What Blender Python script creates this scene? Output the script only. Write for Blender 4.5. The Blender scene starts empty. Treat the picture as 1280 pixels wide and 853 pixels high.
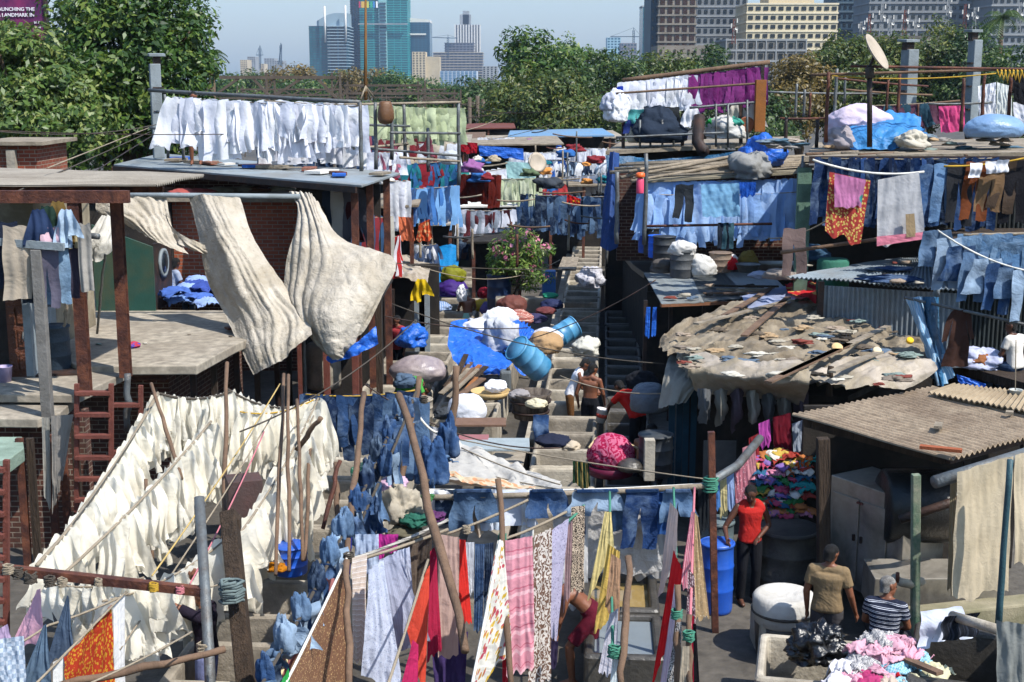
import bpy, math, random
import numpy as np
from mathutils import Vector, Matrix, noise
PI = math.pi
random.seed(7)
scene = bpy.context.scene
COL = scene.collection
F = 1700.0; H = 7.2; HR = 100.0
PITCH = math.atan((426.5 - HR) / F)
_c, _s = math.cos(PITCH), math.sin(PITCH)
def ray(px, py):
 a = (px - 640) / F; b = (426.5 - py) / F
 return Vector((a, _c + b * _s, -_s + b * _c))
def P(px, py, Y):
 r = ray(px, py); k = Y / r.y
 return Vector((r.x * k, Y, H + r.z * k))
def G(px, py, z=0.0):
 r = ray(px, py); k = (z - H) / r.z
 return Vector((r.x * k, r.y * k, z))
def lin(h):
 h = h.lstrip('#')
 c = [int(h[i:i + 2], 16) / 255 for i in (0, 2, 4)]
 return tuple([(x / 12.92 if x <= 0.04045 else ((x + 0.055) / 1.055) ** 2.4) for x in c] + [1.0])
_mats = {}
class NT:
 def __init__(s, m):
  s.t = m.node_tree; s.n = s.t.nodes; s.l = s.t.links
 def new(s, typ, **k):
  n = s.n.new(typ)
  for a, b in k.items(): setattr(n, a, b)
  return n
 def link(s, a, b): s.l.new(a, b)
 def mix(s, fac, a, b, mode='MIX'):
  n = s.n.new('ShaderNodeMix'); n.data_type = 'RGBA'; n.blend_type = mode
  for sock, v in ((n.inputs[0], fac), (n.inputs[6], a), (n.inputs[7], b)):
   if hasattr(v, 'links') or isinstance(v, bpy.types.NodeSocket): s.link(v, sock)
   else: sock.default_value = v
  return n.outputs[2]
 def ramp(s, x, stops, interp='LINEAR'):
  n = s.n.new('ShaderNodeValToRGB'); n.color_ramp.interpolation = interp
  e = n.color_ramp.elements
  while len(e) < len(stops): e.new(0.5)
  for i, (p, c) in enumerate(stops): e[i].position = p; e[i].color = c if len(c) == 4 else tuple(c) + (1,)
  s.link(x, n.inputs[0]); return n.outputs[0]
 def noise(s, vec, scale, detail=3, rough=.55, dist=0):
  n = s.n.new('ShaderNodeTexNoise'); n.inputs['Scale'].default_value = scale
  n.inputs['Detail'].default_value = detail; n.inputs['Roughness'].default_value = rough
  n.inputs['Distortion'].default_value = dist
  if vec: s.link(vec, n.inputs['Vector'])
  return n.outputs['Fac']
 def math(s, op, a, b=None):
  n = s.n.new('ShaderNodeMath'); n.operation = op
  for i, v in enumerate((a, b)):
   if v is None: continue
   if isinstance(v, bpy.types.NodeSocket): s.link(v, n.inputs[i])
   else: n.inputs[i].default_value = v
  return n.outputs[0]
def W(v): return (v, v, v, 1)
def mat(name, col, rough=.85, dirt=None, dirt_amt=.5, dscale=1.5, var=.12, vscale=6, bump=.25, bscale=25, metal=0,
  brick=None, cloth=False, pat=None, c2='#ffffff', c3='#ff0000', pscale=1.0, trans=.22, stretch=None, spec=.3, rand=.0, bdist=.02, coat=0):
 if name in _mats: return _mats[name]
 m = bpy.data.materials.new(name); m.use_nodes = True; _mats[name] = m
 t = NT(m); b = t.n['Principled BSDF']; out = t.n['Material Output']
 tc = t.new('ShaderNodeTexCoord'); vec = tc.outputs['Object']
 if stretch:
  mp = t.new('ShaderNodeMapping'); mp.inputs['Scale'].default_value = stretch; t.link(vec, mp.inputs['Vector']); vec = mp.outputs[0]
 oi = t.new('ShaderNodeObjectInfo')
 add = t.new('ShaderNodeVectorMath'); add.operation = 'ADD'; t.link(vec, add.inputs[0])
 sc = t.new('ShaderNodeVectorMath'); sc.operation = 'SCALE'; cx = t.new('ShaderNodeCombineXYZ')
 for i in range(3): t.link(oi.outputs['Random'], cx.inputs[i])
 t.link(cx.outputs[0], sc.inputs[0]); sc.inputs['Scale'].default_value = 37.0
 t.link(sc.outputs[0], add.inputs[1]); vec = add.outputs[0]
 base = lin(col); uv = tc.outputs['UV']; c = None
 if brick:
  bt = t.new('ShaderNodeTexBrick'); t.link(uv, bt.inputs['Vector'])
  bt.inputs['Scale'].default_value = 1; bt.inputs['Brick Width'].default_value = .24; bt.inputs['Row Height'].default_value = .085
  bt.inputs['Mortar Size'].default_value = .009; bt.inputs['Color1'].default_value = base; bt.inputs['Color2'].default_value = lin(brick); bt.inputs['Mortar'].default_value = lin('#8a7c6e')
  bt.inputs['Bias'].default_value = -.1; c = bt.outputs['Color']
 elif pat == 'stripes' or pat == 'vstripes':
  sx = t.new('ShaderNodeSeparateXYZ'); t.link(uv, sx.inputs[0]); k = t.math('MULTIPLY', sx.outputs[0 if pat == 'vstripes' else 1], 10 * pscale)
  c = t.ramp(t.math('FRACT', k), [(0, base), (.55, lin(c2)), (.62, base), (.8, lin(c3) if c3 != '#ff0000' else lin(c2))], 'CONSTANT')
 elif pat == 'zstripes':
  sx = t.new('ShaderNodeSeparateXYZ'); t.link(tc.outputs['Object'], sx.inputs[0]); k = t.math('MULTIPLY', sx.outputs[2], 10 * pscale)
  c = t.ramp(t.math('FRACT', k), [(0, base), (.5, lin(c2)), (.6, base), (.8, lin(c2)), (.88, base)], 'CONSTANT')
 elif pat == 'check':
  ch = t.new('ShaderNodeTexChecker'); t.link(uv, ch.inputs['Vector']); ch.inputs['Scale'].default_value = 22 * pscale
  ch.inputs['Color1'].default_value = base; ch.inputs['Color2'].default_value = lin(c2); c = ch.outputs[0]
 elif pat in ('floral', 'dots', 'paisley'):
  vo = t.new('ShaderNodeTexVoronoi'); t.link(uv, vo.inputs['Vector']); vo.inputs['Scale'].default_value = 9 * pscale
  d = t.ramp(vo.outputs['Distance'], [(0, W(1)), (.22 if pat == 'dots' else .38, W(1)), (.3 if pat == 'dots' else .45, W(0))])
  if pat == 'paisley':
   wv = t.new('ShaderNodeTexWave'); t.link(uv, wv.inputs['Vector']); wv.inputs['Scale'].default_value = 4 * pscale; wv.inputs['Distortion'].default_value = 14; wv.inputs['Detail Scale'].default_value = 3
   d = t.ramp(wv.outputs['Fac'], [(.42, W(0)), (.5, W(1))])
  hue = t.ramp(t.noise(uv, 3.1 * pscale, 2), [(.45, lin(c2)), (.55, lin(c3) if c3 != '#ff0000' else lin(c2))])
  c = t.mix(d, base, hue)
 else:
  c = base
 nv = t.noise(vec, vscale, 4)
 hi = t.ramp(nv, [(.3, W(1 - var * 1.6)), (.7, W(1 + 0.0))])
 c = t.mix(1.0, c, hi, 'MULTIPLY')
 if rand:
  rr = t.ramp(oi.outputs['Random'], [(0, W(1 - rand)), (1, W(1))]); c = t.mix(1.0, c, rr, 'MULTIPLY')
 if dirt:
  dn = t.noise(vec, dscale, 6, .65, .4)
  f = t.ramp(dn, [(.5 - .22 * dirt_amt, W(0)), (.52 + .2 * (1 - dirt_amt), W(1))])
  f = t.math('MULTIPLY', f, min(1, .35 + dirt_amt * .6))
  c = t.mix(f, c, lin(dirt))
 t.link(c, b.inputs['Base Color'])
 b.inputs['Roughness'].default_value = rough; b.inputs['Metallic'].default_value = metal
 b.inputs['Specular IOR Level'].default_value = spec
 if coat: b.inputs['Coat Weight'].default_value = coat
 if bump:
  bm = t.new('ShaderNodeBump'); bm.inputs['Strength'].default_value = min(1, bump * 2); bm.inputs['Distance'].default_value = bdist
  hgt = t.noise(vec, bscale, 4, .6)
  if cloth:
   hgt = t.math('ADD', hgt, t.math('MULTIPLY', t.noise(vec, bscale * .3, 3, .6, 1.2), 2.0))
  if brick:
   hgt = t.math('ADD', t.math('MULTIPLY', bt.outputs['Fac'], -1.0), t.math('MULTIPLY', hgt, .5))
  t.link(hgt, bm.inputs['Height']); t.link(bm.outputs[0], b.inputs['Normal'])
 if cloth and trans:
  tr = t.new('ShaderNodeBsdfTranslucent'); mx = t.new('ShaderNodeMixShader'); mx.inputs[0].default_value = trans
  t.link(c, tr.inputs['Color']); t.link(b.outputs[0], mx.inputs[1]); t.link(tr.outputs[0], mx.inputs[2]); t.link(mx.outputs[0], out.inputs['Surface'])
 return m
def cloth(col, pat=None, c2='#ffffff', c3='#ff0000', pscale=1.0, name=None, var=.1, rand=.0, dirt=None, dirt_amt=.35, trans=.2, rough=.9, bump=.3, bscale=9, dscale=1.5):
 nm = name or f"fabric_{col[1:]}_{pat or 'plain'}_{c2[1:]}_{pscale}"
 return mat(nm, col, rough=rough, var=var, vscale=2.5, bump=bump, bscale=bscale, cloth=True, pat=pat, c2=c2, c3=c3, pscale=pscale, rand=rand, dirt=dirt, dirt_amt=dirt_amt, trans=trans, spec=.15, bdist=.02, dscale=dscale)
def denim(col='#3d5a80', name=None, rand=.35):
 nm = name or 'denim_' + col[1:]
 m = mat(nm, col, rough=.95, var=.25, vscale=4, bump=.35, bscale=12, cloth=True, trans=.05, rand=rand, dirt='#8196ad', dirt_amt=.08, dscale=3, spec=.1)
 return m
class MB:
 def __init__(s): s.v = []; s.f = []; s.uv = {}; s.sm = []
 def add(s, vs, fs, uvs=None, smooth=False):
  o = len(s.v); s.v += [tuple(v) for v in vs]
  for f in fs: s.f.append([i + o for i in f]); s.sm.append(smooth)
  if uvs is not None:
   for i, u in enumerate(uvs): s.uv[o + i] = u
  return s
 def box(s, c, d, rz=0, rx=0, ry=0, taper=1.0):
  hx, hy, hz = d[0] / 2, d[1] / 2, d[2] / 2
  M_ = Matrix.Rotation(rz, 3, 'Z') @ Matrix.Rotation(ry, 3, 'Y') @ Matrix.Rotation(rx, 3, 'X')
  vs = [Vector(c) + M_ @ Vector((x * hx * (taper if z > 0 else 1), y * hy * (taper if z > 0 else 1), z * hz)) for z in (-1, 1) for x, y in ((-1, -1), (1, -1), (1, 1), (-1, 1))]
  return s.add(vs, [(3, 2, 1, 0), (4, 5, 6, 7), (0, 1, 5, 4), (1, 2, 6, 5), (2, 3, 7, 6), (3, 0, 4, 7)])
 def span(s, x0, x1, y0, y1, z0, z1): return s.box(((x0 + x1) / 2, (y0 + y1) / 2, (z0 + z1) / 2), (abs(x1 - x0), abs(y1 - y0), abs(z1 - z0)))
 def beam(s, p0, p1, w, h=None, up=(0, 0, 1)):
  h = h or w; p0 = Vector(p0); p1 = Vector(p1); d = (p1 - p0).normalized(); u = Vector(up)
  if abs(d.dot(u)) > .95: u = Vector((0, 1, 0))
  a = d.cross(u).normalized() * w / 2; b = a.cross(d).normalized() * h / 2
  vs = [p + i * a + j * b for p in (p0, p1) for i, j in ((-1, -1), (1, -1), (1, 1), (-1, 1))]
  return s.add(vs, [(3, 2, 1, 0), (4, 5, 6, 7), (0, 1, 5, 4), (1, 2, 6, 5), (2, 3, 7, 6), (3, 0, 4, 7)])
 def tube(s, pts, r, seg=8, cap=True, jit=0, flat=1.0):
  pts = [Vector(p) for p in pts]; n = len(pts); R = r if isinstance(r, (list, tuple)) else [r] * n
  vs = []; prev = None
  for i, p in enumerate(pts):
   d = (pts[min(i + 1, n - 1)] - pts[max(i - 1, 0)]).normalized()
   if prev is None:
    u = Vector((0, 0, 1)) if abs(d.z) < .9 else Vector((0, 1, 0)); a = d.cross(u).normalized()
   else:
    a = (prev - d * prev.dot(d)).normalized()
   prev = a; b = d.cross(a)
   for k in range(seg):
    t = 2 * PI * k / seg; rr = R[i] * (1 + (random.uniform(-jit, jit) if jit else 0))
    vs.append(p + a * math.cos(t) * rr + b * math.sin(t) * rr * flat)
  fs = [(i * seg + k, i * seg + (k + 1) % seg, (i + 1) * seg + (k + 1) % seg, (i + 1) * seg + k) for i in range(n - 1) for k in range(seg)]
  if cap: fs += [tuple(range(seg))[::-1], tuple((n - 1) * seg + k for k in range(seg))]
  return s.add(vs, fs, smooth=True)
 def lathe(s, prof, c, seg=24, M_=None, wob=0):
  vs = []
  for r, z in prof:
   for k in range(seg):
    t = 2 * PI * k / seg; rr = r * (1 + wob * math.sin(3 * t + z * 5))
    v = Vector((rr * math.cos(t), rr * math.sin(t), z))
    vs.append((M_ @ v if M_ else v) + Vector(c))
  n = len(prof)
  fs = [(i * seg + k, i * seg + (k + 1) % seg, (i + 1) * seg + (k + 1) % seg, (i + 1) * seg + k) for i in range(n - 1) for k in range(seg)]
  fs += [tuple(range(seg))[::-1], tuple((n - 1) * seg + k for k in range(seg))]
  return s.add(vs, fs, smooth=True)
 def prism(s, pts, z0, z1):
  n = len(pts); a = sum(pts[i][0] * pts[(i + 1) % n][1] - pts[(i + 1) % n][0] * pts[i][1] for i in range(n))
  if a < 0: pts = pts[::-1]
  vs = [(p[0], p[1], z0) for p in pts] + [(p[0], p[1], z1) for p in pts]
  return s.add(vs, [tuple(range(n))[::-1], tuple(range(n, 2 * n))] + [(i, (i + 1) % n, n + (i + 1) % n, n + i) for i in range(n)])
 def slab4(s, c, th):   # four corner points (top), thickness downward
  c = [Vector(p) for p in c]; dn = Vector((0, 0, -th))
  if (c[1] - c[0]).cross(c[2] - c[0]).z < 0: c = c[::-1]
  vs = [p + dn for p in c] + c
  return s.add(vs, [(3, 2, 1, 0), (4, 5, 6, 7), (0, 1, 5, 4), (1, 2, 6, 5), (2, 3, 7, 6), (3, 0, 4, 7)])
 def grid(s, A, uvs=None, smooth=True, wrap=False):
  nr, nc = len(A), len(A[0]); vs = [p for r in A for p in r]
  fs = [(i * nc + j, i * nc + (j + 1) % nc, (i + 1) * nc + (j + 1) % nc, (i + 1) * nc + j) for i in range(nr - 1) for j in range(nc if wrap else nc - 1)]
  return s.add(vs, fs, uvs, smooth)
 def mesh(s, name, m, org=Vector((0, 0, 0))):
  me = bpy.data.meshes.new(name)
  me.from_pydata([(v[0] - org.x, v[1] - org.y, v[2] - org.z) for v in s.v], [], s.f)
  for mm in (m if isinstance(m, (list, tuple)) else [m]): me.materials.append(mm)
  me.polygons.foreach_set('use_smooth', s.sm)
  ul = me.uv_layers.new(name='UVMap'); nl = len(me.loops)
  co = np.array([v for v in s.v], dtype=float).reshape(-1, 3); li = np.empty(nl, dtype=np.int32); me.loops.foreach_get('vertex_index', li)
  nf = len(me.polygons); nn = np.empty(nf * 3); me.polygons.foreach_get('normal', nn); nn = np.abs(nn.reshape(-1, 3))
  lt = np.empty(nf, dtype=np.int32); me.polygons.foreach_get('loop_total', lt)
  ax = np.repeat(np.argmax(nn, axis=1), lt); vc = co[li]
  u = np.where(ax == 0, vc[:, 1], vc[:, 0]); v = np.where(ax == 2, vc[:, 1], vc[:, 2])
  U = np.stack([u, v], 1)
  if s.uv:
   tab = np.zeros((len(s.v), 2)); has = np.zeros(len(s.v), bool)
   for i, q in s.uv.items(): tab[i] = q; has[i] = True
   h = has[li]; U[h] = tab[li][h]
  ul.data.foreach_set('uv', U.ravel()); me.update()
  return me
 def bb(s):
  a = np.array(s.v); return a.min(0), a.max(0)
def wloc(o):
 v = Vector((0, 0, 0))
 while o is not None: v += o.location; o = o.parent
 return v
def tag(o, label=None, cat=None, group=None, kind=None):
 if label: o['label'] = label
 if cat: o['category'] = cat
 if group: o['group'] = group
 if kind: o['kind'] = kind
 return o
def thing(name, label, cat, loc, group=None):
 o = bpy.data.objects.new(name, None); COL.objects.link(o); o.location = Vector(loc); o.empty_display_size = .2
 return tag(o, label, cat, group)
def part(name, mb, m, parent, bevel=0, label=None, kind=None, mods=None):
 return one(name, mb, m, label, None, None, parent, bevel, kind, mods)
def one(name, mb, m, label=None, cat=None, group=None, parent=None, bevel=0, kind=None, mods=None):
 lo, hi = mb.bb(); org = Vector(((lo[0] + hi[0]) / 2, (lo[1] + hi[1]) / 2, lo[2]))
 me = mb.mesh(name, m, org); o = bpy.data.objects.new(name, me); COL.objects.link(o)
 if parent is not None: o.parent = parent; o.location = org - wloc(parent)
 else: o.location = org
 if bevel:
  b = o.modifiers.new('bevel', 'BEVEL'); b.width = bevel; b.segments = 2; b.limit_method = 'ANGLE'; b.angle_limit = .7
 if mods: mods(o)
 return tag(o, label, cat, group, kind)
def kids(o): return [c for c in COL.objects if c.parent == o]
_ch = {}
def copy_tree(o, loc, rotz=0, label=None, scale=None, group=None, children=None):
 c = o.copy(); COL.objects.link(c); c.location = loc; c.rotation_euler = (0, 0, rotz)
 if label: c['label'] = label
 if group: c['group'] = group
 if scale: c.scale = (scale,) * 3 if isinstance(scale, (int, float)) else scale
 for ch in (o.children if children is None else children):
  d = ch.copy(); COL.objects.link(d); d.parent = c
  for g in ch.children:
   e = g.copy(); COL.objects.link(e); e.parent = d
 return c
_ones = ['', 'first', 'second', 'third', 'fourth', 'fifth', 'sixth', 'seventh', 'eighth', 'ninth', 'tenth', 'eleventh', 'twelfth', 'thirteenth', 'fourteenth', 'fifteenth', 'sixteenth', 'seventeenth', 'eighteenth', 'nineteenth']
_tens = {2: ('twentieth', 'twenty'), 3: ('thirtieth', 'thirty'), 4: ('fortieth', 'forty'), 5: ('fiftieth', 'fifty'), 6: ('sixtieth', 'sixty')}
def ordw(n):
 if n < 20: return _ones[n]
 t, r = divmod(n, 10); return _tens[t][0] if r == 0 else _tens[t][1] + '-' + _ones[r]
def cat_interp(a, t):
 """Catmull-Rom through rows of array a at parameter array t in 0..1"""
 a = np.asarray(a, float); n = len(a)
 if n == 2: return a[0] + (a[1] - a[0]) * t.reshape((-1,) + (1,) * (a.ndim - 1))
 x = t * (n - 1); i = np.clip(np.floor(x).astype(int), 0, n - 2); f = (x - i).reshape((-1,) + (1,) * (a.ndim - 1))
 g = lambda k: a[np.clip(k, 0, n - 1)]
 p0 = np.where((i == 0).reshape(f.shape), 2 * a[0] - a[1], g(i - 1)); p3 = np.where((i == n - 2).reshape(f.shape), 2 * a[-1] - a[-2], g(i + 2)); p1 = g(i); p2 = g(i + 1)
 return .5 * (2 * p1 + (p2 - p0) * f + (2 * p0 - 5 * p1 + 4 * p2 - p3) * f ** 2 + (3 * p1 - p0 - 3 * p2 + p3) * f ** 3)
def fbm(U, V, seed, freq=3.0, octs=3):
 r = np.random.RandomState(seed); out = 0; amp = 1.0
 for o in range(octs):
  for k in range(4):
   th = r.uniform(0, PI); ph = r.uniform(0, 2 * PI); f = freq * r.uniform(.7, 1.4)
   out = out + amp * .35 * np.sin(2 * PI * f * (U * math.cos(th) + V * math.sin(th)) + ph)
  freq *= 2.1; amp *= .5
 return out
def sheetpx(rows, nu=24, nv=24, fold=.05, ff=5, fdir='v', wr=.02, seed=1, ramp=True, uvs=1.0, hem=0.0, axis=None):
 """rows: list of rows of (px,py,Y) control points -> MB grid; folds run down (fdir v) or across (u)"""
 ctl = np.array([[tuple(P(*q)) for q in r] for r in rows])
 return sheet3(ctl, nu, nv, fold, ff, fdir, wr, seed, ramp, uvs, hem, axis)
def sheet3(ctl, nu=24, nv=24, fold=.05, ff=5, fdir='v', wr=.02, seed=1, ramp=True, uvs=1.0, hem=0.0, axis=None):
 ctl = np.asarray(ctl, float); tv = np.linspace(0, 1, nv); tu = np.linspace(0, 1, nu)
 A = cat_interp(ctl, tv); A = np.stack([cat_interp(A[i], tu) for i in range(nv)])
 du = np.gradient(A, axis=1); dv = np.gradient(A, axis=0); N = np.cross(du, dv); N /= (np.linalg.norm(N, axis=2, keepdims=True) + 1e-9)
 if axis is not None: N = np.broadcast_to(np.array(axis, float), N.shape)
 V, U = np.meshgrid(tv, tu, indexing='ij'); r = np.random.RandomState(seed)
 a, b = (U, V) if fdir == 'v' else (V, U)
 k = (.35 + .65 * b) if ramp else 1.0
 d = 0
 wa = a + .10 * fbm(U, V, seed + 7, .9, 2); am = .55 + .6 * fbm(U, V, seed + 8, .8, 1)
 for i in range(4):
  f = ff * r.uniform(.5, 1.7); q = np.sin(2 * PI * (f * wa + r.uniform(-.8, .8) * b) + r.uniform(0, 6)); d = d + (1 - 2 * np.abs(q) ** .8 if i % 2 else q) * r.uniform(.4, 1) * am
 d = d / 2.2 * fold * k + wr * .7 * fbm(U * 1.1, V * .35, seed + 5, 3)
 A = A + N * d[..., None]
 if hem: A[..., 2] -= hem * (V ** 3) * (fbm(U, U * 0, seed + 9, 2, 2))
 Wd = np.linalg.norm(np.diff(A, axis=1), axis=2).mean(0).sum(); Ht = np.linalg.norm(np.diff(A, axis=0), axis=2).mean(1).sum()
 mb = MB(); uv = [(U[i, j] * Wd * uvs, V[i, j] * Ht * uvs) for i in range(nv) for j in range(nu)]
 mb.grid([[tuple(A[i, j]) for j in range(nu)] for i in range(nv)], uv)
 return mb
def solid(th=.01):
 def f(o):
  s = o.modifiers.new('thickness', 'SOLIDIFY'); s.thickness = th; s.offset = 0
 return f
HAZE = 0.00013; SKYS = 0.12; SUNS = 4.8; EXPO = 0.78
GAR = {
 'cone':    dict(top=(-.11, .11), split=.6, segs=[(-.30, .0, -.36, -.05, 1.0), (.0, .30, .03, .38, .86)], fold=.05, ff=2.4),
 'shirtup': dict(top=(-.26, .26), split=.72, segs=[(-.29, -.13, -.36, -.20, 1.18), (-.13, .13, -.17, .18, .98), (.13, .29, .20, .37, 1.08)], fold=.045, ff=1.8),
 'shirt':   dict(top=(-.15, .15), split=.20, segs=[(-.24, -.13, -.34, -.22, .72), (-.13, .13, -.26, .27, 1.1), (.13, .24, .22, .33, .66)], fold=.04, ff=2.2),
 'trouser': dict(top=(-.20, .20), split=.27, segs=[(-.21, .0, -.23, -.07, 1.0), (.0, .21, .05, .22, .96)], fold=.025, ff=1.6),
 'shorts':  dict(top=(-.22, .22), split=.45, segs=[(-.26, .0, -.34, -.03, 1.0), (.0, .26, .04, .34, .9)], fold=.035, ff=1.8),
 'swag':    dict(top=(-.25, .25), split=.5, segs=[(-.27, .27, -.24, .26, 1.0)], fold=.05, ff=1.3),
 'towel':   dict(top=(-.25, .25), split=.5, segs=[(-.25, .25, -.24, .26, 1.0)], fold=.03, ff=1.6),
 'wisp':    dict(top=(-.07, .07), split=.4, segs=[(-.12, .12, -.2, .22, 1.0)], fold=.06, ff=2.0),
}
def gverts(kind, W_, L_, seed, nr=15, nc=14, amp=1.0):
 g = GAR[kind]; r = np.random.RandomState(seed); segs = g['segs']; ns = len(segs)
 wts = [abs(s[1] - s[0]) for s in segs]; tot = sum(wts); cols = [max(3, int(round(nc * w / tot))) for w in wts]
 phs = r.uniform(0, 6.28, 8); fr = g['ff'] * r.uniform(.7, 1.4, 4)
 split = g['split'] * r.uniform(.9, 1.1); nA = max(3, int(nr * split)) ; nB = max(4, nr - nA)
 verts, uvs, faces = [], [], []
 lens = [s[4] * r.uniform(.88, 1.1) for s in segs]
 skew = r.uniform(-.06, .06)
 def disp(x, v):
  u = x / .25
  k = .25 + .75 * min(1, v) 
  y = 0
  for i in range(4): y += math.sin(6.283 * fr[i] * (x / .5) * 1.0 + phs[i] + v * (phs[i + 4] - 3) * .5) * (.9, .6, .45, .35)[i]
  y *= g['fold'] * k * amp * .7
  x2 = x + skew * v * v + .012 * math.sin(v * 9 + phs[0]) 
  return x2, y
 def addv(x, v, hem=0):
  x2, y = disp(x, v); z = -v * L_ - hem
  y += .02 * math.sin(v * 7 + phs[2]) 
  verts.append((x2 * W_, y, z)); uvs.append((x * W_ + 5, v * L_)); return len(verts) - 1
 frac = []; acc = 0
 for s, c in zip(segs, cols): frac.append([(s[0] + (s[1] - s[0]) * j / (c - 1)) for j in range(c)])
 full = []; own = []
 for si, fr_ in enumerate(frac):
  for j, x in enumerate(fr_):
   if si > 0 and j == 0: continue
   full.append(x)
 xs0, xs1 = full[0], full[-1]; a, b = g['top']; rows = []
 for i in range(nA + 1):
  v = split * i / nA; t = (v / split) ** .8
  row = []
  for x in full:
   xt = a + (b - a) * (x - xs0) / (xs1 - xs0)
   row.append(addv(xt + (x - xt) * t, v, .015 * L_ * math.sin(x * 20 + phs[3]) * (1 if i == 0 else 0)))
  rows.append(row)
 for i in range(nA):
  for j in range(len(full) - 1): faces.append((rows[i][j], rows[i + 1][j], rows[i + 1][j + 1], rows[i][j + 1]))
 k0 = 0; last = rows[-1]
 for si, s in enumerate(segs):
  c = cols[si]; prev = last[k0:k0 + c]
  for i in range(1, nB + 1):
   t = i / nB; v = split + (lens[si] - split) * t; row = []
   for j in range(c):
    q = j / (c - 1); x0 = s[0] + (s[1] - s[0]) * q; x1 = s[2] + (s[3] - s[2]) * q
    x = x0 + (x1 - x0) * t; hem = 0
    if i == nB: hm_ = 1 if kind in ('cone', 'wisp') else .22; hem = hm_ * (.05 * L_ * math.sin(q * 5 + phs[si]) + .02 * L_ * math.sin(q * 17 + phs[si + 2]))
    if j == 0 and i < 3 and si > 0: x += .004
    row.append(addv(x, v, hem))
   for j in range(c - 1): faces.append((prev[j], row[j], row[j + 1], prev[j + 1]))
   prev = row
  k0 += c - 1
 return verts, faces, uvs
_gm = {}
def gmesh(kind, W_, L_, var, m, nr=15, nc=14, amp=1.0, back=0):
 key = (kind, round(W_, 2), round(L_, 2), var, m.name, nr, nc, amp)
 if key in _gm: return _gm[key]
 v, f, u = gverts(kind, W_, L_, 31 * var + 7 + len(kind), nr, nc, amp)
 if back:   # short flap folded over the line behind
  n = 0
 mb = MB(); mb.add(v, f, u, True); me = mb.mesh(kind, m); _gm[key] = me
 return me
def garment(name, kind, p, ang, m, label, cat, group=None, W_=1.0, L_=.8, var=0, nr=15, nc=14, amp=1.0, tilt=0):
 o = bpy.data.objects.new(name, gmesh(kind, W_, L_, var, m, nr, nc, amp)); COL.objects.link(o)
 o.location = p; o.rotation_euler = (tilt, 0, ang)
 return tag(o, label, cat, group)
def linepts(A, B, sag, n=16):
 A, B = Vector(A), Vector(B)
 return [A.lerp(B, i / (n - 1)) - Vector((0, 0, sag * 4 * (i / (n - 1)) * (1 - i / (n - 1)))) for i in range(n)]
def at_line(A, B, sag, t):
 return Vector(A).lerp(Vector(B), t) - Vector((0, 0, sag * 4 * t * (1 - t)))
ROPE = mat('jute_rope', '#8f8371', rough=1, bump=.6, bscale=60)
ROPED = mat('dark_rope', '#4a443d', rough=1, bump=.6, bscale=60)
def rope(A, B, sag=.1, r=.012, m=None, label='thin washing line strung between poles', name='clothes_line', n=16, group=None):
 mb = MB(); mb.tube(linepts(A, B, sag, n), r, 6, jit=.15)
 return one(name, mb, m or ROPE, label, 'rope', group)
def row(name, kind, A, B, n, sag, mats, label, cat, group, W_=1.0, L_=.8, t0=0.0, t1=1.0, nvar=5, nr=15, nc=14, amp=1.0, ang=0, aj=.25, lj=.12, mk_rope=True, ropelabel=None, rr=.012, rm=None, yj=.02, tilt=0):
 A, B = Vector(A), Vector(B); d = B - A; base = math.atan2(d.y, d.x) + ang
 if mk_rope: rope(A, B, sag, rr, rm, ropelabel or ('rope holding the ' + group), 'clothes_line')
 rnd = random.Random(hash(group) % 1000 if False else len(group) * 13 + n)
 for i in range(n):
  t = t0 + (t1 - t0) * (i + .5) / n; p = at_line(A, B, sag, t); p.z += .01; p.y += rnd.uniform(-yj, yj)
  m = mats[i % len(mats)] if isinstance(mats, list) and len(mats) <= 3 else (rnd.choice(mats) if isinstance(mats, list) else mats)
  k = kind if isinstance(kind, str) else rnd.choice(kind)
  o = garment(name, k, p, base + rnd.uniform(-aj, aj), m, label.format(o=ordw(i + 1)), cat, group, W_, L_, rnd.randrange(nvar), nr, nc, amp, tilt)
  s = 1 + rnd.uniform(-lj, lj); o.scale = (1 + rnd.uniform(-lj, lj) * .7, 1, s)
  if rnd.random() < .5: o.rotation_euler.z += PI
def crumple(name, p, size, m, label, cat, group=None, seed=1, flat=.6, sub=4, rough=.35, parent=None, scale=(1, 1, 1), freq=1.0, zs=1.0):
 """crumpled cloth / filled bag: one closed wrinkled mesh sitting on p"""
 nu, nv = 13 * sub, 8 * sub; rnd = random.Random(seed); off = Vector((rnd.uniform(0, 50), rnd.uniform(0, 50), rnd.uniform(0, 50)))
 A = []
 for i in range(nv + 1):
  th = PI * i / nv; r_ = []
  for j in range(nu):
   ph = 2 * PI * j / nu; d = Vector((math.sin(th) * math.cos(ph), math.sin(th) * math.sin(ph), math.cos(th)))
   dn = d; d = Vector((d.x, d.y, d.z * zs)); wq = d * 1.7 * freq + off; wv = Vector((noise.noise(wq), noise.noise(wq + Vector((9, 0, 0))), noise.noise(wq + Vector((0, 9, 0))))) * .9
   n1 = noise.noise(d * 1.3 * freq + off); n2 = 1 - 2.2 * abs(noise.noise(d * 2.3 * freq + wv + off)); n3 = 1 - 2.2 * abs(noise.noise(d * 5.5 * freq + wv * 2 + off))
   rr = max(.25, 1 + rough * (n1 * .9 + n2 * .36 + n3 * .17))
   q = dn * rr; q = Vector((q.x * size * scale[0], q.y * size * scale[1], q.z * size * flat * scale[2]))
   if q.z < -size * flat * .55: q.z = -size * flat * .55 + (q.z + size * flat * .55) * .15
   r_.append(Vector(p) + q + Vector((0, 0, size * flat * .55)))
  A.append(r_)
 mb = MB(); mb.grid(A, None, True, wrap=True)
 return one(name, mb, m, label, cat, group, parent)
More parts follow.
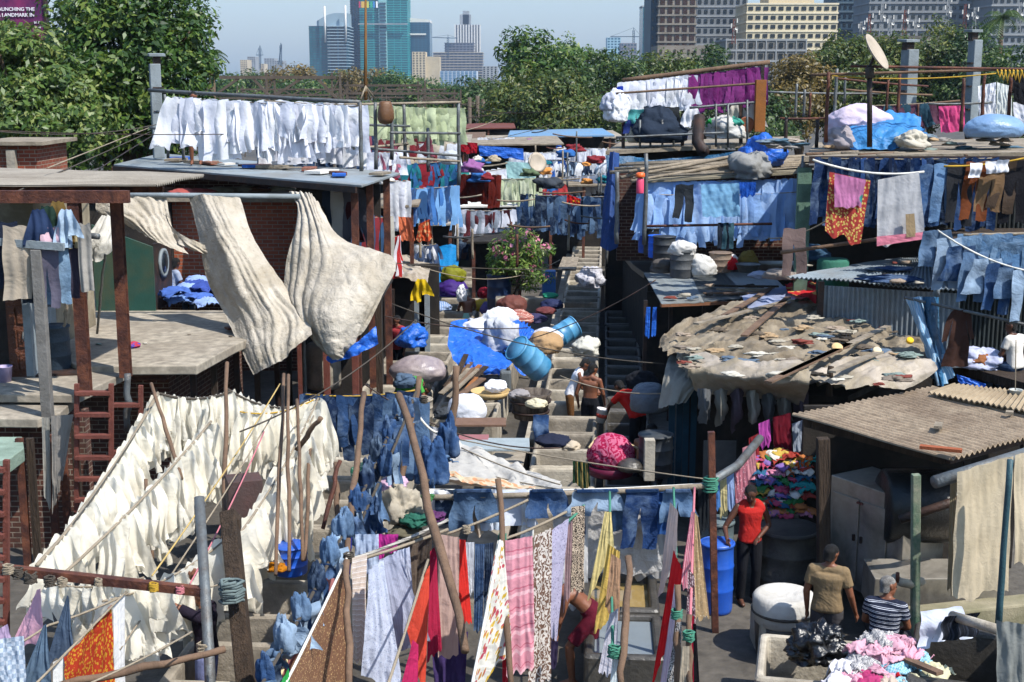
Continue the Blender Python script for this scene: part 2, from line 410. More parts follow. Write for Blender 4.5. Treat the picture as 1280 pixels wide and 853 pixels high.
def foldcloth(name, p, w, l, rot, m, label, cat, group=None, seed=1, h=.12, n=24, amp=.035, fr=1.0):
 """one garment thrown on a heap: an irregular sheet with ridged folds that follows a small mound"""
 rnd = random.Random(seed); off = Vector((rnd.uniform(0, 90), rnd.uniform(0, 90), 0)); A = []; p = Vector(p); R_ = Matrix.Rotation(rot, 3, 'Z')
 for i in range(n):
  r_ = []
  for j in range(n):
   u, v = j / (n - 1) * 2 - 1, i / (n - 1) * 2 - 1; rr = min(1.4, math.hypot(u, v)); a = math.atan2(v, u)
   k = (1 + .35 * noise.noise(Vector((math.cos(a) * 1.3, math.sin(a) * 1.3, seed)))) * (.86 if rr > 1 else 1)
   q = Vector((u * w / 2 * k, v * l / 2 * k, 0)); s = q * fr + off; wv = noise.noise(s * 3) * .12; q.x += wv; q.y += noise.noise(s * 3 + Vector((7, 0, 0))) * .12
   f = (1 - 2.3 * abs(noise.noise(Vector((s.x * 7 + wv * 14, s.y * 3.2, 0))))) + .5 * (1 - 2.3 * abs(noise.noise(Vector((s.x * 13, s.y * 11 + wv * 20, 3)))))
   q.z = h * (1 - rr * rr * .95) + amp * f; r_.append(p + R_ @ q)
  A.append(r_)
 mb = MB(); mb.grid(A, [((j / n) * w + off.x, (i / n) * l) for i in range(n) for j in range(n)]); return one(name, mb, m, label, cat, group, mods=solid(.008))
STAND = dict(pelvis=(0, 0, .93), chest=(0, .01, 1.28), neck=(0, .0, 1.45), head=(0, .03, 1.58),
             shL=(-.18, 0, 1.40), elL=(-.23, -.02, 1.12), wrL=(-.22, .06, .88), shR=(.18, 0, 1.40), elR=(.23, -.02, 1.12), wrR=(.22, .06, .88),
             hiL=(-.09, 0, .90), knL=(-.10, .03, .50), anL=(-.10, -.02, .08), hiR=(.09, 0, .90), knR=(.10, .03, .50), anR=(.10, -.02, .08))
SKIN = mat('brown_skin', '#6f4530', rough=.5, var=.08, bump=.1, bscale=40, spec=.4)
SKIND = mat('dark_brown_skin', '#4f3022', rough=.5, var=.08, bump=.1, bscale=40, spec=.4)
HAIR = mat('black_hair', '#0d0b0a', rough=.6, bump=.5, bscale=120)
HAIRG = mat('grey_hair', '#8d8a86', rough=.8, bump=.5, bscale=120, dirt='#2a2623', dirt_amt=.5, dscale=9)
EYE = mat('dark_eye', '#120c0a', rough=.3, bump=0)
def capsule(mb, p0, p1, r0, r1, seg=12, flat=1.0):
 p0, p1 = Vector(p0), Vector(p1); d = (p1 - p0); L = d.length
 if L < 1e-5: d = Vector((0, 0, 1)); L = 1e-5
 d = d / L; pts, rs = [], []
 for a in (90, 60, 30): pts.append(p0 - d * r0 * math.sin(math.radians(a))); rs.append(max(.002, r0 * math.cos(math.radians(a))))
 for i in range(5):
  t = i / 4; pts.append(p0.lerp(p1, t)); rs.append((r0 + (r1 - r0) * t) * (1 + .05 * math.sin(PI * t)))
 for a in (30, 60, 90): pts.append(p1 + d * r1 * math.sin(math.radians(a))); rs.append(max(.002, r1 * math.cos(math.radians(a))))
 mb.tube(pts, rs, seg, flat=flat)
def rings(mb, R, seg=20):
 """R: list of (center, half_width_vec, half_depth_vec)"""
 vs = []
 for c, a, b in R:
  for k in range(seg):
   t = 2 * PI * k / seg; cx, sx = math.cos(t), math.sin(t)
   ex = .8
   vs.append(c + a * (abs(cx) ** ex * (1 if cx > 0 else -1)) + b * (abs(sx) ** ex * (1 if sx > 0 else -1)))
 n = len(R)
 fs = [(i * seg + k, i * seg + (k + 1) % seg, (i + 1) * seg + (k + 1) % seg, (i + 1) * seg + k) for i in range(n - 1) for k in range(seg)]
 fs += [tuple(range(seg))[::-1], tuple((n - 1) * seg + k for k in range(seg))]
 mb.add(vs, fs, smooth=True)
def remesh(vox, smooth=2):
 def f(o):
  r = o.modifiers.new('remesh', 'REMESH'); r.mode = 'VOXEL'; r.voxel_size = vox; r.use_smooth_shade = True
  if smooth: s = o.modifiers.new('smooth', 'SMOOTH'); s.iterations = smooth; s.factor = .5
 return f
def torso(mb, J, g=0.0, lo=0.0, hi=1.0, w=1.0):
 pe, ch, ne = J['pelvis'], J['chest'], J['neck']; ax = (J['hiR'] - J['hiL']).normalized(); ax2 = (J['shR'] - J['shL']).normalized()
 prof = [(-.08, .150, .095), (0.0, .162, .108), (.25, .142, .098), (.45, .138, .092), (.68, .160, .108), (.85, .178, .110), (1.0, .165, .085), (1.12, .085, .065), (1.22, .055, .055)]
 def cen(t):
  if t <= .68: return pe.lerp(ch, (t) / .68) if t >= 0 else pe + (pe - ch).normalized() * (-t * .45)
  return ch.lerp(ne, (t - .68) / .5)
 R = []
 for t, a, b in prof:
  if t < lo or t > hi: continue
  e = .02; d = (cen(t + e) - cen(t - e)).normalized(); x = ax.lerp(ax2, max(0, min(1, t))); x = (x - d * x.dot(d)).normalized(); y = d.cross(x)
  R.append((cen(t), x * (a * w + g), y * (b * w + g)))
 rings(mb, R)
def hand(mb, w, e, palmn, s=1.0, fingers=True):
 """w wrist, e elbow -> direction; palmn: side axis for finger spread"""
 d = (w - e).normalized(); side = palmn - d * palmn.dot(d)
 side = side.normalized() if side.length > .01 else Vector((1, 0, 0)); nrm = d.cross(side)
 c = w + d * .045 * s
 capsule(mb, w + d * .01, w + d * .075 * s, .024, .030, 10, .6)
 for k, (o, L) in enumerate(((-.027, .062), (-.009, .074), (.009, .070), (.026, .055))):
  b0 = w + d * .080 * s + side * o; m1 = b0 + d * L * .5 + nrm * .008; m2 = m1 + (d * .8 + nrm * .7).normalized() * L * .45
  capsule(mb, b0 - d * .02, m1, .0095, .009, 7); capsule(mb, m1, m2, .009, .0075, 7)
 b0 = w + d * .03 * s - side * .024; m1 = b0 + (d * .7 - side * .8).normalized() * .035; m2 = m1 + (d * .95 - side * .1 + nrm * .3).normalized() * .03
 capsule(mb, b0, m1, .012, .0105, 7); capsule(mb, m1, m2, .0105, .0085, 7)
def person(loc, rot, label, pose=None, top=None, bottom=None, skin=None, hair=None, face=(0, 1, 0), build=1.0, scale=1.0, vox=.011, long_sleeve=False, sleeve=.55, group=None, shirt_low=-.02, shirt_kind='shirt', bottom_kind='trousers', balding=False, headbend=None, hairlen=0):
 J = {k: Vector(v) for k, v in STAND.items()}
 if pose: J.update({k: Vector(v) for k, v in pose.items()})
 Rz = Matrix.Rotation(rot, 3, 'Z'); loc = Vector(loc)
 for k in J: J[k] = loc + Rz @ (J[k] * scale)
 fdir = (Rz @ Vector(face)).normalized(); sd = (Rz @ Vector((1, 0, 0)))
 root = thing('person', label, 'person', loc, group); skin = skin or SKIN; s = scale
 mb = MB()
 torso(mb, J, 0, w=build * s)
 up = (J['head'] - J['neck']).normalized()
 for q in 'LR': capsule(mb, J['neck'] + (J['head'] - J['neck']) * .1, J['sh' + q].lerp(J['neck'], .25), .05 * s, .05 * s)
 capsule(mb, J['chest'].lerp(J['neck'], .7), J['neck'].lerp(J['head'], .55), .056 * s, .050 * s)
 fs = (fdir - up * fdir.dot(up) * .6).normalized(); side = fs.cross(up).normalized(); hu = side.cross(fs).normalized(); hc = J['head'] + hu * .015 * s
 def ell(c, a, b, cc, n=14):
  R = []
  for i in range(n):
   t = -PI / 2 + PI * (i + .5) / n; R.append((c + hu * cc * math.sin(t), side * a * math.cos(t), fs * b * math.cos(t)))
  rings(mb, R, 16)
 ell(hc + hu * .025 * s - fs * .008 * s, .078 * s, .098 * s, .094 * s)          # cranium
 ell(hc - hu * .045 * s + fs * .018 * s, .056 * s, .066 * s, .072 * s)          # face and jaw
 capsule(mb, hc + hu * .005 * s + fs * .080 * s, hc - hu * .030 * s + fs * .098 * s, .010 * s, .015 * s, 8)   # nose
 capsule(mb, hc - hu * .060 * s + fs * .076 * s - side * .02 * s, hc - hu * .060 * s + fs * .076 * s + side * .02 * s, .009 * s, .009 * s, 8)  # lips
 capsule(mb, hc - hu * .098 * s + fs * .055 * s, hc - hu * .09 * s + fs * .066 * s, .022 * s, .018 * s, 8)    # chin
 capsule(mb, hc + hu * .022 * s + fs * .078 * s - side * .035 * s, hc + hu * .022 * s + fs * .078 * s + side * .035 * s, .012 * s, .012 * s, 8)  # brow
 for q in (-1, 1): capsule(mb, hc + side * .074 * s * q - hu * .025 * s - fs * .005 * s, hc + side * .080 * s * q + hu * .018 * s - fs * .014 * s, .010 * s, .015 * s, 8, .7)
 for q in 'LR':
  sh, el, wr, hi, kn, an = (J[k + q] for k in ('sh', 'el', 'wr', 'hi', 'kn', 'an'))
  b_ = build * s
  capsule(mb, sh, el, .052 * b_, .038 * b_); capsule(mb, sh.lerp(J['chest'], .35), sh, .06 * b_, .052 * b_)
  capsule(mb, el, wr, .039 * b_, .025 * s)
  pn = (J['shR'] - J['shL']).normalized() * (1 if q == 'R' else -1); fw = Rz @ Vector((0, 1, 0))
  hand(mb, wr, el, fw * -1, s)
  capsule(mb, hi, kn, .085 * b_, .056 * b_); capsule(mb, kn, kn.lerp(an, .35), .054 * b_, .058 * b_); capsule(mb, kn.lerp(an, .35), an, .056 * b_, .036 * s)
  toe = an + (fw + Vector((0, 0, -.0))) * .14 * s + Vector((0, 0, -.045 * s)); heel = an - fw * .04 * s - Vector((0, 0, .04 * s))
  capsule(mb, an, heel, .036 * s, .034 * s); capsule(mb, heel, toe, .036 * s, .032 * s, 10, .9); capsule(mb, an, toe, .034 * s, .026 * s)
 body = part('body', mb, skin, root, mods=remesh(vox * s if vox < .012 else vox, 2))
 hm = MB(); R = []
 base = -.075 - hairlen
 for i in range(12):
  z = base + (.128 - base) * i / 11; t = max(0, 1 - ((z - .025) / .104) ** 2 if z > .025 else 1)
  k = math.sqrt(max(t, .01)); f = min(1, max(0, (z - base) / (.05 - base))); dep = .045 + .055 * f ** 1.5; back = -.014 - .045 * (1 - f)
  R.append((hc + hu * z * s + fs * back * s, side * (.062 + .021 * f) * s * k, fs * dep * s * k))
 rings(hm, R, 16)
 if balding: hm = MB(); R = R[:6]; rings(hm, R, 16)
 hr = part('hair', hm, hair or HAIR, root, mods=remesh(.009, 1))
 em = MB()
 for q in (-1, 1):
  e_ = MB(); c = hc - hu * .002 * s + side * .030 * s * q + fs * .084 * s
  capsule(e_, c - side * .009 * s, c + side * .009 * s, .0075 * s, .0075 * s, 8); part('eye', e_, EYE, root)
 if top:
  tm = MB(); g = .016 * s; lo = shirt_low
  torso(tm, J, g, lo=lo - .1, hi=1.0, w=build * s)
  for q in 'LR':
   if shirt_kind != 'vest': capsule(tm, J['neck'].lerp(J['chest'], .15), J['sh' + q].lerp(J['neck'], .25), .062 * s, .066 * s)
  if shirt_kind != 'vest':
   for q in 'LR':
    sh, el, wr = (J[k + q] for k in ('sh', 'el', 'wr')); e2 = sh.lerp(el, sleeve / .55 * .62 if not long_sleeve else 1)
    capsule(tm, sh.lerp(J['chest'], .3), sh, .072 * build * s, .068 * build * s)
    tm.tube([sh - (e2 - sh) * .1, sh.lerp(e2, .5), e2], [.066 * build * s, .066 * build * s, .064 * build * s], 12)
    if long_sleeve: tm.tube([el, wr], [.055 * s, .04 * s], 12)
  else:
   for q in 'LR':
    sh = J['sh' + q]; n_ = J['neck']; capsule(tm, sh.lerp(n_, .55), sh.lerp(J['chest'], .3), .072 * s, .085 * s)
  part(shirt_kind, tm, top, root, mods=remesh(.012, 2))
 if bottom:
  bm_ = MB(); g = .014 * s; torso(bm_, J, g, lo=-.2, hi=.3, w=build * s)
  for q in 'LR':
   hi, kn, an = (J[k + q] for k in ('hi', 'kn', 'an'))
   if bottom_kind == 'shorts':
    e2 = hi.lerp(kn, .85); capsule(bm_, hi, hi.lerp(kn, .3), .098 * build * s, .095 * build * s); bm_.tube([hi, e2], [.10 * build * s, .092 * build * s], 12)
   else:
    capsule(bm_, hi, kn, .10 * build * s, .074 * build * s); bm_.tube([kn, kn.lerp(an, .4), an], [.072 * build * s, .072 * build * s, .062 * s], 12)
  part(bottom_kind, bm_, bottom, root, mods=remesh(.012, 2))
 return root
CONC = mat('worn_concrete', '#968d7f', rough=.9, dirt='#4d463c', dirt_amt=.42, dscale=1.3, var=.2, bump=.35, bscale=18)
CONCL = mat('pale_concrete', '#ada596', rough=.9, dirt='#5f574c', dirt_amt=.45, dscale=1.1, var=.2, bump=.3, bscale=18)
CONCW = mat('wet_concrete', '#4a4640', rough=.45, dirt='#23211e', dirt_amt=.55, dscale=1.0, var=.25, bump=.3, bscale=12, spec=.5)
SLAB = mat('terrace_concrete', '#a09788', rough=.9, dirt='#6f665a', dirt_amt=.5, dscale=.9, var=.35, bump=.2, bscale=14)  # pale concrete base colour with random stain patches
GREYP = mat('grey_painted_concrete', '#7c858a', rough=.8, dirt='#5a5f60', dirt_amt=.35, dscale=2, var=.1)
RUST = mat('rusty_steel', '#452720', rough=.7, dirt='#7a4a33', dirt_amt=.35, dscale=4, var=.3, bump=.3)
RUSTR = mat('red_oxide_steel', '#6b3c32', rough=.75, dirt='#4b241d', dirt_amt=.4, dscale=4, var=.2)
STEEL = mat('grey_steel_pipe', '#666b6d', rough=.55, dirt='#4a4038', dirt_amt=.4, dscale=5, metal=.4)
DARKS = mat('dark_steel', '#2b2422', rough=.6, dirt='#503528', dirt_amt=.3, dscale=4, metal=.2)
WOODP = mat('weathered_bamboo', '#6b5544', rough=.9, dirt='#3b2e25', dirt_amt=.4, dscale=3, stretch=(1, 1, .25), bump=.4, bscale=20)
WOODG = mat('grey_weathered_plank', '#8b8070', rough=.95, dirt='#4f463b', dirt_amt=.45, dscale=2.5, bump=.4, bscale=20)
WOODD = mat('dark_old_timber', '#42352a', rough=.95, dirt='#1e1813', dirt_amt=.5, dscale=3, stretch=(3, 3, .4), bump=.9, bscale=12, bdist=.05)
CORR = mat('corrugated_cement_sheet', '#8c8478', rough=.95, dirt='#6a5f50', dirt_amt=.5, dscale=.9, var=.2, bump=.2)
CORRB = mat('corrugated_blue_grey_metal', '#7b8790', rough=.55, dirt='#6a625a', dirt_amt=.3, dscale=1.2, metal=.25, var=.15, bump=.1)
CORRW = mat('corrugated_brown_sheet', '#a08e78', rough=.95, dirt='#6a5848', dirt_amt=.4, dscale=1.1, var=.25, bump=.25)
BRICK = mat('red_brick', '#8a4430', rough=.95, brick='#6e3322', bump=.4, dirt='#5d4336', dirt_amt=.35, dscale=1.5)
BRICKD = mat('dark_brick', '#5a3529', rough=.95, brick='#472820', bump=.4, dirt='#2e2420', dirt_amt=.5)  # darker brown version of the red brick colours
PLAST = mat('stained_plaster', '#8f8571', rough=.95, dirt='#4d4436', dirt_amt=.5, dscale=1.6)
DARKIN = mat('painted_shade_board', '#201d1b', rough=.95, dirt='#3a332c', dirt_amt=.35, dscale=2)  # near-black colour paints interior shade onto the back boards
TARPW = cloth('#b5ada0', name='dirty_white_canvas', dirt='#857a66', dirt_amt=.5, dscale=1.1, bump=.6, bscale=16, trans=.08, var=.15)
TARPB = mat('blue_plastic_tarpaulin', '#205fc0', rough=.45, bump=.6, bscale=7, cloth=True, trans=.1, spec=.45, var=.15, bdist=.04)
TARPD = mat('teal_plastic_tarpaulin', '#1f5c86', rough=.5, bump=.6, bscale=7, cloth=True, trans=.1, spec=.4, var=.25, bdist=.04, dirt='#2f4350', dirt_amt=.4)
TARPN = mat('navy_netting_tarpaulin', '#2a4a86', rough=.7, bump=.4, bscale=10, cloth=True, trans=.3, var=.2)
PLB = mat('blue_plastic_drum', '#1a4fb0', rough=.4, spec=.5, var=.12, dirt='#3e5f96', dirt_amt=.3, bump=.05)
PLS = mat('sky_blue_plastic_drum', '#2b7098', rough=.45, spec=.5, var=.12, dirt='#6da3c4', dirt_amt=.3, bump=.05)
PLK = mat('black_plastic_drum', '#20242a', rough=.55, spec=.4, var=.2, dirt='#4a4d4d', dirt_amt=.3, bump=.05)
PLN = mat('navy_plastic_drum', '#142748', rough=.45, spec=.4, bump=.05)
WATER = mat('grey_wash_water', '#6d757a', rough=.08, spec=.6, bump=.06, bscale=3, var=.05)
WATERD = mat('dark_wash_water', '#1c2428', rough=.07, spec=.6, bump=.08, bscale=3)
WATERY = mat('ochre_wash_water', '#857045', rough=.1, spec=.5, bump=.05, bscale=3)
WHITEP = mat('white_paint', '#cfcdc8', rough=.7, dirt='#9d978c', dirt_amt=.3)
g = MB(); n = 24
g.grid([[(-4500 + 9000 * i / n, -60 + 6200 * j / n, 0) for j in range(n + 1)] for i in range(n + 1)])
for i in range(len(g.f)): g.sm[i] = False
GROUND = mat('trodden_wet_ground', '#57524b', rough=.75, dirt='#2b2823', dirt_amt=.5, dscale=.6, var=.25, bump=.5, bscale=5, bdist=.03)
one('ground', g, GROUND, kind='structure')
hz = MB(); hz.span(-4700, 4700, -90, 6400, -1.0, 330)
hm = bpy.data.materials.new('air_haze'); hm.use_nodes = True
for nd in list(hm.node_tree.nodes):
 if nd.type == 'BSDF_PRINCIPLED': hm.node_tree.nodes.remove(nd)
pv = hm.node_tree.nodes.new('ShaderNodeVolumePrincipled'); pv.inputs['Density'].default_value = HAZE; pv.inputs['Color'].default_value = lin('#b4cdee')
hm.node_tree.links.new(pv.outputs[0], hm.node_tree.nodes['Material Output'].inputs['Volume'])
if HAZE > 0: one('haze', hz, hm, 'pale blue daylight haze over the city', kind='stuff')
w = bpy.data.worlds.new('World'); scene.world = w; w.use_nodes = True; nt = w.node_tree
sky = nt.nodes.new('ShaderNodeTexSky'); sky.sky_type = 'NISHITA'; sky.sun_disc = False
SUNEL, SUNAZ = math.radians(54), math.radians(128)   # azimuth clockwise from +Y (camera looks along +Y): sun behind the right shoulder
sky.sun_elevation = SUNEL; sky.sun_rotation = SUNAZ; sky.dust_density = 1.6; sky.air_density = 1.6; sky.ozone_density = 3.0; sky.altitude = 0
bg = nt.nodes['Background']; tn = nt.nodes.new('ShaderNodeMix'); tn.data_type = 'RGBA'; tn.blend_type = 'MULTIPLY'; tn.inputs[0].default_value = 1; tn.inputs[7].default_value = (.80, .93, 1.10, 1); nt.links.new(sky.outputs[0], tn.inputs[6]); nt.links.new(tn.outputs[2], bg.inputs[0]); bg.inputs[1].default_value = SKYS
sd = Vector((math.sin(SUNAZ) * math.cos(SUNEL), math.cos(SUNAZ) * math.cos(SUNEL), math.sin(SUNEL)))
sl = bpy.data.lights.new('sun', 'SUN'); sl.energy = SUNS; sl.angle = math.radians(.53); sl.color = (1, .955, .88)
so = bpy.data.objects.new('sun', sl); COL.objects.link(so); so.rotation_euler = (-sd).to_track_quat('-Z', 'Y').to_euler(); so.location = (0, 0, 60)
cd = bpy.data.cameras.new('camera'); cam = bpy.data.objects.new('camera', cd); COL.objects.link(cam); scene.camera = cam
cam.location = (0, 0, H); cam.rotation_euler = (PI / 2 - PITCH, 0, 0); cd.sensor_width = 36; cd.lens = F / 1280 * 36; cd.clip_end = 12000; cd.clip_start = .3
scene.view_settings.view_transform = 'Standard'; scene.view_settings.look = 'None'; scene.view_settings.exposure = EXPO; scene.view_settings.gamma = 1
scene.render.engine = 'CYCLES'; cy = scene.cycles; cy.use_denoising = True; cy.use_adaptive_sampling = True; cy.adaptive_threshold = .02
cy.max_bounces = 5; cy.diffuse_bounces = 3; cy.glossy_bounces = 2; cy.transmission_bounces = 3; cy.volume_bounces = 0; cy.transparent_max_bounces = 6; cy.caustics_reflective = False; cy.caustics_refractive = False
def facade_block(name, label, px0, px1, pytop, Y, dep, wall, win, floors, bays, wf=(.6, .5), z0=0, group=None, top=None, band=None, bandm=None, side=0, rz=0, winside=0, frame=None):
 """rectangular block whose camera-facing front spans px0..px1; windows are slightly inset panes with their own sills"""
 a = P(px0, pytop, Y); b = P(px1, pytop, Y); x0, x1, zt = a.x, b.x, a.z; wd = x1 - x0; hh = zt - z0
 root = thing(name, label, 'building', ((x0 + x1) / 2, Y + dep / 2, z0), group)
 mb = MB(); mb.span(x0, x1, Y, Y + dep, z0, zt); part('wall', mb, wall, root)
 fh = hh / floors; bw = wd / bays; vis0 = 0
 if band:
  for k in range(1, floors + 1):
   z = z0 + k * fh
   if z < zvis(Y): continue
   m = MB(); m.span(x0 - band, x1 + band, Y - band, Y + dep + band, z - fh * .09, z + fh * .09)
   part('floor_band', m, bandm or wall, root)
 me = {}
 cnt = 0; rest = MB()
 cells = []
 for k in range(floors):
  z = z0 + (k + .5) * fh
  if z < zvis(Y): continue
  for j in range(bays): cells.append((k, j, 'f'))
  if winside:
   for j in range(winside): cells.append((k, j, 's'))
 cells.sort(key=lambda c: -c[0]); rnd = random.Random(bays * 7 + floors)
 for k, j, sd_ in cells:
  z = z0 + (k + .5) * fh; ww, wh = bw * wf[0], fh * wf[1]
  if sd_ == 'f': c = (x0 + (j + .5) * bw, Y - .02, z); dm = (ww, .3, wh)
  else:
   sw = dep / winside; xx = x0 if (x0 + x1) > 0 else x1; c = (xx, Y + (j + .5) * sw, z); dm = (.3, sw * wf[0], wh)
  if cnt < 96:
   mm = MB(); mm.box(c, dm); key = (dm,)
   if key in me: o = bpy.data.objects.new('window', me[key]); COL.objects.link(o); o.parent = root; o.location = Vector((c[0], c[1], c[2] - dm[2] / 2)) - root.location
   else: o = part('window', mm, win, root); me[key] = o.data
   cnt += 1
  else: rest.box(c, dm)
 if rest.v: part('window', rest, win, root, kind='stuff')
 if frame:
  for j in range(bays + 1):
   m = MB(); m.span(x0 + j * bw - frame, x0 + j * bw + frame, Y - frame * 1.5, Y, max(z0, zvis(Y)), zt); part('mullion', m, bandm or wall, root)
 if top:
  for (u0, u1, h_, mt) in top:
   m = MB(); m.span(x0 + wd * u0, x0 + wd * u1, Y + dep * .1, Y + dep * .8, zt, zt + h_); part('roof_block', m, mt, root)
 return root
def zvis(Y): return max(0, P(640, 112, Y).z - 2)
GL1 = mat('teal_glass', '#1e6f7c', rough=.25, spec=.6, var=.3, vscale=.02, bump=0, rand=.25)
GL2 = mat('blue_glass', '#1b5670', rough=.2, spec=.6, var=.3, vscale=.03, bump=0)
GLD = mat('dark_window_glass', '#1a2026', rough=.25, spec=.5, bump=0)
TEALW = mat('teal_cladding', '#379a9c', rough=.4, bump=0, var=.2, vscale=.04)
CREAM = mat('cream_render', '#b9aa8e', rough=.9, bump=0, dirt='#8d8270', dirt_amt=.35, dscale=.08)
GREYB = mat('grey_concrete_tower', '#74797d', rough=.9, bump=0, dirt='#54524f', dirt_amt=.4, dscale=.05)
GREYL = mat('light_grey_render', '#8f9294', rough=.9, bump=0, dirt='#6b6c6c', dirt_amt=.4, dscale=.1)
DGREY = mat('slate_cladding', '#2f4656', rough=.6, bump=0, var=.2, vscale=.1)
BROWNI = mat('brown_infill', '#3d2a22', rough=.9, bump=0, var=.4, vscale=.2)
facade_block('glass_office_tower', 'tall teal glass office tower with dark blue left side', 448, 508, -70, 1300, 40, TEALW, GL1, 60, 7, (.86, .62), band=.5, bandm=mat('teal_spandrel', '#3aa0a0', rough=.4, bump=0), rz=0)
b = facade_block('office_tower_side', 'narrow left side face of the teal tower in darker blue glass', 436, 448, -70, 1310, 36, GL2, GLD, 60, 3, (.7, .5), band=.5, bandm=DGREY)  # left side face of the tower, given a darker glass colour
m = MB(); m.span(P(473, 0, 1298).x, P(483, 0, 1298).x, 1296.5, 1299, zvis(1296), P(478, -70, 1296).z)
shaft = thing('lift_shaft_panel', 'pale louvred strip up the middle of the teal tower', 'facade panel', (P(478, 0, 1297).x, 1297, zvis(1296))); part('strip', m, mat('pale_strip', '#7fa9ab', bump=0), shaft)
for k in range(22):
 m = MB(); z = P(478, 4 + k * 4.3, 1296).z; m.span(P(474, 0, 1296).x, P(482, 0, 1296).x, 1295.6, 1296.4, z - .9, z + .4); part('louvre', m, DGREY, shaft)
lg = thing('coloured_sign', 'row of red, yellow, green, blue and white panels high on the teal tower', 'sign', (P(458, 6, 1295).x, 1295, P(458, 10, 1295).z))
for px, wpx, colr in ((449.5, 2, '#b02a4a'), (453.5, 4, '#c9a03c'), (459, 4, '#b7b84a'), (464, 2.4, '#2d9a7a'), (467.4, 2, '#3d7fc0'), (471, 2, '#e8e8ee')):
 m = MB(); m.span(P(px - wpx / 2, 0, 1295).x, P(px + wpx / 2, 0, 1295).x, 1294.4, 1295, P(px, 10, 1295).z, P(px, 2, 1295).z); part('panel', m, mat('sign_' + colr[1:], colr, bump=0), lg)
m = MB(); m.span(P(447, 0, 1294).x, P(509, 0, 1294).x, 1294, 1296, P(478, 31, 1294).z, P(478, 29.5, 1294).z); part('ledge', m, GREYL, lg)
facade_block('glass_office_block', 'blue glass office block with curved crown beside the teal tower', 386, 411, 33, 1250, 40, GL2, GL1, 26, 6, (.8, .66), band=.4, bandm=DGREY)
r = facade_block('balcony_office_block', 'glass block with white balcony bands between two white masts', 411, 433, 33, 1246, 40, GL2, GLD, 20, 2, (.8, .5), band=1.6, bandm=mat('balcony_white', '#9fb2bd', bump=0))
cr = MB(); N_ = 14; xa = P(395, 0, 1249).x; xb = P(434, 0, 1249).x; zb = P(640, 33, 1249).z
pts = [(xa, zb)] + [(xa + (xb - xa) * i / N_, zb + (P(640, 16.5, 1249).z - zb) * math.sin(min(1, i / N_ * 1.15 + .25) * PI / 2)) for i in range(N_ + 1)] + [(xb, zb)]
vs = [(x, 1250 + 0, z) for x, z in pts] + [(x, 1278, z) for x, z in pts]; n_ = len(pts)
cr.add(vs, [tuple(range(n_)), tuple(range(2 * n_ - 1, n_ - 1, -1))] + [(i, n_ + i, n_ + (i + 1) % n_, (i + 1) % n_) for i in range(n_)])
part('crown', cr, mat('crown_cladding', '#8295a0', bump=0, rough=.5), r)
for px, py in ((405.5, 8), (431.5, 7)):
 m = MB(); a = P(px, py, 1244); m.tube([(a.x, 1244, 40), (a.x, 1244, a.z)], .9, 6); part('mast', m, WHITEP, r)
r = facade_block('dark_glass_tower', 'dark blue glass tower with slanted white crown right of the teal tower', 508, 537, 28, 1330, 40, GL2, mat('ink_glass', '#123f58', rough=.2, spec=.6, bump=0), 30, 6, (.8, .7))
cr = MB(); x0, x1 = P(508, 0, 1330).x, P(537, 0, 1330).x; z0 = P(0, 28, 1330).z; z1 = P(0, 22, 1330).z; z2 = P(0, 25, 1330).z
cr.add([(x0, 1330, z0), (x1, 1330, z0), (x1, 1330, z2), (x0, 1330, z1), (x0, 1365, z0), (x1, 1365, z0), (x1, 1365, z2), (x0, 1365, z1)], [(0, 1, 2, 3), (7, 6, 5, 4), (0, 4, 5, 1), (1, 5, 6, 2), (2, 6, 7, 3), (3, 7, 4, 0)])
part('crown', cr, WHITEP, r)
m = MB(); m.span(x0, P(532, 0, 1329).x, 1328.5, 1330, P(0, 44, 1329).z, P(0, 42, 1329).z); part('ledge', m, WHITEP, r)
facade_block('cream_tower', 'small cream apartment tower in front of the dark glass one', 515, 532, 65, 1000, 18, CREAM, mat('beige_pane', '#5e5a52', bump=0), 15, 4, (.45, .5))
facade_block('cream_stair_block', 'blank cream stair block right of the cream tower', 532, 549.5, 71, 1002, 18, CREAM, CREAM, 8, 2, (.1, .1))
HB = mat('bare_concrete_frame', '#77757a', bump=0, rough=.9, dirt='#55545a', dirt_amt=.4, dscale=.04)
facade_block('tower_podium_frame', 'broad unfinished concrete tower base in the haze', 541.5, 603, 66, 1900, 50, HB, mat('frame_void', '#4a4c54', bump=0), 12, 12, (.7, .5), band=1.2, bandm=CREAM)
facade_block('tower_upper_frame', 'stepped unfinished tower floors above the broad base', 556, 592, 54, 1905, 40, HB, mat('frame_void', '#4a4c54', bump=0), 16, 8, (.6, .5), band=1.0, bandm=HB)
facade_block('ribbed_tower', 'pale ribbed high rise topping the unfinished hazy tower', 569, 600, 31, 1960, 40, GREYL, mat('frame_void', '#4a4c54', bump=0), 40, 9, (.45, .6), frame=.9, bandm=WHITEP, top=[(.18, .62, 14, GREYL), (.3, .55, 19, GREYL)])
facade_block('low_white_office', 'low white framed office block below the hazy tower', 550, 596, 89, 900, 30, mat('white_frame', '#aeb9c4', bump=0), mat('sky_pane', '#5f7f9c', rough=.2, bump=0), 12, 9, (.75, .6))
facade_block('low_pale_office', 'plain pale block at the right foot of the hazy tower', 603, 622, 83, 950, 30, GREYL, GLD, 12, 4, (.4, .4))
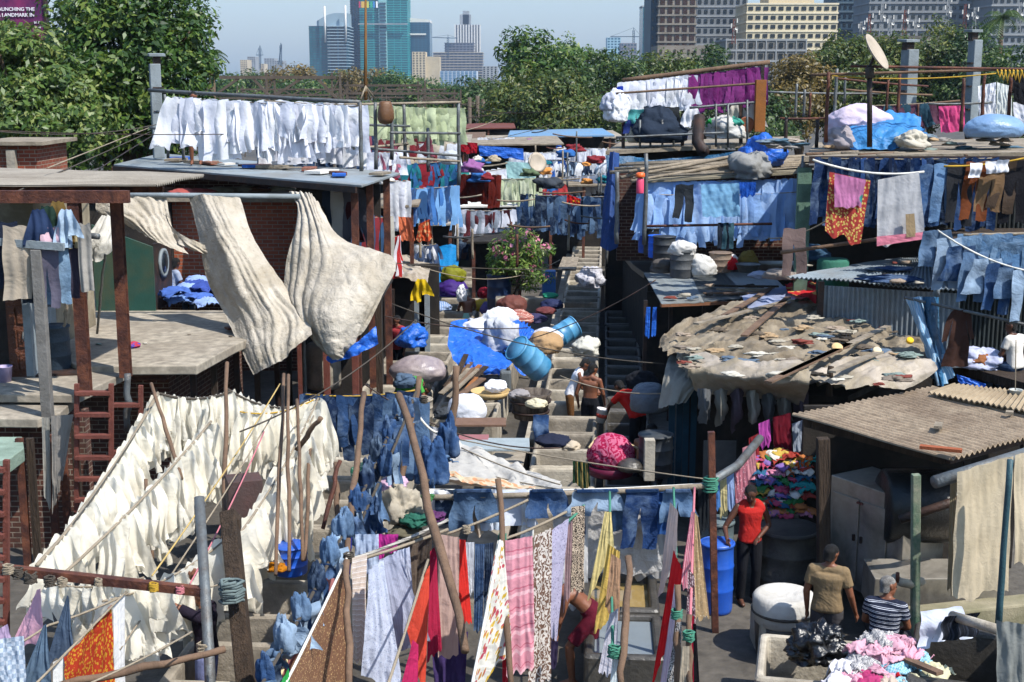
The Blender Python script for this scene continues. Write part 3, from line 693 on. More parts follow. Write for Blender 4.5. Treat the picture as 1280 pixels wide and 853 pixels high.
def crane(px, py, Y, jib, label, s=1.0):
 root = thing('tower_crane', label, 'crane', P(px, py + 22, Y)); a = P(px, py, Y); b = P(px, py + 26, Y); k = Y / 1700
 m = MB(); 
 for dx, dy in ((-1, -1), (1, -1), (1, 1), (-1, 1)): m.beam((b.x + dx * k, Y + dy * k, b.z), (a.x + dx * k, Y + dy * k, a.z), .5 * k)
 nn = 10
 for i in range(nn):
  z0 = b.z + (a.z - b.z) * i / nn; z1 = b.z + (a.z - b.z) * (i + 1) / nn; m.beam((b.x - k, Y - k, z0), (b.x + k, Y - k, z1), .35 * k); m.beam((b.x + k, Y + k, z0), (b.x - k, Y + k, z1), .35 * k)
 part('mast', m, DGREY, root); e = P(px + jib[0], py + jib[1], Y); c = P(px + jib[2], py + jib[3], Y)
 m = MB(); m.beam(c, e, .9 * k); m.beam(a + Vector((0, 0, 3 * k)), e, .3 * k); m.beam(a + Vector((0, 0, 3 * k)), c, .3 * k); m.beam(a, a + Vector((0, 0, 3 * k)), .6 * k); part('jib', m, DGREY, root)
crane(560, 47, 1900, (-21, 0, 12, 1), 'tower crane left of the hazy ribbed tower')
crane(351, 57, 1500, (-3, 24, 1, -1), 'thin leaning crane over the far left skyline')
crane(792, 38, 1500, (-29, 8, 10, 8), 'crane over the construction site left of the glass block')
crane(325, 60, 1700, (-5, 9, 4, 9), 'small crane above the cream far blocks')
for i, (a, b_, t, Y, mm) in enumerate(((300, 309, 75, 1500, CREAM), (309, 319, 71, 1650, GREYL), (319, 330, 80, 1700, CREAM), (330, 343, 73, 1800, GREYL), (343, 354, 76, 1750, GREYL))):
 facade_block('distant_block', f'tiny {["cream", "grey", "low cream", "pale", "grey stepped"][i]} block on the far left skyline, {ordw(i + 1)} from the tree', a, b_, t, Y, 25, mm, GLD, 14, 4, (.4, .4), group='blocks on the far left skyline')
facade_block('glass_slab_block', 'narrow blue glass block left of the unfinished tower', 804, 817, 9, 700, 20, GL2, GL1, 14, 4, (.8, .6), top=[(-.1, 1, .8, GREYL)])
facade_block('unfinished_low_block', 'unfinished low frame under the crane', 776, 796, 54, 1400, 20, HB, DGREY, 12, 5, (.6, .5))
facade_block('pale_low_block', 'small pale blue block left of the crane', 759, 776, 47, 1500, 20, mat('pale_blue', '#8fb0bf', bump=0), GL2, 18, 4, (.6, .5))
UNF = mat('raw_concrete_slab', '#857d72', bump=0, rough=.95, dirt='#5b544c', dirt_amt=.4, dscale=.12)
facade_block('unfinished_apartment_tower', 'unfinished concrete apartment tower with empty brown openings', 825, 872, -60, 420, 22, UNF, BROWNI, 17, 5, (.62, .66), band=.35, bandm=UNF)
facade_block('slate_side_block', 'dark slate flank left of the unfinished tower', 815, 825, -60, 424, 22, DGREY, GLD, 17, 2, (.3, .4))
facade_block('low_parapet_block', 'long low concrete parapet block before the unfinished tower', 822, 900, 57, 380, 18, UNF, BROWNI, 5, 9, (.3, .35))
facade_block('grey_apartment_block', 'grey apartment block with rows of small dark windows left of the cream one', 872, 936, -40, 460, 22, GREYB, GLD, 14, 8, (.5, .42), band=.2, bandm=GREYL)
facade_block('cream_apartment_block', 'cream apartment block with stepped roof and dark balconies', 934, 1048, 5, 430, 22, mat('cream_wall', '#c9bc9c', bump=0, dirt='#968c78', dirt_amt=.35, dscale=.1), GLD, 11, 12, (.6, .4), band=.2, bandm=mat('cream_band', '#d6caae', bump=0), top=[(.25, .75, 3.0, CREAM)])
facade_block('weathered_grey_block', 'low weathered grey block with thin pipes under the cream apartments', 908, 1008, 50, 300, 16, mat('weathered_grey', '#77746e', bump=0, dirt='#4c4a46', dirt_amt=.5, dscale=.25), GLD, 7, 8, (.38, .42), band=.16, bandm=GREYL, frame=.12)
facade_block('long_grey_apartments', 'long grey apartment block with stripes of windows along the top right', 1089, 1242, -30, 470, 22, GREYB, GLD, 14, 18, (.5, .4), band=.35, bandm=mat('grey_band', '#7d8083', bump=0))
facade_block('slate_tower_block', 'dark slate block between the cream and long grey apartments', 1048, 1089, -30, 500, 22, DGREY, GLD, 14, 6, (.5, .4), band=.35, bandm=mat('slate_band', '#4d5f6b', bump=0))
facade_block('right_edge_apartments', 'grey apartment block at the right edge of the skyline', 1243, 1300, -30, 450, 22, GREYB, GLD, 13, 7, (.5, .4), band=.4, bandm=GREYL)
r = facade_block('flat_roof_block', 'long flat roofed building carrying the phone masts', 1078, 1180, 45, 260, 14, mat('flat_roof_wall', '#6b6660', bump=0, dirt='#48443f', dirt_amt=.5, dscale=.3), GLD, 5, 12, (.3, .4))
for i, (px, py, hpx, dish) in enumerate(((1086, 42, 26, 1), (1101, 42, 38, 2), (1112, 42, 24, 1), (1130, 41, 30, 2), (1144, 42, 20, 1), (1183, 40, 44, 2), (1205, 38, 34, 2), (1217, 38, 30, 1), (1076, 45, 20, 1), (917, 52, 30, 2), (1273, 38, 36, 1))):
 Y = 262 + i * .6; a = P(px, py + 3, Y); h = hpx * Y / 1700; root = thing('phone_mast', f'lattice phone mast with antenna panels, {ordw(i + 1)} along the roofs at top right', 'mast', a, 'phone masts on the far roofs')
 m = MB(); w_ = .35
 for dx in (-w_, w_): m.beam((a.x + dx, Y, a.z), (a.x + dx * .4, Y, a.z + h), .14)
 for k in range(7): z0 = a.z + h * k / 7; z1 = a.z + h * (k + 1) / 7; q = (-1) ** k; m.beam((a.x - w_ * q * (1 - .6 * k / 7), Y, z0), (a.x + w_ * q * (1 - .6 * (k + 1) / 7), Y, z1), .09)
 part('lattice', m, GREYL if i % 3 else RUSTR, root)
 for k in range(dish + 1):
  m = MB(); m.box((a.x + (-1) ** k * .55, Y - .2, a.z + h * (.92 - .2 * k)), (.2, .2, .8)); part('antenna_panel', m, WHITEP, root)
 m = MB(); m.lathe([(.03, 0), (.28, .14), (.3, .18), (.27, .16), (.03, .04)], (a.x + .4, Y - .35, a.z + h * .6), 12, Matrix.Rotation(PI / 2, 3, 'X')); part('dish', m, WHITEP, root)
bb = thing('billboard', 'purple property billboard with white capital lettering behind the left tree', 'billboard', P(20, 60, 75))
m = MB(); a = P(-60, -45, 75); c = P(58, 58, 75); m.span(a.x, c.x, 75, 75.25, c.z, a.z); part('panel', m, mat('purple_print', '#4a1d4a', rough=.6, dirt='#8c2a5a', dirt_amt=.45, dscale=.5, bump=0), bb)
m = MB(); m.span(a.x - .1, c.x + .1, 74.9, 75.35, c.z - .2, c.z); m.span(c.x, c.x + .12, 74.9, 75.35, c.z, a.z); part('frame', m, DARKS, bb)
m = MB(); m.tube([(a.x + 1, 75.6, 0), (a.x + 1, 75.6, a.z)], .2); part('post', m, STEEL, bb)
m = MB(); m.tube([(c.x - 1, 75.6, 0), (c.x - 1, 75.6, a.z)], .2); part('post', m, STEEL, bb)
def text(s, px, py, Y, hpx, m, parent, name='lettering', rz=0, align='LEFT', bold=True):
 cu = bpy.data.curves.new(name, 'FONT'); cu.body = s; cu.size = hpx * Y / 1700 * 1.38; cu.extrude = .01; cu.align_x = align
 if bold: cu.offset = cu.size * .018
 o = bpy.data.objects.new(name, cu); tmp = bpy.data.objects.new('tmp', cu); COL.objects.link(tmp); dg = bpy.context.evaluated_depsgraph_get()
 me = bpy.data.meshes.new_from_object(tmp.evaluated_get(dg)); bpy.data.objects.remove(tmp); o = bpy.data.objects.new(name, me); me.materials.clear(); me.materials.append(m); COL.objects.link(o)
 o.parent = parent; o.location = P(px, py, Y) - parent.location; o.rotation_euler = (PI / 2, 0, rz); return o
WT = mat('white_print', '#d8d4dc', bump=0)
text('LAUNCHING THE', -5.2, 13.8, 74.95, 4.3, WT, bb); text('A LANDMARK IN', -3.4, 21, 74.95, 4.3, WT, bb); text('by', 4, 29.3, 74.95, 2.6, WT, bb); text('BHK w', 42.5, 29.6, 74.95, 2.9, WT, bb); text('Road', 43.5, 35.4, 74.95, 2.6, WT, bb)
def leafmat(name, a, b, c, tr=.35):
 if name in _mats: return _mats[name]
 m = bpy.data.materials.new(name); m.use_nodes = True; _mats[name] = m; t = NT(m); bs = t.n['Principled BSDF']; out = t.n['Material Output']
 tc = t.new('ShaderNodeTexCoord'); sx = t.new('ShaderNodeSeparateXYZ'); t.link(tc.outputs['UV'], sx.inputs[0])
 k = t.ramp(sx.outputs[0], [(0, lin(a)), (.45, lin(b)), (.8, lin(c)), (1, lin(c))]); t.link(k, bs.inputs['Base Color']); bs.inputs['Roughness'].default_value = .45; bs.inputs['Specular IOR Level'].default_value = .4
 tr_ = t.new('ShaderNodeBsdfTranslucent'); mx = t.new('ShaderNodeMixShader'); mx.inputs[0].default_value = tr; t.link(k, tr_.inputs['Color']); t.link(bs.outputs[0], mx.inputs[1]); t.link(tr_.outputs[0], mx.inputs[2]); t.link(mx.outputs[0], out.inputs['Surface'])
 return m
LF1 = leafmat('mango_leaves', '#203818', '#3a581d', '#6a7a34')
LF2 = leafmat('olive_leaves', '#2c3e1a', '#4a5a24', '#737338')
LF3 = leafmat('dark_leaves', '#20341a', '#385026', '#5c6c32')
LF4 = leafmat('dry_leaves', '#453f22', '#6a5a2c', '#84703a')
BARK = mat('grey_brown_bark', '#5b4c3d', rough=.95, dirt='#332a21', dirt_amt=.5, bump=.8, bscale=10, bdist=.05)
def leaves(cent, rad, n, size, seed, out_c, asp=.42, droop=.35):
 """diamond-shaped leaves round clump centres"""
 r = np.random.RandomState(seed); k = r.randint(0, len(cent), n); C_ = cent[k]; R_ = rad[k]
 d = r.normal(size=(n, 3)); d /= np.linalg.norm(d, axis=1, keepdims=True); rr = R_ * (r.uniform(.25, 1, n) ** .45)
 p = C_ + d * rr[:, None] * np.array([1, 1, .8])
 o = p - out_c; o /= np.linalg.norm(o, axis=1, keepdims=True) + 1e-6
 nrm = o * .5 + d * .6 + r.normal(size=(n, 3)) * .55 + np.array([0, -.1, .5]); nrm /= np.linalg.norm(nrm, axis=1, keepdims=True)
 a = r.normal(size=(n, 3)); a[:, 2] -= droop; a -= nrm * (a * nrm).sum(1, keepdims=True); a /= np.linalg.norm(a, axis=1, keepdims=True)
 b = np.cross(nrm, a); L = size * r.uniform(.4, 1.4, n)[:, None]; w = L * asp
 bend = nrm * L * .12
 V = np.stack([p - a * L * .5, p + b * w * .5 - a * L * .05, p + a * L * .5 - bend, p - b * w * .5 - a * L * .05], 1).reshape(-1, 3)
 tone = np.clip(r.beta(2, 3, n) + (r.rand(len(cent))[k] - .5) * .35, 0, 1)
 return V, tone
def leaf_obj(name, V, tone, m, parent):
 n = len(V) // 4; me = bpy.data.meshes.new(name); org = np.array(wloc(parent)) if parent else np.zeros(3)
 me.vertices.add(4 * n); me.vertices.foreach_set('co', (V - org).ravel()); me.loops.add(4 * n); me.loops.foreach_set('vertex_index', np.arange(4 * n, dtype=np.int32))
 me.polygons.add(n); me.polygons.foreach_set('loop_start', np.arange(0, 4 * n, 4, dtype=np.int32)); me.polygons.foreach_set('loop_total', np.full(n, 4, dtype=np.int32))
 ul = me.uv_layers.new(name='UVMap'); ul.data.foreach_set('uv', np.repeat(np.stack([tone, tone], 1), 4, axis=0).ravel()); me.materials.append(m); me.update(calc_edges=True); me.validate()
 o = bpy.data.objects.new(name, me); COL.objects.link(o)
 if parent: o.parent = parent
 return o
def tree(name, label, base, blobs, nclump, nleaf, size, m, seed, clr=.5, trunk_r=.3, group=None, limbs=7, core=True, crad=(.7, 1.3)):
 """blobs: list of (center Vector, (rx,ry,rz))"""
 r = np.random.RandomState(seed); root = thing(name, label, 'tree', base, group); rnd = random.Random(seed)
 vol = np.array([b[1][0] * b[1][2] for b in blobs]); vol = vol / vol.sum(); cs = []
 for i in range(nclump):
  b = blobs[r.choice(len(blobs), p=vol)]; d = r.normal(size=3); d /= np.linalg.norm(d); q = r.uniform(.15, 1) ** .4
  cs.append(np.array(b[0]) + d * np.array(b[1]) * q)
 cs = np.array(cs); rad = r.uniform(crad[0], crad[1], nclump) * clr; oc = np.mean([np.array(b[0]) for b in blobs], axis=0) - np.array([0, 0, 1.0])
 V, tone = leaves(cs, rad, nleaf, size, seed + 1, oc)
 leaf_obj('crown', V, tone, m, root)
 mb = MB(); base = Vector(base); top = Vector(np.average([np.array(b[0]) for b in blobs], axis=0, weights=vol)); pts = [base.lerp(top, t) + Vector((rnd.uniform(-1, 1), rnd.uniform(-1, 1), 0)) * trunk_r * .8 * (t > 0) for t in (0, .25, .5, .75, 1)]
 mb.tube(pts, [trunk_r * 1.3, trunk_r, trunk_r * .8, trunk_r * .6, trunk_r * .35], 10, jit=.1); part('trunk', mb, BARK, root)
 lm = MB()
 for i in range(limbs):
  t = rnd.uniform(.35, .95); s_ = base.lerp(top, t); e = Vector(cs[rnd.randrange(nclump)]); mid = s_.lerp(e, .5) + Vector((0, 0, .1 * (e - s_).length)); lm.tube([s_, mid, e], [trunk_r * .45, trunk_r * .28, trunk_r * .08], 7)
 part('limbs', lm, BARK, root); return root
def blobpx(px, py, Y, rpx, rpy, ry): k = Y / 1700; return (P(px, py, Y), (rpx * k, ry, rpy * k))
tree('broadleaf_tree', 'large dense broadleaf tree rising above the white rooftop washing at left', (P(165, 200, 43).x, 43, 0), [blobpx(165, 75, 43, 92, 105, 2.6), blobpx(215, 120, 43, 52, 85, 2.2), blobpx(110, 130, 42, 75, 80, 2.4), blobpx(205, 20, 44, 58, 60, 2), blobpx(120, 10, 44, 55, 50, 2)], 330, 36000, .24, LF1, 11, .62, .35, limbs=14)
tree('leafy_tree', 'lighter bushy tree below the purple billboard at the left edge', (P(25, 200, 39).x, 39, 0), [blobpx(20, 115, 39, 70, 78, 2), blobpx(70, 150, 38.5, 62, 60, 1.8), blobpx(-25, 90, 39.5, 40, 60, 2), blobpx(5, 75, 39.5, 36, 42, 1.4)], 190, 24000, .23, leafmat('light_leaves', '#2a441a', '#50682a', '#80884a'), 12, .55, .25, limbs=8)
tree('round_tree', 'taller round tree at the left end of the central tree line', (P(665, 200, 92).x, 92, 0), [blobpx(663, 78, 92, 36, 40, 3), blobpx(690, 110, 90, 60, 45, 3)], 150, 15000, .36, LF1, 13, .95, .35)
tree('sparse_tree', 'thin branched sparse tree rising from the central tree line', (P(725, 200, 95).x, 95, 0), [blobpx(720, 68, 95, 28, 24, 2)], 34, 1500, .32, LF1, 14, .6, .25, limbs=16)
for i, (px, py, rx, ry_, Y, m_, lb) in enumerate(((650, 135, 48, 42, 86, LF2, 'olive tree at the left of the central tree line beside the railway'), (705, 128, 52, 44, 84, LF2, 'tawny olive tree in the middle of the central tree line'), (765, 112, 55, 48, 88, LF3, 'dark green tree behind the white shirt rack'), (822, 105, 52, 40, 92, LF2, 'olive tree reaching right to the unfinished tower'), (880, 96, 45, 34, 98, LF3, 'dark tree behind the purple shirts'))):
 tree('tree', lb, (P(px, 200, Y).x, Y, 0), [blobpx(px, py, Y, rx, ry_, 3), blobpx(px - 14, py + 25, Y - 2, rx * .9, ry_, 3)], 130, 15000, .30, m_, 20 + i, .85, .3, group='central tree line')
for i, (px, py, rx, ry_, Y, m_, lb) in enumerate(((1000, 112, 36, 40, 86, LF4, 'yellowish tree right of the weathered grey block'), (1045, 92, 50, 42, 88, LF2, 'olive tree behind the satellite dish'), (1105, 90, 52, 42, 90, LF2, 'olive tree behind the first grey pillar'), (1165, 80, 55, 50, 92, LF2, 'tall olive tree between the two grey pillars'), (1215, 85, 45, 46, 90, LF3, 'dark tree behind the right grey pillar'), (1275, 100, 40, 42, 84, LF3, 'dark tree at the right edge of the picture'), (960, 140, 45, 20, 84, LF3, 'low dark tree behind the brown wooden post'))):
 tree('tree', lb, (P(px, 200, Y).x, Y, 0), [blobpx(px, py, Y, rx, ry_, 3), blobpx(px - 10, py + 25, Y - 2, rx, ry_, 3)], 130, 13000, .30, m_, 40 + i, .85, .3, group='right hand tree line')
for i, (px, top, m_) in enumerate(((290, 96, LF1), (320, 90, LF3), (365, 84, LF4), (372, 100, LF1), (430, 92, LF1), (450, 84, LF4), (492, 100, LF3), (500, 92, LF1), (540, 101, LF3), (560, 108, LF1), (597, 104, LF4), (622, 112, LF3), (400, 104, LF3))):
 Y = 210 + (i * 37) % 50
 tree('tree', f'low far tree beyond the railway gantries, {ordw(i + 1)} from the left tree', (P(px, 130, Y).x, Y, 0), [blobpx(px, top + 18, Y, 32, 18, 5)], 46, 3600, .62, m_, 60 + i, 1.6, .35, group='far trees beyond the railway', limbs=5)
for i, (px, top, m_) in enumerate(((590, 110, LF3), (625, 128, LF3), (560, 132, LF2), (520, 130, LF3), (470, 134, LF3))):
 tree('tree', f'dark railway-side tree behind the pale green washing, {ordw(i + 1)} counted from the right', (P(px, 150, 120).x, 120 + i, 0), [blobpx(px, top + 18, 120, 34, 24, 4)], 50, 4500, .4, m_, 80 + i, 1.1, .3, group='dark trees beside the railway', limbs=5)
def palm(px, py, Y, size, label, n=20):
 c = P(px, py, Y); root = thing('palm_tree', label, 'palm', (c.x, Y, 0)); mb = MB(); mb.tube([(c.x + .2, Y, 0), (c.x, Y, c.z * .5), c], [.22, .17, .13], 9, jit=.1); part('trunk', mb, BARK, root); rnd = random.Random(5)
 for i in range(n):
  a = 2 * PI * i / n + rnd.uniform(-.2, .2); el = rnd.uniform(-.1, 1.1); m = MB(); pts = []
  for k in range(9):
   t = k / 8; pts.append(c + Vector((math.cos(a) * math.cos(el) * t, math.sin(a) * math.cos(el) * t, math.sin(el) * t - .75 * t * t)) * size)
  for k in range(8):
   d = (pts[k + 1] - pts[k]); s = d.cross(Vector((0, 0, 1))).normalized(); L = size * .28 * math.sin(PI * (.15 + .8 * k / 8))
   for q in (-1, 1):
    for e in (0, .5):
     b0 = pts[k] + d * e; tip = b0 + s * q * L + d * .5 + Vector((0, 0, -L * .5)); m.add([b0 - d * .12, b0 + d * .16, tip], [(0, 1, 2)], [(.5, .5)] * 3)
   m.beam(pts[k], pts[k + 1], .03)
  part('frond', m, LF3, root)
palm(1253, 24, 96, 2.3, 'small coconut palm above the right end of the tree line')
palm(264, 70, 60, 1.0, 'palm top peeping out right of the large left tree')
def truss(x0, x1, Y, z, h, n, m, root, w=.16):
 mb = MB(); mb.beam((x0, Y, z), (x1, Y, z), w); mb.beam((x0, Y, z + h), (x1, Y, z + h), w)
 for i in range(n):
  a, b = x0 + (x1 - x0) * i / n, x0 + (x1 - x0) * (i + 1) / n; mb.beam((a, Y, z + (0 if i % 2 else h)), (b, Y, z + (h if i % 2 else 0)), w * .7)
 return part('truss', mb, m, root)
GAN = mat('gantry_steel', '#5a4f45', rough=.8, dirt='#3a322b', dirt_amt=.4, bump=0)
for i, (px0, px1, py, Y, hp) in enumerate(((262, 338, 97, 90, 26), (338, 420, 97, 86, 26), (430, 527, 107, 100, 10), (527, 572, 117, 110, 8), (300, 430, 112, 130, 7), (432, 610, 122, 140, 8), (572, 625, 124, 120, 8), (480, 560, 112, 150, 6))):
 a, b = P(px0, py, Y), P(px1, py, Y); z1 = a.z; z0 = P(px0, py + hp, Y).z; root = thing('railway_gantry', f'brown steel railway gantry, {ordw(i + 1)} of those standing behind the rooftop washing', 'gantry', (a.x, Y, 0), 'railway gantries')
 if hp > 20:
  mb = MB(); mb.beam(a, b, .2); mb.beam((a.x, Y, z0), (a.x + (b.x - a.x) * .5, Y, a.z), .16); mb.beam((b.x, Y, z0), (b.x - (b.x - a.x) * .3, Y, a.z), .16); mb.beam((a.x, Y, z0), (b.x, Y, z0), .12); part('truss', mb, GAN, root)
 else: truss(a.x, b.x, Y, z0, z1 - z0, max(4, int((px1 - px0) / 12)), GAN, root)
 for x in (a.x, b.x):
  mb = MB()
  for dx in (-.25, .25): mb.beam((x + dx, Y, 0), (x + dx, Y, z1 + .3), .12)
  for k in range(8): z = z1 * k / 8; mb.beam((x - .25, Y, z), (x + .25, Y, z + z1 / 8), .07)
  part('mast', mb, GAN, root)
for i, (px, py) in enumerate(((587, 122), (597, 120), (604, 124), (612, 128))):
 a = P(px, py, 105); mb = MB(); mb.tube([(a.x, 105, 0), (a.x, 105, a.z)], .16, 7)
 for k in range(3): mb.beam((a.x - .8, 105, a.z - .5 - k), (a.x + .8, 105, a.z - .5 - k), .08)
 one('signal_mast', mb, GAN, f'thin dark railway mast left of the tree line, {ordw(i + 1)} from the left', 'mast', 'thin railway masts')
def corr(c, m, parent=None, name='roof', pitch=.075, amp=.018, th=.02, along=0, label=None, cat=None, sag=.02, seed=1, group=None):
 """corrugated sheet over 4 corners (c0->c1 front edge, c3->c2 back edge); ridges run front to back (along=0) or sideways (1)"""
 c = [Vector(p) for p in c]
 if along: c = [c[1], c[2], c[3], c[0]]
 w = (c[1] - c[0]).length; n = max(8, int(w / pitch * 6)); n = min(n, 700); rnd = random.Random(seed); mb = MB(); A = []; nr = 9
 for j in range(nr):
  t = j / (nr - 1); row_ = []
  for i in range(n + 1):
   u = i / n; p = c[0].lerp(c[1], u).lerp(c[3].lerp(c[2], u), t); lap = (int(u * w / .8) % 2) * .012
   row_.append(p + Vector((0, 0, amp * math.sin(2 * PI * u * w / pitch) + lap + sag * noise.noise(p * .9 + Vector((seed, 0, 0))))))
  A.append(row_)
 mb.grid(A, None, False)
 B = [[p - Vector((0, 0, th)) for p in r[::-1]] for r in A]; mb.grid(B, None, False)
 nc = n + 1; o2 = nr * nc
 for i in range(n): mb.f.append([i, i + 1, o2 + n - i - 1, o2 + n - i]); mb.sm.append(False)
 for i in range(n): a = (nr - 1) * nc; mb.f.append([a + i + 1, a + i, o2 + a + n - i, o2 + a + n - i - 1]); mb.sm.append(False)
 return one(name, mb, m, label, cat, group, parent)
def corrwall(a, b, z0, z1, m, parent, pitch=.075, name='wall', label=None, cat=None):
 a, b = Vector(a), Vector(b); d = (b - a); d.z = 0; w = d.length; d.normalize(); nrm = Vector((d.y, -d.x, 0)); n = int(w / pitch * 6); A = []
 for z in (z0, z1): A.append([(*(a + d * (w * i / n) + nrm * .018 * math.sin(2 * PI * w * i / n / pitch)).xy, z) for i in range(n + 1)])
 mb = MB(); mb.grid(A, None, False); return one(name, mb, m, label, cat, None, parent, mods=solid(.012))
def slabth(name, label, cat, px, z, th, m, extra=None, bevel=.015):
 c = [G(x, y, z) for x, y in px]; mb = MB(); mb.prism([(p.x, p.y) for p in c], z - th, z); return one(name, mb, m, label, cat, bevel=bevel)
def post(px, y0, y1, Y, w, m, label, name='post', cat='post', round_=True, px1=None, Y1=None, group=None, tilt=None):
 """post whose top is at (px,y0,Y), bottom at (px1 or px, y1, Y1 or Y)"""
 a = P(px, y0, Y); b = P(px1 if px1 is not None else px + (y1 - y0) * (640 - px) / 8850, y1, Y1 or Y); mb = MB()
 if round_: n = 6; mb.tube([b.lerp(a, i / n) + Vector((random.uniform(-1, 1), 0, 0)) * w * .12 for i in range(n + 1)], [w / 2 * (1.08 - .16 * i / n) for i in range(n + 1)], 9, jit=.06)
 else: mb.beam(b, a, w, w, up=(0, 1, 0))
 return one(name, mb, m, label, cat, group, bevel=0 if round_ else .008)
def pole(px0, y0, px1, y1, Y0, Y1, w, m, label, name='bamboo_pole', cat='pole', group=None):
 a, b = P(px0, y0, Y0), P(px1, y1, Y1); mb = MB(); n = 8; rnd = random.Random(int(px0 * 7 + y0)); L = (b - a).length
 pts = [a.lerp(b, i / n) + Vector((rnd.uniform(-1, 1), 0, rnd.uniform(-1, 1))) * w * .25 for i in range(n + 1)]; mb.tube(pts, [w / 2 * (1 - .1 * math.sin(i)) for i in range(n + 1)], 9, jit=.05)
 return one(name, mb, m, label, cat, group)
def hpipe(px0, y0, Y0, px1, y1, Y1, w, m, label, name='rail_pipe', cat='pipe', group=None, sag=0):
 mb = MB(); mb.tube(linepts(P(px0, y0, Y0), P(px1, y1, Y1), sag, 8), w / 2, 8, jit=.04); return one(name, mb, m, label, cat, group)
def wallbox(name, label, px0, px1, Y, z0, z1, th, m, cat='wall', rz=0):
 a, b = P(px0, 300, Y), P(px1, 300, Y); mb = MB(); mb.span(a.x, b.x, Y, Y + th, z0, z1); return one(name, mb, m, label, cat)
def drum(p, r, h, m, label, group=None, lid=False, fill=None, tilt=None, rz=0, name='drum', water=None):
 root = thing(name, label, 'drum', p, group); M_ = Matrix.Identity(3)
 if tilt: M_ = Matrix.Rotation(rz, 3, 'Z') @ Matrix.Rotation(tilt, 3, 'X')
 pr = [(r * .90, 0), (r * .96, .01 * h), (r, .06 * h), (r * 1.0, .31 * h), (r * 1.035, .33 * h), (r * 1.035, .35 * h), (r, .37 * h), (r, .64 * h), (r * 1.035, .66 * h), (r * 1.035, .68 * h), (r, .70 * h), (r * .98, .97 * h), (r * 1.02, .985 * h), (r * 1.02, h), (r * .94, h), (r * .93, .96 * h)]
 if lid: pr += [(r * .5, .965 * h), (.01, .965 * h)]
 else: pr += [(r * .93, .5 * h), (r * .92, .1 * h), (.01, .1 * h)]
 mb = MB(); mb.lathe(pr, p, 28, M_, wob=.006); part('body', mb, m, root)
 if fill is not None:
  f = MB(); f.lathe([(.01, -.02), (r * .92, -.02), (r * .92, 0), (r * .5, .03), (.01, .04)], Vector(p) + M_ @ Vector((0, 0, h * .9)), 20, M_); part('contents', f, fill, root)
 mb = MB(); mb.lathe([(r * 1.045, .955 * h), (r * 1.06, .965 * h), (r * 1.06, .985 * h), (r * 1.045, .995 * h)], p, 28, M_); part('rim', mb, m, root)
 return root
def bag(px, py, z, rpx, m, label, Y=None, flat=.8, rough=.22, seed=1, scale=(1, 1, 1), name='cloth_bundle', cat='bundle', sub=4, freq=1.0, group=None):
 p = G(px, py, z) if Y is None else P(px, py, Y); return crumple(name, p, rpx * p.y / 1700, m, label, cat, group, seed, flat, sub, rough, None, scale, freq)
def pen(cx, cy, w, d, h, ang, label, group, m=None, water=None, wl=.45, th=.09, seed=0, z0=0, stone=False):
 rnd = random.Random(seed); root = thing('wash_pen', label, 'wash pen', (cx, cy, z0), group); R_ = Matrix.Rotation(ang, 3, 'Z')
 mb = MB(); o = Vector((cx, cy, z0)); hh = h + rnd.uniform(-.03, .03); hw, hd = w / 2, d / 2
 prof = [(0, 0), (0, hh - .04), (.02, hh - .01), (.04, hh), (th - .03, hh), (th - .01, hh - .015), (th, hh - .05), (th + .02, .12), (th + .05, .1)]
 rings_ = []
 for ins, z in prof:
  a, b = hw - ins, hd - ins; rr = max(.02, .06 - ins * .2); r_ = []
  for sx, sy in ((1, -1), (1, 1), (-1, 1), (-1, -1)):
   for k in range(3):
    t = {(1, -1): -90, (1, 1): 0, (-1, 1): 90, (-1, -1): 180}[(sx, sy)] + k * 45; q = Vector((sx * (a - rr) + rr * math.cos(math.radians(t)), sy * (b - rr) + rr * math.sin(math.radians(t)), z + .012 * noise.noise(Vector((cx + sx * a, cy + sy * b, z)) * 2)))
    r_.append(o + R_ @ q)
  rings_.append(r_)
 mb.grid(rings_, None, False, wrap=True); n = len(rings_) * 12; mb.f.append([n - 12 + k for k in range(12)]); mb.sm.append(False)
 part('basin', mb, m or CONC, root, bevel=0)
 if water is not None:
  wb = MB(); a, b = hw - th - .005, hd - th - .005; vs = [o + R_ @ Vector((x * a, y * b, z)) for z in (.11, wl * h) for x, y in ((-1, -1), (1, -1), (1, 1), (-1, 1))]
  wb.add(vs, [(3, 2, 1, 0), (4, 5, 6, 7), (0, 1, 5, 4), (1, 2, 6, 5), (2, 3, 7, 6), (3, 0, 4, 7)]); part('water', wb, water, root)
 if stone:
  sb = MB(); s_ = o + R_ @ Vector((0, -hd * .2, 0)); sb.beam(o + R_ @ Vector((-hw * .5, hd * .55, hh * .55)), o + R_ @ Vector((hw * .5, hd * .55, hh * .55)), .35, .12); part('beating_stone', sb, CONCL, root, bevel=.03)
 return root
LA = math.atan2(.068, 1)      # the lanes run slightly to the right of straight ahead
def lane(x0, w, Y0, Y1, pitch, h, label, group, mats=None, waters=(None,), th=.09, z0=0, skip=()):
 n = int((Y1 - Y0) / pitch)
 for i in range(n):
  if i in skip: continue
  Yc = Y0 + (i + .5) * pitch; xc = x0 + w / 2 + .068 * (Yc - 20)
  pen(xc, Yc, w, pitch - .012, h, -LA, label.format(o=ordw(i + 1)), group, (mats or [CONC])[(i * 7 // 3) % len(mats or [1])], waters[(i * 5) % len(waters)], th=th, seed=i * 3 + int(x0 * 10), z0=z0, stone=False)
lane(.15, 1.12, 18.6, 62, 1.14, .82, 'concrete wash pen in the lane right of centre, {o} from the camera', 'right centre lane of wash pens', [CONC, CONCL, CONC], (None, WATERD, WATER, None))
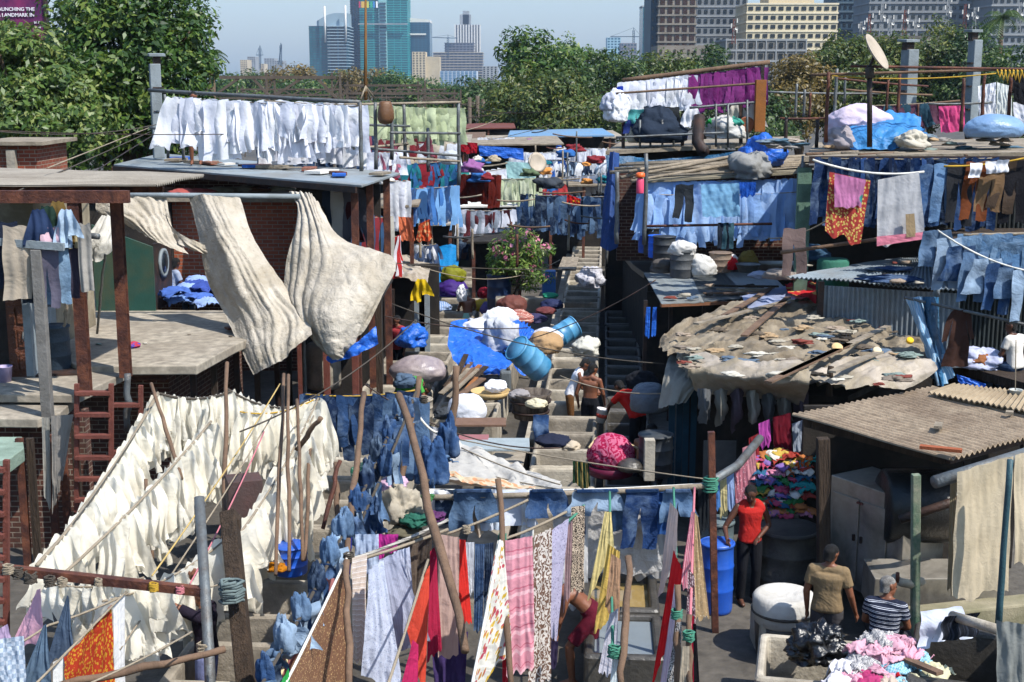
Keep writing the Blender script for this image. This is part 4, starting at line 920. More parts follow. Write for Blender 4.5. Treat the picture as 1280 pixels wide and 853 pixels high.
lane(-3.75, 1.55, 15.6, 47, 1.16, .80, 'concrete wash pen in the lane left of centre, {o} from the camera', 'left centre lane of wash pens', [CONC, CONC, CONCL], (None, WATERD, None, WATER))
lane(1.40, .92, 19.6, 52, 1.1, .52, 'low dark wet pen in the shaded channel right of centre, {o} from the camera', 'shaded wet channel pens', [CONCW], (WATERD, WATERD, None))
lane(-1.95, 1.25, 25.5, 33.5, 1.3, .78, 'concrete wash pen in the middle lane before the blue tarpaulin, {o} from the camera', 'middle lane of wash pens', [CONCL, CONC], (None, WATERD))
for x0, w_, Ya, Yb, nm in ((-2.17, .2, 16, 46, 'left'), (-.62, .6, 17.5, 25, 'middle'), (-.1, .2, 25, 60, 'right')):
 mb = MB(); ys = np.linspace(Ya, Yb, 24); A = [[(x0 + q * w_ + .068 * (y - 20), y, .5 + .03 * noise.noise(Vector((x0, y, q)))) for q in (0, 1)] for y in ys]
 B = [[(p[0], p[1], 0) for p in r] for r in A]
 for i in range(23): mb.add([A[i][0], A[i][1], A[i + 1][1], A[i + 1][0], B[i][0], B[i][1], B[i + 1][1], B[i + 1][0]], [(0, 1, 2, 3), (0, 4, 5, 1), (1, 5, 6, 2), (2, 6, 7, 3), (3, 7, 4, 0)])
 one('path', mb, CONCL if nm != 'middle' else CONC, kind='structure')
pen(P(780, 740, 15.6).x, 15.55, .95, 1.35, .62, -LA, 'concrete tank of grey water beside the stooping man', 'tanks at the bottom of the picture', CONCW, WATER, wl=.85, th=.12, seed=91)
pen(P(775, 690, 17).x, 16.95, 1.0, 1.35, .62, -LA, 'concrete tank of yellowish water behind the grey one', 'tanks at the bottom of the picture', CONCW, WATERY, wl=.8, th=.12, seed=92)
pen(-2.95, 14.2, 1.7, 1.2, .8, -LA, 'rounded concrete pen at the bottom left of centre beside the timber post', 'left centre lane of wash pens', CONC, None, th=.14, seed=93)
pen(P(1010, 805, 14.6).x, 14.55, 1.15, 1.3, .72, -.22, 'concrete pen holding black plastic in front of the man in khaki', None, CONCL, None, th=.1, seed=94)
pen(P(1215, 800, 13.9).x, 14.1, 1.15, 1.7, .95, -.35, 'dark deep concrete pen with thick rounded walls in the right corner', None, CONCW, None, th=.16, seed=95)
pen(P(985, 762, 16.3).x, 16.5, .75, .8, .5, 0, 'square concrete block pen behind the white drum', None, CONCL, None, th=.1, seed=96)
t = thing('terrace_building', 'pale concrete terrace on dark walls at left with broken front edge', 'building', G(180, 457, 0))
c = [G(*q, 2.6) for q in ((55, 386), (367, 389), (372, 394), (340, 412), (296, 430), (246, 457), (98, 458), (55, 440))]
mb = MB(); mb.prism([(p.x, p.y) for p in c], 2.44, 2.6); part('terrace_slab', mb, SLAB, t, bevel=.02)
bx = [G(50, 392, 2.4), G(300, 392, 2.4), G(200, 450, 2.4), G(60, 450, 2.4)]
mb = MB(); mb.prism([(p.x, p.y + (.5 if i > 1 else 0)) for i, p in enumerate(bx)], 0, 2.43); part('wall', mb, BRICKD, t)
for i, (px, py) in enumerate(((246, 457), (272, 446), (300, 430), (325, 418), (350, 405), (365, 396))):
 p = G(px - 6, py, 2.4); mb = MB(); mb.span(p.x - .05, p.x + .05, p.y, p.y + .1, 0, 2.43); part('post', mb, WOODD if i % 2 else DARKS, t)
mb = MB(); a, b = G(98, 459, 2.5), G(246, 459, 2.5); mb.beam(a + Vector((0, -.03, -.02)), b + Vector((0, -.03, -.02)), .07, .12); part('edge_beam', mb, RUST, t)
mb = MB(); a, b = G(165, 470, 2.35), G(206, 472, 2.35); mb.span(a.x, b.x, a.y - .06, a.y + .06, 2.28, 2.3); mb.span(a.x, b.x, a.y - .06, a.y + .06, 2.4, 2.42); mb.span(a.x, b.x, a.y - .01, a.y + .01, 2.3, 2.4); part('i_beam', mb, RUST, t)
for i, (x0, y0, x1, y1) in enumerate(((283, 411, 322, 407), (300, 402, 345, 404), (292, 405, 340, 411))):
 mb = MB(); mb.beam(G(x0, y0, 2.66 + .04 * i), G(x1, y1, 2.66 + .04 * i), .2, .04); one('plank', mb, (RUST, WOODG, WOODD)[i], f'short board at the broken terrace corner under the canvas, {["red brown", "grey", "dark"][i]} one', 'plank')
slabth('concrete_landing', 'grey concrete landing carrying the two brown steel posts', 'landing', ((-20, 470), (50, 459), (158, 459), (161, 464), (98, 494), (-20, 493)), 2.5, .13, SLAB)
slabth('concrete_landing', 'lower concrete landing with the grey post at the left edge', 'landing', ((-20, 497), (96, 497), (75, 516), (47, 524), (-20, 523)), 2.33, .14, SLAB)
slabth('concrete_landing', 'mossy green broken slab corner low at the left edge', 'landing', ((-20, 546), (28, 546), (30, 560), (10, 575), (-20, 576)), 2.1, .2, mat('mossy_concrete', '#7f9184', dirt='#4a5a4c', dirt_amt=.4))
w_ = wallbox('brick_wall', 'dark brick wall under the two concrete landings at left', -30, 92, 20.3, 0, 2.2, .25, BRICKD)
for i, (px, Y) in enumerate(((22, 18.9), (35, 18.9), (76, 19.3), (92, 19.8), (60, 19.1))):
 mb = MB(); a = P(px, 520, Y); mb.beam((a.x, Y, 0), (a.x, Y, 2.15), .1, .08); one('prop_post', mb, WOODD if i % 2 else RUST, f'dark prop under the left landings, {ordw(i + 1)} from the left edge'.replace('first from the left edge', 'nearest the left edge'), 'post', 'props under the left landings')
t = thing('awning', 'grey corrugated awning on two brown steel posts at upper left', 'awning', P(100, 500, 20.2))
z = 5.66; corr([G(-40, 231, z), G(195, 231, z), G(255, 218.5, z), G(-40, 210, z)], mat('grey_cement_sheet', '#8d867b', dirt='#6a6258', dirt_amt=.45, dscale=.8), t, pitch=.09, amp=.018, along=1)
for px, yb, Y in ((92, 499, 20.1), (145, 461, 21.4)):
 a = P(px, 243, Y); mb = MB()
 zb = 2.5; x = a.x; mb.span(x - .085, x + .085, Y - .08, Y - .07, zb, 5.55); mb.span(x - .085, x + .085, Y + .07, Y + .08, zb, 5.55); mb.span(x - .006, x + .006, Y - .07, Y + .07, zb, 5.55); mb.span(x - .085, x - .07, Y - .07, Y + .07, zb, 5.55)
 part('post', mb, RUST, t)
mb = MB(); a = P(-40, 238, 20.1); b = P(162, 238, 20.1); mb.span(a.x, b.x, 20.0, 20.12, 5.42, 5.60); part('beam', mb, RUST, t)
mb = MB(); a = P(-40, 236, 21.5); b = P(205, 236, 21.5); mb.span(a.x, b.x, 21.4, 21.52, 5.46, 5.62); part('beam', mb, RUST, t)
t = thing('plaster_house', 'stained plaster house with carved brown door at the left edge', 'building', P(10, 465, 22.6))
a, b = P(-60, 300, 22.6), P(44, 300, 22.6); mb = MB(); mb.span(a.x, b.x, 22.6, 25.6, 2.5, 5.5); part('wall', mb, PLAST, t)
DOORM = mat('carved_brown_door', '#5b3524', rough=.5, bump=.6, bscale=22, bdist=.03, dirt='#37200f', dirt_amt=.4, dscale=4)
a, b = P(1, 300, 21.4), P(26, 300, 21.4); mb = MB(); mb.span(a.x, b.x, 21.4, 21.46, 2.5, 4.15); d_ = part('door', mb, DOORM, t)
for i in range(4):
 for j in range(2):
  mb = MB(); xx = a.x + (b.x - a.x) * (.28 + .44 * j); mb.box((xx, 21.39, 2.75 + .38 * i), ((b.x - a.x) * .34, .03, .28)); part('panel', mb, DOORM, d_, bevel=.012)
mb = MB(); mb.tube([(b.x - .05, 21.36, 3.1), (b.x - .05, 21.33, 3.15), (b.x - .05, 21.36, 3.25)], .012); part('handle', mb, STEEL, d_)
mb = MB(); mb.span(P(-60, 300, 21.4).x, a.x - .003, 21.42, 22.59, 2.5, 4.6); part('wall', mb, DARKIN, t)
mb = MB(); mb.span(b.x + .003, b.x + .09, 21.38, 22.55, 2.5, 4.5); part('door_jamb', mb, GREYP, t)
corr([G(-40, 329, 4.6), G(36, 327, 4.6), G(41, 314, 4.6), G(-40, 313, 4.6)], CORR, None, 'small_roof', .09, .02, label='short pale corrugated roof sheet at the left edge over the door', cat='roof')
post(46, 312, 523, 19.5, .15, mat('grey_timber_post', '#6f6d6a', rough=.9, dirt='#45413d', dirt_amt=.4, dscale=3), 'grey square post standing on the lower left landing', round_=False)
post(31, 345, 470, 21.0, .12, GREYP, 'pale grey post beside the carved brown door', round_=False)
mb = MB(); mb.beam(P(-20, 397, 19.3), P(78, 430 - 322 + 0, 19.3) if False else P(80, 408 - 100 + 0, 19.3) if False else P(79, 309, 19.3), .05, .12) if False else mb.beam(P(-20, 301, 19.6), P(80, 309, 19.4), .05, .11); one('timber_rail', mb, GREYP, 'grey timber rail draped with washing under the left awning', 'rail')
hpipe(92, 293, 20.0, 123, 296, 19.8, .09, STEEL, 'short grey pipe poking out between the brown posts')
pole(84, 375, 80, 409, 21, 21, .05, WOODG, 'thin bamboo stick standing behind the first brown post'); pole(131, 318, 121, 418, 23, 23, .045, WOODG, 'thin bamboo prop leaning before the green cabinet')
drum(G(70, 462, 2.5), .25, .74, mat('slate_blue_barrel', '#2b3a48', rough=.6, dirt='#1a2129', dirt_amt=.4), 'dark slate barrel on the left landing', name='barrel')
mb = MB(); mb.box(G(70, 466, 2.5) + Vector((0, 0, .02)), (.8, .6, .03), rz=.2); one('board', mb, DARKS, 'dark board under the slate barrel', 'board')
mb = MB(); p = G(6, 477, 2.5); mb.lathe([(.10, 0), (.13, .24), (.14, .25), (.12, .24), (.1, .03), (.01, .03)], p, 18); one('bucket', mb, mat('lilac_plastic', '#9a8fb0', rough=.5, bump=0), 'small lilac bucket by the carved door', 'bucket')
def ladder(px0, px1, ytop, ybot, Y, m, label, rungs, dY=.6, w=.06):
 root = thing('steel_ladder', label, 'ladder', P((px0 + px1) / 2, ybot, Y)); a0, a1 = P(px0, ytop, Y), P(px1, ytop, Y); b0, b1 = P(px0, ybot, Y), P(px1, ybot, Y)
 for p, q in ((a0, b0), (a1, b1)):
  mb = MB(); mb.beam(p, q, w, w); part('rail', mb, m, root)
 for i in range(rungs):
  t_ = (i + .4) / rungs; mb = MB(); p, q = a0.lerp(b0, t_), a1.lerp(b1, t_); mb.beam(p - Vector((0, .03, 0)), q - Vector((0, .03, 0)), .12, .05); part('step', mb, m, root)
 return root
ladder(96, 139, 480, 640, 18.6, RUSTR, 'red oxide steel ladder beneath the brown posts at left', 6)
ladder(139, 176, 482, 600, 19.4, RUSTR, 'second red oxide steel frame right of the ladder', 2)
ladder(-6, 8, 575, 870, 14.5, RUSTR, 'tall red steel ladder frame at the bottom left edge', 11)
pole(160, 466, 160, 540, 19.6, 19.6, .1, STEEL, 'short blue grey drain pipe at the landing corner', 'drain_pipe', 'pipe')
t = thing('green_cabinet', 'green painted metal kiosk with a round window on the terrace', 'kiosk', G(160, 384, 2.6))
TEALP = mat('dark_green_paint', '#22473f', rough=.55, dirt='#4b4a34', dirt_amt=.4, dscale=1.2, bump=.1)
Y = 27.2; a, b, c_ = P(115, 300, Y), P(190, 300, Y), P(213, 300, Y + 1.2); 
def quadwall(p, q, z0, z1a, z1b, th=.06):
 mb = MB(); p, q = Vector((p.x, p.y, 0)), Vector((q.x, q.y, 0)); d = (q - p).normalized(); n_ = Vector((-d.y, d.x, 0)) * th
 vs = [(p.x, p.y, z0), (q.x, q.y, z0), (q.x, q.y, z1b), (p.x, p.y, z1a)]; vs += [(v[0] + n_.x, v[1] + n_.y, v[2]) for v in vs]
 mb.add(vs, [(0, 1, 2, 3), (7, 6, 5, 4), (0, 4, 5, 1), (1, 5, 6, 2), (2, 6, 7, 3), (3, 7, 4, 0)]); return mb
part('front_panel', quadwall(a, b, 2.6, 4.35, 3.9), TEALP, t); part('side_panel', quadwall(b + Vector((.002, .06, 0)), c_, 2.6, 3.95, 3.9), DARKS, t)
mm = b.lerp(c_, .5); d_ = (c_ - b); ang = math.atan2(d_.y, d_.x); M_ = Matrix.Rotation(ang, 3, 'Z') @ Matrix.Rotation(PI / 2, 3, 'X')
mb = MB(); mb.lathe([(.30, 0), (.30, .05), (.24, .06), (.22, .03), (.01, .03)], (mm.x, mm.y, 3.5), 26, M_); part('round_window', mb, GREYP, t)
mb = MB(); mb.lathe([(.20, .0), (.20, .055), (.01, .06)], (mm.x, mm.y, 3.5), 26, M_); part('glass', mb, GLD, t)
t = thing('brick_room', 'red brick room behind the terrace under a rag strewn roof', 'building', P(300, 352, 30.6))
a, b = P(205, 300, 30.6), P(385, 300, 30.6); mb = MB(); mb.span(a.x, b.x, 30.6, 30.85, 2.6, 4.5); part('wall', mb, mat('bright_red_brick', '#9c5236', rough=.95, brick='#7f3c26', bump=.4), t)
a, b = P(40, 300, 29.6), P(204, 300, 29.6); mb = MB(); mb.span(a.x, b.x, 30.3, 30.5, 2.6, 4.5); part('wall', mb, DARKIN, t, label='added dark wall keeping shade behind the kiosk')  # back wall added to keep the recess dark
c = [P(90, 247, 30.2), P(372, 249, 30.2), P(392, 238, 34), P(88, 235, 34)]; mb = MB(); mb.slab4(c, .08); part('roof', mb, WOODG, t)
mb = MB(); mb.tube([P(88, 243, 25.93), P(375, 246, 25.93)], .05); part('gutter', mb, GREYP, t)
a = P(386, 300, 27.5); mb = MB(); mb.span(a.x, a.x + .12, 28.9, 30.8, 2.6, 4.55); part('side_wall', mb, DARKIN, t)
for px in (89, 374): a = P(px, 246, 25.93); mb = MB(); mb.tube([(a.x, 25.93, 2.6 if px < 100 else 0), a], .04, 8); part('gutter_post', mb, STEEL, t)
for i in range(9):
 px = 150 + i * 25 + random.uniform(-8, 8); m_ = [cloth('#8f8878'), cloth('#a39a8a'), cloth('#7a5a4c'), cloth('#b5b0a6'), cloth('#9c4f4a')][i % 5 if i != 3 else 4]
 p = P(px, 243, 31 + random.uniform(-.5, 1)); p.z = 4.66; crumple('rag', p, .2, m_, f'crumpled rag on the roof above the brick room, {ordw(i + 1)} from the left', 'rag', 'rags on the brick room roof', seed=i, flat=.35, sub=2, rough=.6, scale=(1.4, 1, 1))
t = thing('brick_building', 'dark brick building with overhanging tin roof carrying the white washing', 'building', P(300, 260, 31))
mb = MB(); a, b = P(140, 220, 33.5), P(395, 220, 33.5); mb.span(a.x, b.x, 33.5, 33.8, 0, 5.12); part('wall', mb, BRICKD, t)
mb = MB(); a, b = P(395, 220, 31), P(470, 220, 31); mb.span(a.x, b.x, 31.6, 31.8, 0, 5.0); part('wall', mb, DARKIN, t)
TIN = mat('pale_blue_tin', '#8d979c', rough=.5, dirt='#77736a', dirt_amt=.45, dscale=.7, metal=.3, bump=.15)
c = [P(142, 204, 33.0), P(452, 231, 26.4), P(500, 212, 30), P(200, 192, 38)]
for q in c: q.z = 5.2
mb = MB(); mb.slab4(c, .05); part('roof', mb, TIN, t, bevel=.01)
mb = MB(); mb.beam(c[0] + Vector((0, 0, -.1)), c[1] + Vector((-.1, .1, -.1)), .08, .12); part('eaves_beam', mb, DARKS, t)
for i, (px, Y) in enumerate(((444, 26.9), (463, 28.3), (484, 29.3), (340, 29.3))):
 a = P(px, 300, Y); mb = MB(); mb.span(a.x - .07, a.x + .07, Y, Y + .1, 0 if i < 3 else 5.0, 5.14); part('post', mb, RUST, t)
for i in range(14):
 a = G(210 + i * 19, 201 + i * 1.6, 5.23); mb = MB(); k = random.uniform(.15, .4); mb.box(a + Vector((random.uniform(-.3, .3), random.uniform(-.4, .8), .03)), (k * 2, k, random.uniform(.02, .08)), rz=random.uniform(0, 3)); one('roof_scrap', mb, [cloth('#2f5fb0'), WOODG, CORR, BRICK, WHITEP, RUST][i % 6], f'{["blue", "grey", "dull", "brick red", "white", "rusty"][i % 6]} scrap lying on the tin roof, {ordw(i + 1)} from its left end', 'scrap', 'scraps on the tin roof')
def pillar(px, ytop, ybot, Y, wpx, m, label, cap=(1.5, .08), dark=False):
 k = Y / 1700; a = P(px, ytop, Y); b = P(px, ybot, Y); root = thing('concrete_pillar', label, 'pillar', b); w = wpx * k; mb = MB(); mb.box(((a.x + b.x) / 2, Y, (a.z + b.z) / 2), (w, w * 1.1, a.z - b.z), rz=.35); part('shaft', mb, m, root, bevel=.02)
 mb = MB(); mb.box((a.x, Y, a.z + .22), (w * cap[0], w * cap[0], .07), rz=.35, rx=.05); part('cap', mb, m, root, bevel=.01)
 mb = MB(); mb.box((a.x, Y, a.z + .08), (w * .7, w * .7, .2), rz=.35); part('neck', mb, DARKS, root)
 for q in (.25, .5, .75):
  mb = MB(); mb.box((a.x, Y, b.z + (a.z - b.z) * q), (w * 1.04, w * 1.14, .03), rz=.35); part('tie_wire', mb, DARKS, root)
 return root
pillar(196, 80, 198, 35, 13, GREYP, 'grey concrete pillar with flat cap before the large left tree')
pillar(1135, 62, 165, 36, 15, GREYP, 'grey concrete pillar with dark flat cap right of the dish', (1.3, .06)); pillar(1216, 50, 165, 35, 12, GREYP, 'slimmer grey pillar with tilted cap at upper right', (1.35, .06))
t = thing('brick_hut', 'small red brick hut with flat roof at the far left edge', 'building', P(20, 210, 30)); a, b = P(-30, 200, 30), P(47, 200, 30); mb = MB(); mb.span(a.x, b.x, 30, 32, 0, 5.8); part('wall', mb, BRICK, t)
mb = MB(); mb.span(a.x, b.x + .2, 29.8, 32.2, 5.8, 5.88); part('roof', mb, WOODG, t); mb = MB(); mb.span(P(-5, 0, 29.9).x, P(6, 0, 29.9).x, 29.85, 29.99, 4.8, 5.7); part('pier', mb, CONCL, t)
t = thing('rack_platform', 'upper platform of poles holding the white and purple shirts', 'platform', P(860, 186, 38))
c = [P(757, 189, 36.5), P(965, 178, 37.5), P(1000, 170, 41), P(775, 178, 41)]; mb = MB(); mb.slab4(c, .1); part('deck', mb, WOODG, t)
mb = MB(); a, b = P(762, 200, 38.5), P(975, 200, 38.5); mb.span(a.x, b.x, 39.5, 39.7, 0, 5.2); part('wall', mb, DARKIN, t)
for px, y0, Y in ((779, 101, 37.6), (853, 142, 37.8), (953, 80, 37.8), (868, 150, 37.4), (926, 130, 37.4)):
 a, b = P(px, y0, Y), P(px, 185, Y); mb = MB(); mb.beam(a, b, .09, .09, up=(0, 1, 0)); part('post', mb, DARKS, t)
for px, yt in ((813, 160), (828, 150), (842, 160), (895, 130), (910, 130), (934, 125), (800, 150)):
 a, b = P(px, yt, 37), P(px, 184, 37); mb = MB(); mb.tube([a, b], .03, 6); part('rail_post', mb, STEEL, t)
hpipe(778, 101, 37.6, 962, 78, 37.8, .13, WOODP, 'thick bamboo top bar of the shirt rack at upper right', 'rack_bar'); hpipe(770, 117, 37.2, 955, 104, 37.4, .06, WOODP, 'thin cross bar before the white and purple shirts', 'rack_bar')
hpipe(862, 135, 37.0, 958, 127, 37.2, .07, STEEL, 'lower steel rail under the purple shirts', 'rack_bar'); hpipe(770, 172, 36.7, 905, 166, 36.7, .06, STEEL, 'handrail along the edge of the shirt rack platform', 'rack_bar')
mb = MB(); a = P(950, 100, 37.2); b = P(950, 165, 37.2); mb.box(((a.x + b.x) / 2, 37.2, (a.z + b.z) / 2), (.28, .2, a.z - b.z)); one('wooden_post', mb, mat('orange_brown_wood', '#8a5523', rough=.7, dirt='#5f3a1a', dirt_amt=.3), 'orange brown square wooden post right of the purple shirts', 'post', bevel=.01)
mb = sheetpx([[(757, 194, 36.0), (800, 200, 36.2), (870, 196, 36.2), (960, 184, 36.4)], [(760, 220, 35.8), (800, 215, 36), (870, 212, 36.1), (960, 204, 36.3)], [(764, 232, 35.7), (800, 224, 35.9), (870, 224, 36), (960, 222, 36.2)]], 40, 14, .08, 4, 'v', .05, 3); one('tarpaulin', mb, TARPD, 'teal blue tarpaulin stretched under the shirt rack platform', 'tarpaulin')
mb = sheetpx([[(762, 192, 35.2), (778, 195, 35.2), (806, 198, 35.5)], [(768, 235, 35), (790, 240, 34.8), (806, 236, 35.4)], [(772, 276, 35), (786, 280, 34.8), (804, 262, 35.2)]], 22, 24, .10, 3, 'v', .06, 4); one('tarpaulin', mb, TARPD, 'teal tarpaulin hanging in a curve beside the blue shirts', 'tarpaulin')
mb = sheetpx([[(763, 190, 34.6), (768, 190, 34.4), (774, 192, 34.6)], [(756, 250, 34), (764, 250, 33.6), (773, 252, 34)], [(750, 308, 33.4), (762, 314, 33), (773, 306, 33.4)]], 14, 26, .06, 3, 'v', .03, 5); one('tarpaulin', mb, TARPN, 'navy mesh tarpaulin falling to a point over the end of the lane', 'tarpaulin')
t = thing('shirt_shed', 'dark brick shed behind the long row of pale blue shirts', 'building', P(900, 310, 35)); a, b = P(772, 300, 34), P(1010, 300, 34); mb = MB(); mb.span(a.x, b.x, 34.2, 34.4, 2.7, 4.9); part('wall', mb, BRICKD, t)
c = [P(800, 226, 31.5), P(1010, 214, 31.5), P(1010, 200, 35), P(800, 208, 35)]
mb = MB(); mb.slab4([q + Vector((0, 0, -.02)) for q in c], .04); part('roof_mat', mb, mat('bamboo_matting', '#8e8570', rough=.95, dirt='#4b4438', dirt_amt=.5, stretch=(.4, 4, 4), dscale=4), t)
for i in range(9):
 k = i / 8; p, q = c[0].lerp(c[3], k), c[1].lerp(c[2], k); mb = MB(); mb.tube([p + Vector((random.uniform(-.8, .2), 0, .06)), q + Vector((random.uniform(-.2, .4), 0, .1))], random.uniform(.03, .05), 6, jit=.1); one('bamboo_pole', mb, WOODG, f'bamboo pole lying on the shed roof above the blue shirts, {ordw(i + 1)} from the front', 'pole', 'poles on the blue shirt shed')
for i, (x0, y0, x1, y1) in enumerate(((775, 222, 940, 192), (785, 215, 925, 195), (790, 226, 960, 198))): pole(x0, y0, x1, y1, 31.0, 32.5 + i * .2, .08, WOODG, f'long slanting grey pole over the teal tarpaulin, {["longest", "upper", "lower"][i]} of three')
for px, y0, y1, Y in ((808, 192, 306, 31), (1004, 195, 320, 30), (772, 215, 305, 31), (925, 215, 300, 31.8)): post(px, y0, y1, Y, .1, STEEL, f'steel pipe upright of the blue shirt shed {"at its left corner" if px == 808 else "at its right end" if px == 1004 else "beside the navy mesh" if px == 772 else "amid the shirts"}', 'scaffold_post')
hpipe(808, 283, 30.6, 965, 280, 30.6, .06, RUST, 'rusty rail crossing in front of the blue shirts')
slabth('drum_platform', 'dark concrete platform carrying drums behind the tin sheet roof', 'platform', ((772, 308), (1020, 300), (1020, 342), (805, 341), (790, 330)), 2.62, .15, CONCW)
mb = MB(); c_ = [G(770, 308, 0), G(1010, 300, 0), G(1010, 330, 0), G(815, 332, 0)]; a = G(815, 340, 2.5); mb.span(a.x, a.x + 6, a.y + .4, a.y + .6, 0, 2.46); one('shade_wall', mb, DARKIN, 'added dark wall keeping shade under the drum platform facing the lane', 'wall')  # wall added to hold the space under the platform dark
mb = MB(); a = G(800, 340, 2.5); mb.span(a.x + .05, a.x + .15, a.y - 1.5, a.y + 6, 0, 2.46); one('shade_wall', mb, DARKIN, 'added dark side wall keeping shade right of the channel', 'wall')  # side wall added so the platform space stays dark
for i, (q, m_, lb) in enumerate(((((805, 341), (827, 380), (880, 378), (862, 340)), TIN, 'left pale tin sheet of the low roof beside the lane'), (((862, 341), (880, 377), (935, 374), (905, 340)), mat('wet_tin', '#5a5f60', rough=.35, dirt='#3a3d3e', dirt_amt=.4, metal=.2), 'dark damp tin sheet in the middle of the low roof'), (((905, 341), (935, 373), (990, 370), (960, 340)), TIN, 'right pale tin sheet of the low roof under the clutter'))):
 z = 2.7 + .012 * i; c = [G(q[1][0], q[1][1], z), G(q[2][0], q[2][1], z), G(q[3][0], q[3][1], z), G(q[0][0], q[0][1], z)]; corr(c, m_, None, 'tin_sheet', .25, .006, label=lb, cat='roof sheet', seed=i)
mb = MB(); mb.beam(G(826, 382, 2.66), G(925, 378, 2.66), .1, .06); one('edge_board', mb, mat('rusty_board', '#7a5138', dirt='#4a2f20', dirt_amt=.4), 'rusty edge board along the low tin roof', 'board')
for px in (806, 838, 880, 920): mb = MB(); a = G(px, 379, 2.6); mb.span(a.x, a.x + .08, a.y + .2, a.y + .28, 0, 2.62); one('prop_post', mb, DARKS, f'dark prop under the low tin roof, {["nearest the lane", "second from the lane", "third from the lane", "farthest from the lane"][(806, 838, 880, 920).index(px)]}', 'post')
mb = MB(); a = G(812, 385, 2.3); mb.span(a.x + .1, a.x + 5, a.y + 1.6, a.y + 1.7, 0, 2.4); one('shade_wall', mb, DARKIN, 'added dark wall keeping shade below the low tin roof', 'wall')  # wall added to darken the gap under the tin roof
t = thing('rag_roofed_shed', 'low shed roofed with heaped sacking, canvas and rubbish', 'building', G(1000, 500, 0))
def ragsheet(rows, nu, nv, m, name, parent, seed, amp=.10, label=None, cat=None, freq=1.0, fold=.05):
 mb = sheetpx(rows, nu, nv, fold, 3.2, 'v', 0, seed, False); vs = []; off = Vector((seed * 3.1, seed, 0))
 for v in mb.v:
  q = Vector(v); w_ = q + Vector((noise.noise(q * 1.5 + off), 0, noise.noise(q * 1.5 - off))) * .35; n_ = noise.fractal(q * 1.2 * freq + off, .9, 2.1, 5) * amp + (1 - abs(noise.noise(w_ * 2.6 * freq + off)) * 2.4) * amp * .5 + (1 - abs(noise.noise(w_ * 6 * freq + off)) * 2.4) * amp * .22; vs.append((v[0] + n_ * .3, v[1] - n_ * .6, v[2] + n_ * .8))
 mb.v = vs; return one(name, mb, m, label, cat, None, parent)
SACK = cloth('#8c8170', name='grey_brown_sacking', dirt='#5c5040', dirt_amt=.5, dscale=1.2, bump=.8, bscale=9, trans=0, var=.35)
SACK2 = cloth('#a0968a', name='pale_dusty_canvas', dirt='#72674f', dirt_amt=.45, dscale=1.5, bump=.7, bscale=8, trans=0, var=.25)
def GP(px, py, z): p = G(px, py, z); return (px, py, p.y)
ragsheet([[GP(985, 366, 2.75), GP(1060, 392, 2.7), GP(1130, 420, 2.65), GP(1165, 432, 2.6)], [GP(900, 388, 2.8), GP(960, 408, 2.8), GP(1060, 430, 2.7), GP(1168, 452, 2.55)], [GP(835, 416, 2.75), GP(900, 438, 2.8), GP(1000, 452, 2.75), GP(1120, 474, 2.5)], [GP(822, 436, 2.6), GP(860, 470, 2.55), GP(960, 486, 2.55), GP(1062, 494, 2.45)]], 130, 100, SACK, 'rag_roof', t, 3, .17)
mb = MB(); pts = [G(838, 470, 2.4), G(1000, 495, 2.3), G(1060, 495, 2.3), G(1170, 445, 2.3), G(1000, 380, 2.3), G(860, 400, 2.3)]; mb.prism([(p.x, p.y) for p in pts], 2.2, 2.3); part('roof_board', mb, DARKIN, t)
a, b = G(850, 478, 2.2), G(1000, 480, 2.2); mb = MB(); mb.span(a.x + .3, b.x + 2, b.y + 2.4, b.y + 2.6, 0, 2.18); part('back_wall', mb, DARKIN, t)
ragsheet([[(838, 442, 23), (880, 440, 22.8), (900, 446, 22.6)], [(830, 468, 22.0), (855, 470, 21.6), (880, 470, 21.5)], [(823, 512, 21.6), (840, 508, 21.2), (856, 506, 21.2)]], 24, 24, cloth('#8a857a', name='grey_tarp_flap', dirt='#55504a', dirt_amt=.4, trans=.05), 'canvas_flap', None, 8, .03, 'grey canvas flap hanging off the left front corner of the rag roof', 'tarpaulin')
ragsheet([[GP(862, 440, 2.85), GP(940, 452, 2.95), GP(1010, 456, 2.95)], [GP(858, 462, 2.75), GP(930, 474, 2.8), GP(1010, 480, 2.8)], [(868, 488, 20.8), (940, 498, 20.5), (1004, 506, 20.2)]], 44, 24, SACK2, 'canvas_sheet', None, 9, .09, 'pale dusty canvas along the front edge of the rag roof', 'canvas')
ragsheet([[GP(1118, 440, 2.8), GP(1145, 446, 2.8), GP(1168, 456, 2.75)], [GP(1050, 455, 2.85), GP(1100, 462, 2.8), GP(1165, 470, 2.6)], [GP(1000, 470, 2.85), GP(1060, 486, 2.7), GP(1130, 488, 2.5)]], 44, 24, SACK2, 'canvas_sheet', None, 12, .10, 'crumpled pale canvas at the right corner of the rag roof', 'canvas')
ragsheet([[GP(925, 370, 2.95), GP(965, 362, 3.0), GP(1015, 352, 3.0)], [GP(935, 388, 2.85), GP(980, 380, 2.9), GP(1020, 370, 2.9)]], 30, 14, cloth('#8f9ab8', name='pale_violet_sheet', dirt='#6d7388', dirt_amt=.4), 'plastic_sheet', None, 14, .05, 'pale violet plastic sheet on the roof beside the corrugated shack', 'sheet')
ragsheet([[GP(981, 356, 3.08), GP(1000, 352, 3.1), GP(1020, 353, 3.1)], [GP(985, 367, 3.02), GP(1003, 372, 3.02), GP(1020, 380, 3.0)]], 20, 12, cloth('#b3262c', 'floral', '#c99a5a', pscale=.4, name='red_border_mat'), 'red_mat', None, 15, .02, 'red bordered mat with yellow middle by the shack wall', 'mat')
rnd = random.Random(3)
